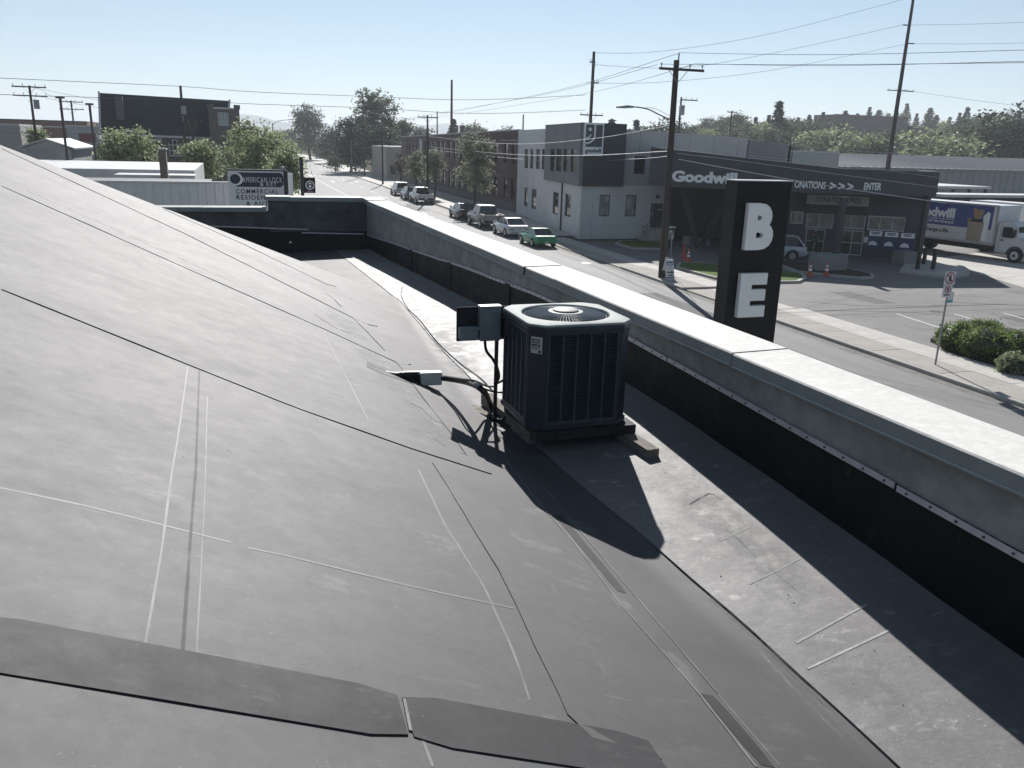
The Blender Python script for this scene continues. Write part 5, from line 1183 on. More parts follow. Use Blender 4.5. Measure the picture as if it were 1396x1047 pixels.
mb = MB(); c = np.array(YP(50.5, 142, 95.)); mb.tube([c+(0, -.2, -.45), c+(0, -.2, .4)], .26, 10); mb.build('transformer', m_galv, k11[0])
k12 = kpole(100.5, 170, 0, 137, 'far utility pole with two crossarms beside the white shed', [(139, -1.5, 1.5), (149, -1.5, 1.5)], Y=130., r0=.16)
k13 = kpole(253, 205, 0, 117, 'dark utility pole in front of the steep dark church roof', [(157, -.1, .1)], Y=88., r0=.17)
mb = MB(); c = np.array(YP(250.5, 150, 88.)); mb.tube([c+(0, -.2, -.4), c+(0, -.2, .35)], .24, 10); mb.build('transformer', m_galv, k13[0])
k14 = kpole(265, 205, 0, 166, 'short pole with a crossarm in front of the church', [(168, -.9, .9)], Y=89., r0=.14)
k15 = kpole(713, 175, 0, 156, 'slim far pole behind the end of the brick building', Y=160., r0=.2, m=m_polef)
k16 = kpole(596, 182, 0, 152, 'slim far pole left of the bare tall pole', Y=190., r0=.2, m=m_polef)
for k, (u, vt, ub, vb) in enumerate(((82, 133, 93, 228), (122, 142, 131.5, 228))):
    Yp = 62. if k == 0 else 66.
    b_ = np.array(YP(ub, vb, Yp)); t_ = np.array(YP(u, vt+1, Yp)); g_ = b_+(b_-t_)*(b_[2]/(t_[2]-b_[2]))
    lt = thing('car_park_lamp', ('slim dark car park lamp beside the grey garage', 'slim dark car park lamp beside the dark SUV')[k], 'lamp post', tuple(g_))
    mb = MB(); mb.tube([g_, t_], .08, 8); mb.build('shaft', m_trim, lt)
    mb = MB(); mb.obox(t_+(.0, 0, .05), (.24, 0, 0), (0, .2, 0), (0, 0, .06)); mb.build('lamp_head', m_trim, lt)
# lamps / signals down the street
for k, (u, Y, top_v, arm) in enumerate(((373, 150., 168, 1), )):
    p = YP(u, 200, Y); x = float(p[0]); z = float(YP(u, top_v, Y)[2]); t = thing('street_lamp', 'curved street lamp above the light green tree', 'street lamp', (x, Y, 0))
    mb = MB(); mb.tube([(x, Y, 0), (x, Y, z)], [.12, .08], 8); mb.build('shaft', m_trim, t)
    q = YP(396, 163, Y); mb = MB(); mb.tube(smooth_pts([(x, Y, z-.3), (x+.9, Y, z+.35), (float(q[0]), Y, float(q[2]))], 10), .05, 6); mb.build('arm', m_galv, t)
    mb = MB(); mb.obox((float(q[0])+.2, Y, float(q[2])), (.4, 0, 0), (0, .15, 0), (0, 0, .07)); mb.build('lamp_head', m_galv, t)
# regulatory signs on the pavement to the right
sb = GP(1275, 497, .13); sy = float(sb[1]); stp = YP(1297, 371, sy); so_ = np.array(sb); sv = np.array(stp)-so_
m_sw = M('sign_white', (.60, .61, .60), .5, .04, 4.); m_red = M('sign_red', (.30, .03, .06), .5); m_teal = M('sign_teal', (.10, .35, .42), .5)
ss = thing('sign_post', 'leaning steel signpost with no pedestrian and no parking plates', 'sign', tuple(so_))
mb = MB(); mb.tube([so_-(0, 0, .05), so_+sv*1.0], .032, 8); mb.build('post', m_galv, ss)
def plate(t, u0, v0, u1, v1, Y, m, d=.006, nm='sign_plate'):
    A = YP(u0, v1, Y); B = YP(u1, v0, Y); mb = MB(); mb.bbox(A[0], B[0], Y-d, Y, A[2], B[2], .002); return mb.build(nm, m, t), A, B
p1, A, B = plate(ss, 1286, 370, 1304, 388.5, sy-.04, m_sw)
c = ((A[0]+B[0])/2, sy-.05, (A[2]+B[2])/2)
def ring_(c, r0, r1, d=.004, n=28):
    q = MB(); q.loft([[(c[0]+r_*math.cos(2*math.pi*k/n), c[1]+dd, c[2]+r_*math.sin(2*math.pi*k/n)) for k in range(n)] for r_, dd in ((r0, 0), (r0, -d), (r1, -d), (r1, 0))], cap=False); return q
R0 = (B[0]-A[0])*.44
ring_(c, R0, R0*.82).build('red_ring', m_red, p1)
mb = MB(); mb.disc((c[0]+.02, c[1]-.002, c[2]+R0*.45), R0*.15, (0, 1, 0), .004, 10)
for a_, b_, w in (((0, .3), (0, -.1), .09), ((0, -.1), (-.25, -.62), .07), ((0, -.1), (.28, -.58), .07), ((0, .22), (-.3, -.05), .05), ((0, .22), (.3, .0), .05)):
    mb.tube([(c[0]+a_[0]*R0, c[1]-.003, c[2]+a_[1]*R0), (c[0]+b_[0]*R0, c[1]-.003, c[2]+b_[1]*R0)], w*R0, 6)
mb.build('walking_figure', m_ink, p1, kind='stuff')
mb = MB(); mb.obox((c[0], c[1]-.006, c[2]), (R0*.62, 0, -R0*.62), (0, .002, 0), (R0*.06, 0, R0*.06)); mb.build('red_slash', m_red, p1)
p2, A, B = plate(ss, 1283.5, 388.9, 1299, 405.5, sy-.045, m_sw)
c = ((A[0]+B[0])/2, sy-.055, A[2]+(B[2]-A[2])*.66); R1 = (B[0]-A[0])*.30
ring_(c, R1, R1*.8).build('red_ring', m_red, p2)
mb = MB(); lettering(mb, 'P', (c[0]-R1*.35, c[1]-.001, c[2]-R1*.55), (1, 0, 0), (0, 0, 1), R1*.7, R1*1.1, .003, .03); mb.build('letter', m_ink, p2)
mb = MB(); mb.obox((c[0], c[1]-.005, c[2]), (R1*.62, 0, -R1*.62), (0, .002, 0), (R1*.08, 0, R1*.08)); mb.build('red_slash', m_red, p2)
mb = MB(); mb.box(A[0]+.08, B[0]-.08, sy-.057, sy-.053, A[2]+.06, A[2]+.10); mb.build('print_arrow', m_ink, p2)
p3, A, B = plate(ss, 1290, 398, 1301, 413, sy+.05, m_teal)
mb = MB(); mb.box(A[0]+.01, B[0]-.01, sy+.04, sy+.0435, A[2]+.1, B[2]-.02); mb.build('plate_panel', m_sw, p3)
# one-way signs and A-board by the tall pole
ob = GP(914.5, 356, .13); oy = float(ob[1])+.0
ow = thing('sign_post', 'steel signpost with a one-way arrow plate behind the A-board', 'sign', tuple(ob))
mb = MB(); mb.tube([ob, YP(916.5, 306, oy)], .03, 8); mb.build('post', m_galv, ow)
p1, A, B = plate(ow, 910.5, 306, 922, 313.5, oy-.04, m_ink); zc = (A[2]+B[2])/2; wv = B[0]-A[0]
mb = MB(); mb.loft([[(A[0]+wv*x, y, zc+wv*z) for x, z in ((.06, 0), (.34, .17), (.34, .09), (.94, .09), (.94, -.09), (.34, -.09), (.34, -.17))] for y in (oy-.052, oy-.047)]); ar = mb.build('arrow', m_sw, p1)
mb = MB(); lettering(mb, 'ONE WAY', (A[0]+wv*.32, oy-.053, zc-wv*.05), (1, 0, 0), (0, 0, 1), wv*.58, wv*.10, .003, .01); mb.build('arrow_lettering', m_ink, ar)
p2, A, B = plate(ow, 912.5, 314.5, 918.5, 325, oy-.045, m_sw)
c = ((A[0]+B[0])/2, oy-.055, (A[2]+B[2])/2)
mb = MB(); mb.tube(smooth_pts([(c[0]-.05, c[1], c[2]-.28), (c[0]-.05, c[1], c[2]), (c[0]+.06, c[1], c[2]+.16), (c[0]+.02, c[1], c[2]+.26)], 8), .035, 6); mb.build('turn_arrow', m_ink, p2)
ring_(c, (B[0]-A[0])*.46, (B[0]-A[0])*.34).build('red_ring', m_red, p2)
abp = GP(915, 381, .13); ay = float(abp[1]); A = YP(909.5, 381, ay); B = YP(922, 354.5, ay)
ab = thing('a_board', 'white A-board with blue bands and a black arrow at the foot of the tall pole', 'sign', ((A[0]+B[0])/2, ay, .13))
Wb = B[0]-A[0]; Hb = B[2]-.13
for s_ in (1, -1):
    mb = MB(); yb0 = ay+(.0 if s_ > 0 else .75); yb1 = ay+.36+(-.02 if s_ > 0 else .02)
    mb.loft([[(A[0], yb0, .13), (B[0], yb0, .13), (B[0], yb0+.03, .13), (A[0], yb0+.03, .13)], [(A[0], yb1, .13+Hb), (B[0], yb1, .13+Hb), (B[0], yb1+.03, .13+Hb), (A[0], yb1+.03, .13+Hb)]]); pn = mb.build('panel', m_sw, ab)
    if s_ < 0: continue
    sl_ = np.array([0, yb1-yb0, Hb]); sl_ /= np.linalg.norm(sl_); Ls = math.hypot(yb1-yb0, Hb); nr = np.array([0, -sl_[2], sl_[1]])
    def bp(x0, x1, t0, t1, m, nm):
        q = MB(); o = np.array([A[0], yb0, .13])+nr*.004; q.obox(o+np.array([Wb*(x0+x1)/2, 0, 0])+sl_*Ls*(t0+t1)/2, (Wb*(x1-x0)/2, 0, 0), -nr*.003, sl_*Ls*(t1-t0)/2); q.build(nm, m, pn)
    bp(.06, .94, .80, .88, m_tb, 'blue_band'); bp(.06, .94, .70, .74, m_tb, 'blue_band'); bp(.06, .94, .06, .12, m_tb, 'blue_band')
    bp(.2, .8, .60, .635, m_alu, 'print_line'); bp(.25, .75, .51, .545, m_alu, 'print_line'); bp(.22, .78, .18, .235, m_ink, 'print_line')
    o = np.array([A[0], yb0, .13])+nr*.004
    q = MB(); q.loft([[o+np.array([Wb*x, 0, 0])+sl_*Ls*z+nr*d for x, z in ((.08, .38), (.62, .38), (.62, .44), (.92, .355), (.62, .27), (.62, .33), (.08, .33))] for d in (0, .004)]); q.build('arrow', m_ink, pn)
mb = MB(); mb.box(A[0]+.02, A[0]+.16, ay+.33, ay+.45, .13+Hb, .13+Hb+.10); mb.build('handle', m_sw, ab)

# ================================================================== WIRES
m_cw = M('wire', (.10, .105, .115), .6); m_cl2 = M('bright_cable', (.42, .43, .44), .45)
def wire(pts, r_=.015, m=None, label='dark overhead wire strung between the utility poles', grp='overhead wires', n=26):
    mb = MB(); mb.tube(smooth_pts([np.array(p, float) for p in pts], n), r_, 5); return mb.top('overhead_wire', m or m_cw, label, 'wire', grp)
lb1 = 'dark overhead wire strung high across the sky between poles'
# long lines crossing over the church and the street trees to the tall pole behind the corner building
wire([YP(u, v, Y) for u, v, Y in ((-40, 104.5, 76), (100, 111, 80), (250, 118, 87.5), (350, 125.5, 88), (500, 131.5, 87), (615, 136, 86), (700, 134.5, 85), (798, 129.5, 84))], .022, label=lb1)
wire([YP(u, v, Y) for u, v, Y in ((-40, 127.5, 76), (100, 132, 80), (250, 136.5, 87.5), (350, 142, 88), (500, 147, 87), (618, 154, 86), (700, 154, 85), (798, 150, 84))], .022, label=lb1)
# transmission wires from the tall pole to the very tall one
for a, m1, m2, b in (((810, 72), (900, 70), (1050, 46), (1236, -2)), ((806, 88), (930, 92), (1060, 71), (1231, 34)), ((800, 113), (900, 112), (1050, 96), (1236, 60))):
    wire([YP(*a, 84), YP(*m1, 87), YP(*m2, 91), YP(*b, 96)], .018, label=lb1)
for a, b in (((1240, 34), (1440, 28)), ((1246, 59.5), (1440, 57)), ((1228, 122), (1440, 150))): wire([YP(*a, 96), YP((a[0]+b[0])/2, (a[1]+b[1])/2+1.5, 92), YP(*b, 88)], .018, label=lb1)
# from the tall pole at the A-board: up the street and off to the right
ya = yA
for (u, v), mid, end in (((924, 73), (760, 123), (600, 156)), ((896, 88), (740, 129), (575, 158)), ((945, 88), (790, 129), (597, 160))):
    wire([YP(u, v, ya), YP(*mid, 62), YP(*end, float(k2[2][1]))], .012, label=lb1)
for (u, v), mid, end in (((926, 72), (1130, 74.5), (1440, 67)), ((946, 87), (1130, 89.5), (1440, 82.5)), ((900, 87.5), (1130, 88), (1440, 85))): wire([YP(u, v, ya), YP(*mid, 33), YP(*end, 24)], .010, label=lb1)
lb2 = 'pale low cable sagging from the tall pole along the street'
for (u, v), mid, mid2, end in (((913, 171), (800, 190), (690, 196), (585, 186)), ((911, 206), (795, 212), (690, 210), (583, 200)), ((911, 213), (860, 217), (745, 220), (585, 204))):
    wire([YP(u, v, ya), YP(*mid, 55), YP(*mid2, 72), YP(*end, float(k2[2][1]))], .016, m_cl2, lb2, 'pale cables from the tall pole')
lb3 = 'pale low cable running from the tall pole past the canopy lettering'
for (u, v), mid, mid2, end, r_ in (((925, 217), (1000, 231), (1130, 253.5), (1290, 277), .026), ((923, 209), (1000, 218), (1130, 236), (1300, 258), .014), ((917, 201), (1050, 215), (1150, 224.5), (1420, 262), .009)):
    wire([YP(u, v, ya), YP(*mid, ya-.6), YP(*mid2, ya-1.6), YP(*end, ya-3.0)], r_, m_cl2, lb3, 'pale cables past the canopy')
wire([YP(922, 178, ya+.3), YP(1050, 194, 44), YP(1142, 204, 46), YP(1430, 222, 52)], .011, m_cl2, 'thin pale cable passing above the corner building roof', 'pale roofline cable')
lb4 = 'thin wire strung between the far poles down the street'
for a, b, Ya, Yb in (((570, 160), (497, 150), float(k2[2][1]), 170.), ((597, 160), (500, 152), float(k2[2][1]), 170.), ((583, 190), (522, 190), float(k2[2][1]), 139.), ((583, 205), (522, 196), float(k2[2][1]), 139.), ((522, 190), (400, 186), 139., 240.), ((522, 200), (430, 192), 139., 240.)):
    wire([YP(*a, Ya), YP((a[0]+b[0])/2, (a[1]+b[1])/2+5, (Ya+Yb)/2), YP(*b, Yb)], .014, label=lb4, grp='far street wires', n=12)
lb5 = 'thin wire slung between poles in front of the church and garage'
for a, b, Ya, Yb in (((47, 120), (253, 150), 95., 88.), ((55, 132), (253, 160), 95., 88.), ((-20, 180), (253, 178), 92., 88.), ((253, 178), (330, 182), 88., 90.), ((100, 139), (50, 119), 130., 95.)):
    wire([YP(*a, Ya), YP((a[0]+b[0])/2, (a[1]+b[1])/2+4, (Ya+Yb)/2), YP(*b, Yb)], .013, label=lb5, grp='church side wires', n=12)
# ================================================================== BROWN BRICK BUILDING DOWN THE STREET
m_brick = M('brown_brick', (.12, .088, .085), .85, .18, 12., .3, 60, .2, big=.12, bigs=.3)
m_redbrk = M('red_brick', (.20, .11, .09), .85, .2, 8., .3, 60, .2, big=.1)
f0 = tuple(YP(547, 205, 152.)[:2]); f1 = (27.42, 82.75)
bb = thing('brick_building', 'long two storey brown brick building with pairs of narrow windows', 'building', (28, 110, 0))
zb0, zb1 = PV(549, 187, f0, f1)[1], PV(711, 178, f0, f1)[1]
sp_ = lambda u, v: PV(u, v, f0, f1)[0]
Lb = frame(f0, f1)[2]; hol = []
pw = sp_(704, 230)-sp_(697, 230)
s_ = sp_(704, 230)
while s_ > 4:
    for dx in (0, -pw*1.6):
        a = s_+dx-pw
        if a > 1: hol += [(a, a+pw*.85, 1.35, 3.5), (a, a+pw*.85, 5.0, 7.1)]
    s_ -= 6.6
mb = MB(); wall(mb, f0, f1, 0, 8.0, hol, .25, ztop=(zb0, zb1)); mb.build('street_wall', m_brick, bb)
m_bf = M('pale_window_frame', (.38, .37, .36), .6)
for h in hol: window(bb, f0, f1, *h, m_trim, g_dk, inset=.12)
mb = MB(); mb.prism([f0, f1, (60, 82.75), (60, 152)], 7.3, 7.4); mb.build('roof', m_roofw, bb)
e, n, _ = frame(f0, f1); mb = MB(); mb.loft([[np.array([*p, z])+n*d+np.array([0, 0, h]) for d, h in ((-.3, .0), (.06, .0), (.06, .14), (-.3, .14))] for p, z in ((f0, zb0), (f1, zb1))]); mb.build('parapet_cap', m_mid, bb)
mb = MB(); slab(mb, f0, f1, 0, Lb-.01, 0, 1.0, .002, .05); mb.build('base_course', M('brick_base', (.13, .12, .12), .85, .15, 3.), bb)
s_ = sp_(624, 262); mb = MB(); slab(mb, f0, f1, s_-.6, s_+.6, .05, 2.5, .051, .08); mb.build('door', m_trim, bb)
s_ = sp_(575.5, 200); mb = MB(); slab(mb, f0, f1, s_-.5, s_+.5, 5.2, zb0-.3, .052, .3); mb.build('vertical_sign', m_lite, bb)
def simple_building(label, x0, x1, y0, y1, z, mw, mr, name='building_block', cat='building', win=(), over=.0, gable=None):
    t = thing(name, label, cat, ((x0+x1)/2, y0, 0))
    mb = MB(); wall(mb, (x0, y0), (x1, y0), 0, z, list(win), .2); mb.build('front_wall', mw, t)
    mb = MB(); wall(mb, (x0, y1), (x0, y0+.003), 0, z, [], .2); mb.build('side_wall', mw, t)
    mb = MB(); wall(mb, (x1, y0+.003), (x1, y1), 0, z, [], .2); mb.build('side_wall', mw, t)
    mb = MB(); wall(mb, (x1, y1), (x0, y1), 0, z, [], .2); mb.build('rear_wall', mw, t)
    if gable is None:
        mb = MB(); mb.box(x0-over, x1+over, y0-over, y1+over, z+.003, z+.18); mb.build('roof', mr, t)
    else:
        xm = (x0+x1)/2; mb = MB()
        mb.loft([[(x0-over, y, z), (xm, y, z+gable), (x1+over, y, z), (x1+over, y, z+.12), (xm, y, z+gable+.14), (x0-over, y, z+.12)] for y in (y0-over, y1+over)]); mb.build('roof', mr, t)
        mb = MB(); mb.loft([[(x0, y, z), (x1, y, z), (xm, y, z+gable)] for y in (y0+.01, y0+.2)]); mb.build('gable', mw, t)
    for h in win: window(t, (x0, y0), (x1, y0), *h, m_trim, g_dk)
    return t
def from_px(u0, u1, vt, Y):
    A = YP(u0, vt, Y); B = YP(u1, vt, Y); return float(A[0]), float(B[0]), float((A[2]+B[2])/2)
m_cream = M('cream_render', (.36, .34, .30), .8, .1, 2.)
m_tin = M('grey_metal_sheet', (.33, .34, .34), .5, .1, 1.2, sp=.4, stretch=(4, 1, 1))
x0, x1, z = from_px(527, 549, 201, 158.); simple_building('low cream building next to the brown brick building', x0, x1+3, 158, 176, z, m_cream, m_roofw, win=[(.6, 1.6, 1, 2.6), (2.4, 3.2, 1, 2.6)])
x0, x1, z = from_px(527, 546, 189.5, 210.); simple_building('white upper storey seen past the brick building', x0, x1, 210, 222, z, M('far_white_wall', (.5, .5, .5), .8), m_roofw, win=[(.5, 1.6, z-1.6, z-.6), (2.2, 3.2, z-1.6, z-.6)])
# right: metal warehouse, pale block, white flat roofs
x0, x1, z = from_px(1081, 1145, 208, 92.); simple_building('pale grey block behind the dark end of the corner building', x0, x1, 92, 104, z, M('pale_block_wall', (.42, .43, .43), .8), m_roofw)
wx0, _, wz = from_px(1145, 1300, 232.5, 98.); wx1 = wx0+78
wh = thing('metal_warehouse', 'long grey metal warehouse with a ribbed shallow roof', 'warehouse', ((wx0+wx1)/2, 98, 0))
zr = float(YP(1396, 217, 132.)[2]); zev = float(YP(1290, 231, 98.)[2])
mb = MB(); wall(mb, (wx0, 98), (wx1, 98), 0, zev, [], .2); mb.build('front_wall', m_tin, wh)
mb = MB(); mb.loft([[(wx0, 97.6, zev), (wx0, 132, zr), (wx0, 132, zr+.1), (wx0, 97.6, zev+.1)], [(wx1, 97.6, zev), (wx1, 132, zr), (wx1, 132, zr+.1), (wx1, 97.6, zev+.1)]]); mb.build('roof', M('ribbed_roof', (.40, .41, .41), .5, .08, 1., stretch=(5, 1, 1)), wh)
for k in range(60):
    x = wx0+.6+k*1.3
    if x > wx1-.3: break
    mb = MB(); mb.loft([[(x-.05, 97.55, zev+.1), (x+.05, 97.55, zev+.1), (x+.05, 97.55, zev+.17), (x-.05, 97.55, zev+.17)], [(x-.05, 132, zr+.1), (x+.05, 132, zr+.1), (x+.05, 132, zr+.17), (x-.05, 132, zr+.17)]]); mb.build('roof_rib', m_tin, wh)
    mb = MB(); mb.box(x-.04, x+.04, 97.93, 97.998, 0, zev-.3); mb.build('wall_rib', m_tin, wh)
mb = MB(); mb.loft([[(wx0, 132.1, 0), (wx0, 97.9, 0), (wx0, 97.9, zev), (wx0, 132.1, zr)], [(wx0+.2, 132.1, 0), (wx0+.2, 97.9, 0), (wx0+.2, 97.9, zev), (wx0+.2, 132.1, zr)]]); mb.build('end_wall', m_tin, wh)
for (u0, u1, v, Y, dy, lab) in ((1278, 1352, 254, 66., 7, 'white flat roofed shelter between the warehouse and the trucks'), (1286, 1460, 266, 60.5, 3, 'long white flat roof right behind the box trucks')):
    a, b, z = from_px(u0, u1, v, Y); t = thing('flat_shelter', lab, 'shelter', ((a+b)/2, Y, 0))
    mb = MB(); mb.box(a, b, Y, Y+dy, z-.25, z); mb.build('roof', m_roofw, t)
    for x in np.linspace(a+.3, b-.3, 4):
        mb = MB(); mb.box(x-.1, x+.1, Y+.3, Y+.5, 0, z-.251); mb.build('post', m_trim, t)
    mb = MB(); mb.box(a+.1, b-.1, Y+dy-.3, Y+dy-.1, 0, z-.252); mb.build('rear_wall', m_blk, t)

# ================================================================== LEFT SIDE: LOCKSMITH, CHURCH, GARAGE
m_wcor = M('white_corrugated', (.60, .62, .64), .55, .07, 2., sp=.35)
LY = 34.0
a, b, zt2 = from_px(120, 314, 249.5, LY)
lk = thing('locksmith_shop', 'low flat white building with a ribbed metal front and a brick chimney', 'building', ((a+b)/2, LY, 0))
a -= 6
mb = MB(); wall(mb, (a, LY), (b, LY), 0, zt2, [], .1); mb.build('front_wall', m_wcor, lk)
x = a+.15
while x < b-.1:
    mb = MB(); mb.loft([[(x-.05, LY, z), (x-.02, LY-.045, z), (x+.02, LY-.045, z), (x+.05, LY, z)] for z in (.1, zt2-.02)]); mb.build('rib', m_wcor, lk); x += .31
mb = MB(); mb.box(a-.05, b+.05, LY-.07, LY+.2, zt2+.003, zt2+.07); mb.build('cap', m_alu, lk)
a2, b2, z2 = from_px(150, 288, 245, 40.); mb = MB(); mb.box(a2-8, b2, 38.5, 41.2, 0, z2); mb.build('roof_upstand', M('grey_upstand', (.16, .165, .17), .8, .2, 2.), lk)
a3, b3, z3 = from_px(157, 266, 238, 44.5); mb = MB(); mb.box(a3, b3, 44, 46, z2-.5, z3); mb.build('roof_step', m_roofw, lk)
a4, b4, z4 = from_px(100, 266, 230, 49.); mb = MB(); mb.box(a4-10, b4, 48, 62, 0, z4); mb.build('rear_roof', m_roofw, lk)
mb = MB(); mb.box(a-.1, b+.2, LY+.1, 38.4, zt2-.4, zt2-.35); mb.build('roof', m_roofw, lk)
c0, c1, cz = from_px(216, 226, 204, 43.5); mb = MB(); mb.bbox(c0, c1, 43.3, 43.9, z2-.3, cz, .02); ch = mb.build('chimney', M('old_brick', (.17, .14, .125), .9, .4, 12., .6, 30), lk)
mb = MB(); mb.box(c0-.04, c1+.04, 43.26, 43.94, cz+.002, cz+.07); mb.build('chimney_cap', m_conc, ch)
a5, b5, z5 = from_px(263, 289, 244, 42.5); mb = MB(); mb.bbox(a5, b5, 41.6, 42.5, z2-.4, z5, .12); mb.build('roof_duct', m_trim, lk)
# sign board
SYb = 31.5
A = YP(313.5, 283, SYb); B = YP(386, 233.5, SYb)
sg = thing('shop_sign_board', 'large white board lettered AMERICAN LOCK & KEY over commercial and residential', 'sign', ((A[0]+B[0])/2, SYb, 0))
m_bd = M('sign_board_white', (.66, .68, .70), .6, .05, 3.); m_navy = M('sign_navy', (.035, .038, .07), .6)
BX0, BX1, BZ1 = float(A[0]), float(B[0]), float(B[2]); BZ0 = float(YP(350, 300, SYb)[2])
mb = MB(); mb.bbox(BX0, BX1, SYb, SYb+.12, BZ0, BZ1, .01); bo = mb.build('board', m_bd, sg)
mb = MB(); mb.box(BX0-.03, BX1+.03, SYb-.02, SYb+.14, BZ1+.002, BZ1+.05); mb.build('frame_top', m_trim, sg)
def bxy(u, v): q = YP(u, v, SYb-.01); return float(q[0]), float(q[2])
l_, bt = bxy(315.5, 254.5); r2, tp_ = bxy(386, 236); 
l_ = bxy(322, 250)[0]
rad = (tp_-bt)*.32; poly = [(l_, bt), (r2-rad, bt)]+[(r2-rad+rad*math.cos(t), bt+rad+rad*math.sin(t)) for t in np.linspace(-math.pi/2, 0, 6)]+[(r2-rad+rad*math.cos(t), tp_-rad+rad*math.sin(t)) for t in np.linspace(0, math.pi/2, 6)]+[(l_, tp_)]
mb = MB(); mb.loft([[(x, y, z) for x, z in poly] for y in (SYb-.012, SYb-.002)]); mb.build('navy_panel', m_navy, bo)
cxz = bxy(321, 244); ro = (tp_-bt)*.44
mb = MB(); mb.disc((cxz[0]+.03, SYb-.016, cxz[1]), ro, (0, 1, 0), .006, 32); mb.build('white_disc', m_let, bo)
mb = MB(); mb.disc((cxz[0]-.01, SYb-.021, cxz[1]), ro*.80, (0, 1, 0), .006, 32); mb.build('navy_disc', m_navy, bo)
def btext(t, u0, v0, u1, v1, m, d=.018, bold=.0):
    a = bxy(u0, v0); b = bxy(u1, v1); q = MB(); lettering(q, t, (a[0], SYb-d, a[1]), (1, 0, 0), (0, 0, 1), b[0]-a[0], b[1]-a[1], .004, bold, spacing=1.25); q.build('lettering', m, bo)
btext('AMERICAN LOCK', 330.5, 248.5, 384.5, 242, m_let); btext('& KEY', 355, 253.6, 377, 247.8, m_let)
btext('COMMERCIAL', 322, 264, 379, 258, m_navy, .006, .014); btext('RESIDENTIAL', 322.5, 272.2, 384, 266.2, m_navy, .006, .014); btext('& AUTO', 336, 280.5, 374, 274.8, m_navy, .006, .014)
mb = MB(); mb.box(BX0+.2, BX0+.35, SYb+.125, SYb+.25, 0, BZ1-.2); mb.build('post', m_trim, sg)
mb = MB(); mb.box(BX1-.35, BX1-.2, SYb+.125, SYb+.25, 0, BZ1-.2); mb.build('post', m_trim, sg)
# second board seen edge on and its dark post
q0 = YP(389, 233, SYb-.3); t = thing('gooseneck_lamp', 'dark post with a hooded lamp at the edge of the locksmith board', 'lamp', (float(q0[0]), SYb-.3, 0))
mb = MB(); mb.box(q0[0]-.06, q0[0]+.07, SYb-.36, SYb-.24, 0, q0[2]); mb.build('post', m_trim, t)
qa = YP(382, 230, SYb-.3); mb = MB(); mb.tube(smooth_pts([(q0[0], SYb-.3, q0[2]), (q0[0]-.06, SYb-.32, q0[2]+.1), (qa[0], SYb-.34, qa[2]), (qa[0]-.04, SYb-.34, qa[2]-.12)], 8), .05, 7); mb.build('hood', m_galv, t)
p0 = YP(391, 262, SYb+.6); p1 = YP(399, 236, SYb+.6); mb = MB(); mb.bbox(p0[0], p1[0], SYb+.6, SYb+.7, 0, p1[2], .01); mb.top('side_board', m_bd, 'narrow pale board standing right beside the locksmith board', 'sign')
# small black emblem sign on a pole
EYs = 36.; A = YP(415, 263, EYs); B = YP(429.5, 242, EYs)
es = thing('emblem_sign', 'small black square sign with a white round bearded face emblem', 'sign', ((A[0]+B[0])/2, EYs, 0))
mb = MB(); mb.bbox(A[0], B[0], EYs, EYs+.15, A[2], B[2], .01); eo = mb.build('panel', m_sign, es)
pq = YP(413, 214, EYs); mb = MB(); mb.box(A[0]-.14, A[0]-.004, EYs, EYs+.13, 0, pq[2]); mb.build('post', m_trim, es)
c = ((A[0]+B[0])/2+.01, EYs-.002, (A[2]+B[2])/2); r_ = (B[0]-A[0])*.40
ring_(c, r_, r_*.86).build('emblem_ring', m_let, eo); ring_(c, r_*.78, r_*.72).build('emblem_ring', m_let, eo)
mb = MB(); mb.loft([[(c[0]+r_*x, c[1]-d, c[2]+r_*z) for x, z in ((-.30, .05), (-.28, -.25), (-.12, -.55), (.12, -.55), (.28, -.25), (.30, .05), (.14, -.06), (-.14, -.06))] for d in (0, .006)]); mb.build('emblem_beard', m_let, eo)
mb = MB(); mb.loft([[(c[0]+r_*x, c[1]-d, c[2]+r_*z) for x, z in ((-.34, .22), (.34, .22), (.24, .48), (0, .56), (-.24, .48))] for d in (0, .006)]); mb.build('emblem_cap', m_let, eo)
mb = MB(); mb.box(c[0]-r_*.7, c[0]+r_*.7, c[1]-.006, c[1], A[2]+.04, A[2]+.07); mb.build('emblem_text', M('sign_pink', (.4, .2, .22), .5), eo)

# church
m_shin = M('dark_shingle', (.046, .054, .06), .9, .18, 6., .4, 60, .1, big=.12, bigs=.3)
m_chb = M('grey_brown_brick', (.14, .125, .12), .85, .15, 6., .3, 60, .2)
CY = 98.
ch_ = thing('church', 'church with a steep dark shingle roof, brick walls and a square brick tower', 'church', (float(YP(225, 200, CY)[0]), CY, 0))
e0 = np.array(YP(137, 182.5, CY)); e1 = np.array(YP(286, 188.5, CY+2)); r0 = np.array(YP(135, 126.5, CY+3.2)); r1 = np.array(YP(313, 137.5, CY+5.2))
e1 = e1+(e1-e0)*.16
bk0 = e0+np.array([0, 6.6, 0]); bk1 = e1+np.array([0, 6.6, 0])
mb = MB(); mb.add([e0, e1, r1, r0, bk0, bk1], [(0, 1, 2, 3), (3, 2, 5, 4), (0, 3, 4), (1, 5, 2), (0, 4, 5, 1)]); mb.build('roof', m_shin, ch_)
for p, q in ((e0, r0), (e1, r1)):
    mb = MB(); d = np.array([.10, 0, 0]); mb.loft([[c+d*s_+np.array([0, k, h]) for s_, k, h in ((-1, -.1, -.1), (1, -.1, -.1), (1, -.1, .15), (-1, -.1, .15))] for c in (p, q)]); mb.build('verge_board', m_lite, ch_)
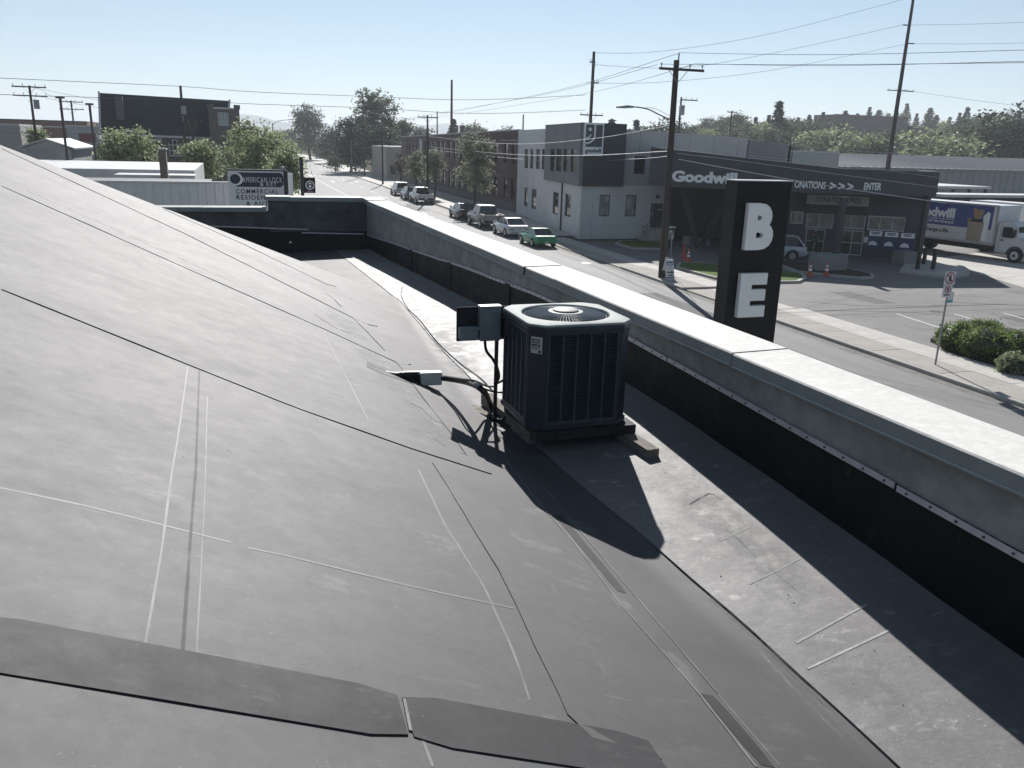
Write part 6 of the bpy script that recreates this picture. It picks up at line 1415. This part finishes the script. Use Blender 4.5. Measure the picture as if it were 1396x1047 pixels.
mb = MB(); mb.loft([[c+np.array([0, k, h]) for k, h in ((-.15, -.12), (-.15, .1), (.05, .1), (.05, -.12))] for c in (e0, e1)]); mb.build('gutter', m_lite, ch_)
w0c, w1c = (e0[0]+.3, e0[1]+.5), (e1[0]-.3, e1[1]+.5)
aw_ = [PV(u, v, w0c, w1c) for u, v in ((231, 213), (247, 190))]
ho = [(aw_[0][0], aw_[1][0], aw_[0][1], aw_[1][1])]
aw2 = [PV(u, v, w0c, w1c) for u, v in ((269, 212), (281, 191))]; ho.append((aw2[0][0], aw2[1][0], aw2[0][1], aw2[1][1]))
mb = MB(); wall(mb, w0c, w1c, 0, float(e0[2])-.05, ho, .3); mb.build('front_wall', m_chb, ch_)
for h in ho: window(ch_, w0c, w1c, *h, m_lite, g_dk, nx=3, nz=3, bar=.12, inset=.05)
for h in ho:                                            # brick arch heads
    e, n, _ = frame(w0c, w1c); cm = (h[0]+h[1])/2; hw = (h[1]-h[0])/2; o = np.array([*w0c, 0])
    for s_ in (-1, 1):
        pts = [(s_*hw, 0), (s_*hw, -.55)]+[(s_*hw*math.cos(t), -.55+.55*math.sin(t)) for t in np.linspace(0, math.pi/2, 7)]
        mb = MB(); mb.loft([[o+e*(cm+x)+n*d+np.array([0, 0, h[3]+z]) for x, z in pts] for d in (-.02, .01)]); mb.build('arch_spandrel', m_chb, ch_)
v0 = PV(211, 188.5, w0c, w1c); mb = MB(); slab(mb, w0c, w1c, v0[0], v0[0]+.7, v0[1]-.3, v0[1], .003, .05); mb.build('wall_vent', m_lite, ch_)
d0_ = np.array(YP(156, 131, CY+2.7)); d1_ = np.array(YP(166, 163, CY+.9)); mb = MB()
mb.loft([[d0_+(0, -.1, 0), d0_+(.75, -.1, 0), d0_+(.75, .5, .0), d0_+(0, .5, .0)], [d1_+(-.5, -.2, 0), d1_+(.35, -.2, 0), d1_+(.35, .5, 0), d1_+(-.5, .5, 0)]]); mb.build('roof_chimney', m_chb, ch_)
tx0, tx1, tz = from_px(283.5, 326, 148.5, CY-1.5)
h = [(YP(298, 170, CY-1.5)[0]-tx0, YP(312, 170, CY-1.5)[0]-tx0, float(YP(305, 171.5, CY-1.5)[2]), float(YP(305, 153.5, CY-1.5)[2]))]
mb = MB(); wall(mb, (tx0, CY-1.5), (tx1, CY-1.5), 0, tz, h, .3); mb.build('tower_wall', m_chb, ch_)
window(ch_, (tx0, CY-1.5), (tx1, CY-1.5), *h[0], m_lite, M('pale_louvre', (.36, .39, .41), .6), nx=3)
for xa in (tx0, tx1):
    mb = MB(); wall(mb, *(((xa, CY+5), (xa, CY-1.497)) if xa == tx0 else ((xa, CY-1.497), (xa, CY+5))), 0, tz, [], .3); mb.build('tower_wall', m_chb, ch_)
mb = MB(); mb.box(tx0+.3, tx1-.3, CY-1.2, CY+5, tz-.5, tz-.4); mb.build('tower_roof', m_trim, ch_)
for xa in (tx0-.1, tx1-.55):
    mb = MB(); mb.box(xa, xa+.65, CY-1.62, CY-1.0, tz+.003, tz+.45); mb.build('pinnacle', m_chb, ch_)
mb = MB(); mb.box(tx0+.56, tx1-.56, CY-1.6, CY-1.2, tz+.002, tz+.14); mb.build('parapet_cap', m_lite, ch_)
# annex right of the tower
a, b, z = from_px(326, 352, 174, CY+14); simple_building('low brick annex beyond the church tower', a, b, CY+14, CY+24, z, m_chb, m_roofw)
# garage, sheds and long brick block at the far left
a, b, z = from_px(31, 97, 203, 74.); gz_ = float(YP(57, 191, 74.)[2])-z
gar = simple_building('grey gabled garage with a wide closed door', a, b, 74, 84, z, M('garage_grey', (.30, .31, .32), .7), m_tin, 'garage', 'garage', over=.3, gable=gz_)
q0 = YP(36, 202, 74.); q1 = YP(77, 220, 74.); mb = MB(); mb.box(q0[0], q1[0], 73.93, 73.995, 0, q0[2]); mb.build('garage_door', M('garage_door', (.24, .25, .26), .7), gar)
a, b, z = from_px(90, 134, 173, 122.); shd = simple_building('white shed with a red-brown panel left of the church', a, b, 122, 134, z, M('shed_white', (.42, .43, .44), .7), m_roofw, 'shed', 'shed', over=.2)
q0 = YP(107, 181.5, 122.); q1 = YP(131, 194, 122.); mb = MB(); mb.box(q0[0], q1[0], 121.93, 121.995, q1[2], q0[2]); mb.build('red_panel', M('red_panel', (.22, .08, .06), .7), shd)
a, b, z = from_px(-60, 118, 164, 170.); simple_building('long red brick building at the far left', a, b, 170, 190, z, m_redbrk, m_trim, win=[(s_, s_+2.4, 5.2, 7.2) for s_ in np.arange(4, 20, 5.)])
a, b, z = from_px(-60, 26, 170, 110.); simple_building('pale rendered block in front of the red brick building', a, b, 110, 122, z, M('pale_render', (.34, .34, .33), .8), m_roofw)
a, b, z = from_px(60, 108, 174, 150.); simple_building('brown brick block behind the grey garage', a, b, 150, 160, z, m_redbrk, m_roofw, win=[(3, 5.4, z-2.6, z-1.2)])

# ================================================================== TREES
def leaf_mesh(name, blobs, n, size, m, clump=.35, seed=1, flat=.6, per=28):
    rs = np.random.RandomState(seed); blobs = np.array(blobs, float)     # cx,cy,cz,rx,ry,rz
    w = (blobs[:, 3]*blobs[:, 4]*blobs[:, 5])**.67; w /= w.sum()
    nc = max(4, n//per); bi = rs.choice(len(blobs), nc, p=w); b = blobs[bi]
    d = rs.randn(nc, 3); d /= np.linalg.norm(d, axis=1)[:, None]
    rad = 1-np.abs(rs.randn(nc))*.22; rad = np.clip(rad, .15, 1.06)
    cc = b[:, :3]+d*b[:, 3:]*rad[:, None]
    ci = np.repeat(np.arange(nc), per); N_ = len(ci)
    cs = clump*(.6+.8*rs.rand(nc))
    p = cc[ci]+rs.randn(N_, 3)*cs[ci][:, None]*np.array([1, 1, flat])
    nrm = d[ci]*.6+rs.randn(N_, 3)*.8+np.array([0, 0, .35]); nrm /= np.linalg.norm(nrm, axis=1)[:, None]
    a = np.cross(nrm, rs.randn(N_, 3)); a /= np.linalg.norm(a, axis=1)[:, None]; c = np.cross(nrm, a)
    s = size*(.55+.9*rs.rand(N_))[:, None]
    v = np.stack([p-a*s, p-c*s*.55, p+a*s, p+c*s*.55], 1).reshape(-1, 3)
    me = bpy.data.meshes.new(name); me.vertices.add(len(v)); me.vertices.foreach_set('co', v.ravel())
    me.loops.add(N_*4); me.loops.foreach_set('vertex_index', np.arange(N_*4)); me.polygons.add(N_)
    me.polygons.foreach_set('loop_start', np.arange(0, N_*4, 4)); me.polygons.foreach_set('loop_total', np.full(N_, 4)); me.update(); me.validate()
    me.materials.append(m); return me
m_bark = M('bark', (.06, .052, .045), .9, .3, 4., .5, 20, .15)
lf_mid = leaf('leaf_mid', (.15, .175, .105), (.055, .075, .048)); lf_bu = leaf('leaf_bush', (.26, .34, .10), (.08, .13, .04), .5); lf_lt = leaf('leaf_light', (.34, .385, .22), (.16, .20, .115), .52); lf_dk = leaf('leaf_dark', (.07, .095, .055), (.03, .045, .03), .4); lf_cn = leaf('needle', (.06, .08, .055), (.025, .04, .03), .25); lf_gr = leaf('leaf_grey', (.36, .37, .27), (.10, .12, .08), .45)
def trunk(mb, h, r_, crown_z, spread, seed, nl=6):
    rs = random.Random(seed); mb.tube([(0, 0, -.1), (.03*h*rs.uniform(-1, 1), .02*h*rs.uniform(-1, 1), crown_z), (0, 0, h*.8)], [r_, r_*.75, r_*.25], 8)
    for k in range(nl):
        t = rs.uniform(0, 6.28); z = crown_z+(h*.75-crown_z)*k/nl; l = spread*rs.uniform(.5, .85)
        mb.tube([(0, 0, z), (math.cos(t)*l*.5, math.sin(t)*l*.5, z+l*.3), (math.cos(t)*l, math.sin(t)*l, z+l*.65)], [r_*.45, r_*.28, r_*.1], 6)
def tree(label, loc, h, blobs, n, size, m, tr=.16, cz=None, clump=.35, seed=1, group=None, name='tree', flat=.6, sc=1.):
    t = thing(name, label, 'tree', tuple(loc), 0, group); cz = cz if cz else h*.3
    mb = MB(); trunk(mb, h, tr, cz, max(b[3] for b in blobs)*.8, seed); mb.build('trunk', m_bark, t, smooth=True, local=True)
    new('crown', leaf_mesh('crown', blobs, n, size, m, clump, seed, flat), t); return t
def blobset(h, w, cz, k, seed, dens=.5):
    rs = random.Random(seed); out = [(0, 0, (h+cz)/2, w*.30, w*.30, (h-cz)*.36)]
    for i in range(k):
        f = (i+.5)/k; z = cz+(h-cz)*(.12+.80*f); rad = w/2*math.sin(math.pi*(.18+.72*f))**.8; t = i*2.4+rs.uniform(-.5, .5); q = rad*rs.uniform(.45, .75); rr = w*rs.uniform(.17, .26)
        out.append((math.cos(t)*q, math.sin(t)*q, z, rr, rr, rr*rs.uniform(.7, 1.0)))
    return out
def tree_px(label, u, vtop, vbot, wpx, Y, n, size, m, seed, k=12, cz_f=None, **kw):
    P = YP(u, vbot, Y); D = float(np.linalg.norm(P-CAM)); zb = float(P[2]); zt_ = float(YP(u, vtop, Y)[2]); w = wpx/FPX*D*.86
    return tree(label, (float(P[0]), Y, kw.pop('z0', 0.)), zt_, blobset(zt_, w, max(.4, zb), k, seed), n, size, m, cz=max(.5, zb*.9), seed=seed, **kw)
tree_px('street tree with pale backlit leaves in front of the brown brick building', 649, 181, 264, 64, 84.5, 5200, .13, lf_gr, 21, 16, clump=.30)
tree_px('small street tree beside the wooden pole by the white pickup', 592, 204, 250, 32, 104., 2600, .13, lf_gr, 22, 10, clump=.28)
tree_px('small round street tree left of the wooden pole', 566, 207, 247, 26, 109., 2200, .13, lf_gr, 23, 9, clump=.28)
tree_px('thin brownish street tree at the end of the brick building', 546, 208, 244, 18, 124., 1000, .12, leaf('leaf_brown', (.12, .09, .07), (.06, .045, .04)), 24, 7, clump=.28)
# big trees at the bend of the street
tree_px('tall poplar with an open crown above the dark street trees', 512, 124, 205, 72, 205., 7000, .30, lf_mid, 25, 18, clump=.7, tr=.5)
tree_px('dark spreading tree shading the street below the poplar', 478, 163, 232, 62, 190., 6000, .28, lf_dk, 26, 14, clump=.7, tr=.4)
tree_px('dark tree shading the pavement beside the cream building', 518, 172, 236, 60, 182., 6000, .28, lf_dk, 27, 14, clump=.7, tr=.4)
tree_px('rounded tree standing alone left of the poplar', 423, 148, 208, 58, 300., 6000, .38, lf_mid, 28, 16, clump=.9, tr=.5)
tree_px('tree growing behind the end of the brick building', 548, 164, 196, 30, 215., 2600, .3, lf_mid, 29, 9, clump=.7)
tree_px('small dark tree beyond the rounded tree on the street', 452, 176, 222, 28, 260., 2600, .34, lf_dk, 30, 9, clump=.8)
for k, (u, v0_, v1_, w, Y) in enumerate(((404, 186, 212, 22, 420.), (388, 180, 205, 20, 460.), (440, 190, 214, 22, 330.), (396, 178, 200, 16, 520.))):
    tree_px('dark far tree at the end of the street', u, v0_, v1_, w, Y, 1500, .45, lf_dk, 40+k, 7, clump=1.0, group='far trees at the street end')
# left of the street
tree_px('large light green locust tree behind the locksmith board', 355, 178, 258, 112, 62., 9000, .11, lf_lt, 31, 22, clump=.30, tr=.2)
tree_px('light green locust tree hugging the locksmith board on its street side', 392, 205, 262, 50, 56., 4000, .10, lf_lt, 32, 12, clump=.26)
tree_px('rounded mid green tree in front of the church wall', 176, 183, 240, 86, 72., 7000, .13, lf_lt, 33, 18, clump=.32, tr=.2)
tree_px('smaller rounded tree between the chimney and the locust', 275, 197, 240, 56, 70., 4500, .12, lf_lt, 34, 12, clump=.30)
tree_px('small shrubby tree behind the dark SUV', 150, 200, 236, 34, 76., 2000, .12, lf_mid, 35, 8, clump=.28)
tree_px('pale shrub growing in front of the red brick building', 52, 176, 198, 26, 105., 1500, .16, lf_lt, 36, 7, clump=.3)
# shrubs down the street
tree_px('clipped shrub on the verge far down the street', 457, 213, 232, 22, 195., 1500, .16, lf_mid, 37, 7, clump=.4)
# clipped bushes in the bed by the car park
bed = [tuple(GP(u, v, .0)[:2]) for u, v in ((1268, 466), (1300, 482), (1345, 497), (1420, 530), (1470, 500), (1440, 470), (1380, 452), (1300, 448))]
q = MB(); q.prism(bed, -.01, .14); o = q.build('planting_bed', m_soil); o['kind'] = 'structure'
def bush(label, u, v, wpx, vtop, m, n, size, seed):
    P = GP(u, v, .1); D = float(np.linalg.norm(P-CAM)); w = wpx/FPX*D; zt_ = float(YP(u, vtop, P[1])[2]); zt_ = max(.7, zt_)
    t = thing('clipped_bush', label, 'bush', (float(P[0]), float(P[1])+w*.25, .1))
    bl = [(0, 0, zt_*.45, w*.46, w*.46, zt_*.5), (w*.12, -w*.08, zt_*.5, w*.34, w*.36, zt_*.46), (-w*.15, .1, zt_*.42, w*.3, w*.36, zt_*.45)]
    mb = MB()
    for k in range(7): a_ = k*.9; mb.tube([(0, 0, -.05), (math.cos(a_)*w*.2, math.sin(a_)*w*.2, zt_*.6)], [.03, .012], 5)
    mb.build('stems', m_bark, t, local=True, kind='stuff')
    rs = np.random.RandomState(seed)
    new('foliage', leaf_mesh('foliage', bl, n, size, m, .07, seed, .9, 20), t)
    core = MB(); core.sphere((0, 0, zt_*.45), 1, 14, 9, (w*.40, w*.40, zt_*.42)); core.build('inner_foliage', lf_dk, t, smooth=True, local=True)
bush('loose leafy bush at the kerb end of the planting bed', 1312, 480, 46, 446, lf_bu, 5000, .045, 51)
bush('rounded clipped bush in the middle of the planting bed', 1357, 492, 66, 452, lf_bu, 9000, .035, 52)
bush('clipped bush behind the rounded one in the planting bed', 1345, 468, 56, 441, lf_bu, 7000, .035, 53)
bush('clipped bush at the far end of the planting bed', 1402, 490, 40, 455, lf_bu, 5000, .035, 54)
bush('low straggling plant at the front of the planting bed', 1388, 512, 34, 488, lf_lt, 2600, .045, 55)
rs = random.Random(5)
# hill on the right with its trees
hx_ = np.arange(40, 700, 30.); hyv = np.arange(130, 900, 35.)
def hill_z(x, y):
    ang = math.atan2(x, y); d = math.hypot(x, y)
    r_ = min(1, max(0, (d-170)/230)); s_ = min(1, max(0, (math.degrees(ang)-18)/12))
    return 12*r_*r_*(3-2*r_)*s_*s_*(3-2*s_)*(1+.12*math.sin(x*.02)+.1*math.sin(y*.03))-.5
hm = MB(); nx = len(hx_); hm.v = [(x, y, hill_z(x, y)) for y in hyv for x in hx_]; hm.f = [(j*nx+i, j*nx+i+1, (j+1)*nx+i+1, (j+1)*nx+i) for j in range(len(hyv)-1) for i in range(nx-1)]
o = hm.build('hill', M('hillside', (.05, .06, .03), 1., .3, .08, sp=0.), smooth=True); o['kind'] = 'structure'
def conifer_mesh(h, w, seed, n=2600):
    rs = np.random.RandomState(seed); tiers = 17; P_, D_ = [], []
    for i in range(tiers):
        f = (i+.3)/tiers; z = h*(.10+.88*f); L = w/2*(1-f)**.8*(.75+.5*rs.rand())+.25
        nb = 8
        for k in range(nb):
            t = rs.rand()*6.28; l = L*(.6+.5*rs.rand()); m_ = 16
            q = rs.rand(m_)**.6*l
            P_.append(np.stack([np.cos(t)*q, np.sin(t)*q, z-q*.28+rs.randn(m_)*.12], 1)+rs.randn(m_, 3)*.16)
    p = np.concatenate(P_); N_ = len(p); s = (.28+.28*rs.rand(N_))[:, None]
    a = rs.randn(N_, 3)*np.array([1, 1, .35]); a /= np.linalg.norm(a, axis=1)[:, None]; nrm = rs.randn(N_, 3)*.6+np.array([0, 0, 1.]); c = np.cross(nrm, a); c /= np.linalg.norm(c, axis=1)[:, None]
    v = np.stack([p-a*s, p-c*s*.5, p+a*s, p+c*s*.5], 1).reshape(-1, 3)
    me = bpy.data.meshes.new('crown'); me.vertices.add(len(v)); me.vertices.foreach_set('co', v.ravel()); me.loops.add(N_*4); me.loops.foreach_set('vertex_index', np.arange(N_*4)); me.polygons.add(N_); me.polygons.foreach_set('loop_start', np.arange(0, N_*4, 4)); me.polygons.foreach_set('loop_total', np.full(N_, 4)); me.update(); me.materials.append(lf_cn); return me
con_me = [conifer_mesh(16, 6.5, s) for s in (1, 2, 3)]
brd_me = [leaf_mesh('crown', blobset(10, 9, 2, 12, s), 3200, .30, mm, .8, s) for s, mm in ((61, lf_mid), (62, lf_mid), (63, lf_lt), (64, lf_dk))]
tk = MB(); tk.tube([(0, 0, -.6), (0, 0, 8), (0, 0, 15)], [.28, .2, .05], 7); con_tr = tk.mesh('trunk', True); con_tr.materials.append(m_bark)
tk = MB(); trunk(tk, 10, .25, 3, 3.5, 4); brd_tr = tk.mesh('trunk', True); brd_tr.materials.append(m_bark)
def plant(kind, u, Y, vtop, label, group, k=0, wide=1.):
    x = float(YP(u, 190, Y)[0]); zg = max(0, hill_z(x, Y)) if x > 40 else 0; zt_ = float(YP(u, vtop, Y)[2]); h = max(3., zt_-zg); s_ = h/(16. if kind == 'c' else 10.5)
    t = thing('conifer_tree' if kind == 'c' else 'leafy_tree', label, 'tree', (x, Y, zg), rs.uniform(0, 6), group); w_ = s_*wide*(1. if kind == 'c' else 1.)
    t.scale = (w_, w_, s_)
    new('trunk', con_tr if kind == 'c' else brd_tr, t); new('crown', (con_me if kind == 'c' else brd_me)[k % (3 if kind == 'c' else 4)], t); return t
gc, gb = 'conifers on the wooded hill', 'leafy trees on the wooded hill'
lc, lbd = 'dark conifer among the trees on the wooded hill', 'leafy tree among the woods on the far hill'
plant('c', 1058, 210., 135, 'tallest dark conifer rising above the woods behind the corner building', None, 0, 1.3)
for k, (u, v, Y) in enumerate(((867, 158, 190), (968, 166, 260), (982, 163, 270), (1028, 155, 240), (1045, 152, 235), (1100, 152, 300), (1118, 148, 300), (1135, 151, 310), (1148, 146, 320), (1165, 150, 320), (1180, 141, 340), (1193, 145, 350), (1206, 150, 340), (1230, 136, 380), (1262, 142, 360), (1312, 141, 300), (1303, 149, 310), (1085, 156, 280), (1010, 164, 260), (955, 168, 250), (940, 170, 255), (1218, 147, 360), (1245, 150, 370), (1272, 152, 330), (1290, 155, 320), (1338, 152, 300), (1365, 150, 280), (1384, 149, 270))):
    plant('c', u, float(Y), v+3, lc, gc, k, (1.2, 1.0, 1.4)[k % 3])
for k, (u, v, Y) in enumerate(((1000, 172, 220), (1022, 170, 215), (1040, 168, 210), (1066, 166, 215), (1082, 164, 220), (1098, 170, 200), (1110, 176, 185), (1128, 166, 230), (1018, 178, 190), (1050, 178, 180), (1290, 166, 250), (1312, 160, 240), (1332, 158, 230), (1352, 158, 220), (1374, 158, 210), (1392, 154, 205), (1410, 156, 200), (1340, 172, 180), (1365, 176, 165), (1390, 172, 160), (1135, 184, 165), (985, 174, 230), (965, 176, 220), (1276, 170, 260), (1150, 160, 330), (1225, 158, 330), (1195, 158, 330), (1258, 164, 300))):
    plant('b', u, float(Y), v, lbd, gb, k, 1.15)
plant('b', 1172, 150., 178, 'rounded light green tree in front of the stepped brick building', None, 2, 1.3)
plant('b', 1198, 146., 190, 'small mid green tree next to the rounded light green one', None, 0, 1.2)
plant('b', 1286, 142., 182, 'broad light green tree behind the warehouse roof', None, 2, 1.9)
plant('b', 1378, 150., 148, 'large dark leafy tree at the right end of the warehouse', None, 3, 1.4)
plant('b', 1345, 150., 178, 'light green tree beside the large dark one over the warehouse', None, 1, 1.4)
for k, (u, v, Y, kd) in enumerate(((618, 160, 230., 'c'), (640, 172, 260., 'b'), (655, 176, 270., 'b'), (690, 176, 300., 'b'), (630, 170, 250., 'c'), (575, 176, 260., 'b'), (832, 160, 200., 'c'), (905, 166, 190., 'b'), (880, 170, 200., 'b'))):
    plant(kd, u, Y, v, 'dark treetop showing over the roofs of the street buildings', 'treetops over the roofs', k, 1.3)
rs2 = random.Random(77)
for k in range(150):
    u = rs2.uniform(930, 1450); Y = rs2.uniform(170, 440)
    if 1085 < u < 1295 and Y < 300: Y = rs2.uniform(170, 235)
    x = float(YP(u, 190, Y)[0]); zg = max(0, hill_z(x, Y)) if x > 40 else 0
    h = rs2.uniform(7, 10.5) if not (1085 < u < 1295 and Y < 300) else rs2.uniform(5, 7.5)
    cnf = rs2.random() < (.15 if Y > 300 else .06)
    if cnf: h *= rs2.uniform(1.0, 1.5)
    d_ = math.hypot(x, Y); el_ = (zg+h-HCAM)
    P_ = AX.T@(np.array([x, Y, zg+h])-CAM); vt_ = PH/2+FPX*P_[1]/P_[2]
    plant('c' if cnf else 'b', u, Y, vt_, lc if cnf else lbd, gc if cnf else gb, k, rs2.uniform(1.1, 1.6))
# stepped brick building on the hill
sbY = 285.
sb_ = thing('hillside_block', 'stepped brown brick building with strip windows on the wooded hill', 'building', (float(YP(1190, 180, sbY)[0]), sbY, 10))
m_sbb = M('hill_brick', (.15, .12, .11), .85, .1, .5)
for (u0, u1, vt, vb, Y) in ((1140, 1238, 158, 200, 292.), (1092, 1285, 172, 200, 288.), (1175, 1285, 182, 205, 284.)):
    x0, x1, z = from_px(u0, u1, vt, Y); zbm = float(YP(1190, vb, Y)[2]); mb = MB(); mb.box(x0, x1, Y, Y+14+(292-Y)*1.5, zbm, z); mb.build('storey', m_sbb, sb_)
    n = 12
    for k in range(n):
        a = x0+(x1-x0)*(k+.15)/n; b = x0+(x1-x0)*(k+.85)/n; mb = MB(); mb.box(a, b, Y-.06, Y-.004, z-2.6, z-1.5); mb.build('window', g_dk, sb_)
    mb = MB(); mb.box(x0-.3, x1+.3, Y-.3, Y-.01, z-.5, z+.1); mb.build('cornice', m_redbrk, sb_)
a, b, z = from_px(1222, 1262, 198, 172.); simple_building('pale house between the trees behind the warehouse', a, b, 172, 182, z, M('house_pale', (.36, .37, .38), .8), m_trim, 'house', 'house', win=[(1.0, 2.2, z-2.4, z-.9), (3.2, 4.4, z-2.4, z-.9)], over=.4)
a, b, z = from_px(1315, 1336, 193, 176.); simple_building('small grey house right of the broad light green tree', a, b, 176, 186, z, M('house_grey', (.25, .26, .28), .8), m_trim, 'house', 'house', over=.4)
# distant ridge
rg = MB(); rsn = np.random.RandomState(8)
xsr = np.linspace(-2600, 3400, 140); prof = 62+26*np.sin(xsr*.0024+.6)+20*np.sin(xsr*.0061+2.)+8*np.sin(xsr*.021)+2.5*rsn.randn(140)
prof = np.clip(prof, 25, 130)
rg.loft([[(x, 3600, -10), (x, 3680, p*.4), (x, 3950, p), (x, 4800, -10)] for x, p in zip(xsr, prof)])
o = rg.build('distant_ridge', M('ridge_forest', (.05, .065, .04), 1., .2, .004, sp=0.), smooth=True); o['kind'] = 'structure'

# ================================================================== SUMMER HAZE
hz = MB(); hz.box(-9400, 9400, -3400, 12400, -12.5, 150)
ho_ = hz.build('haze', None); ho_['kind'] = 'stuff'
hm_ = bpy.data.materials.new('haze_air'); hm_.use_nodes = True; hn = hm_.node_tree
hn.nodes.remove(hn.nodes['Principled BSDF']); pv = hn.nodes.new('ShaderNodeVolumePrincipled')
pv.inputs['Color'].default_value = (.86, .93, 1, 1); pv.inputs['Density'].default_value = .00035; pv.inputs['Anisotropy'].default_value = .2
hn.links.new(pv.outputs[0], hn.nodes['Material Output'].inputs['Volume']); ho_.data.materials.append(hm_)
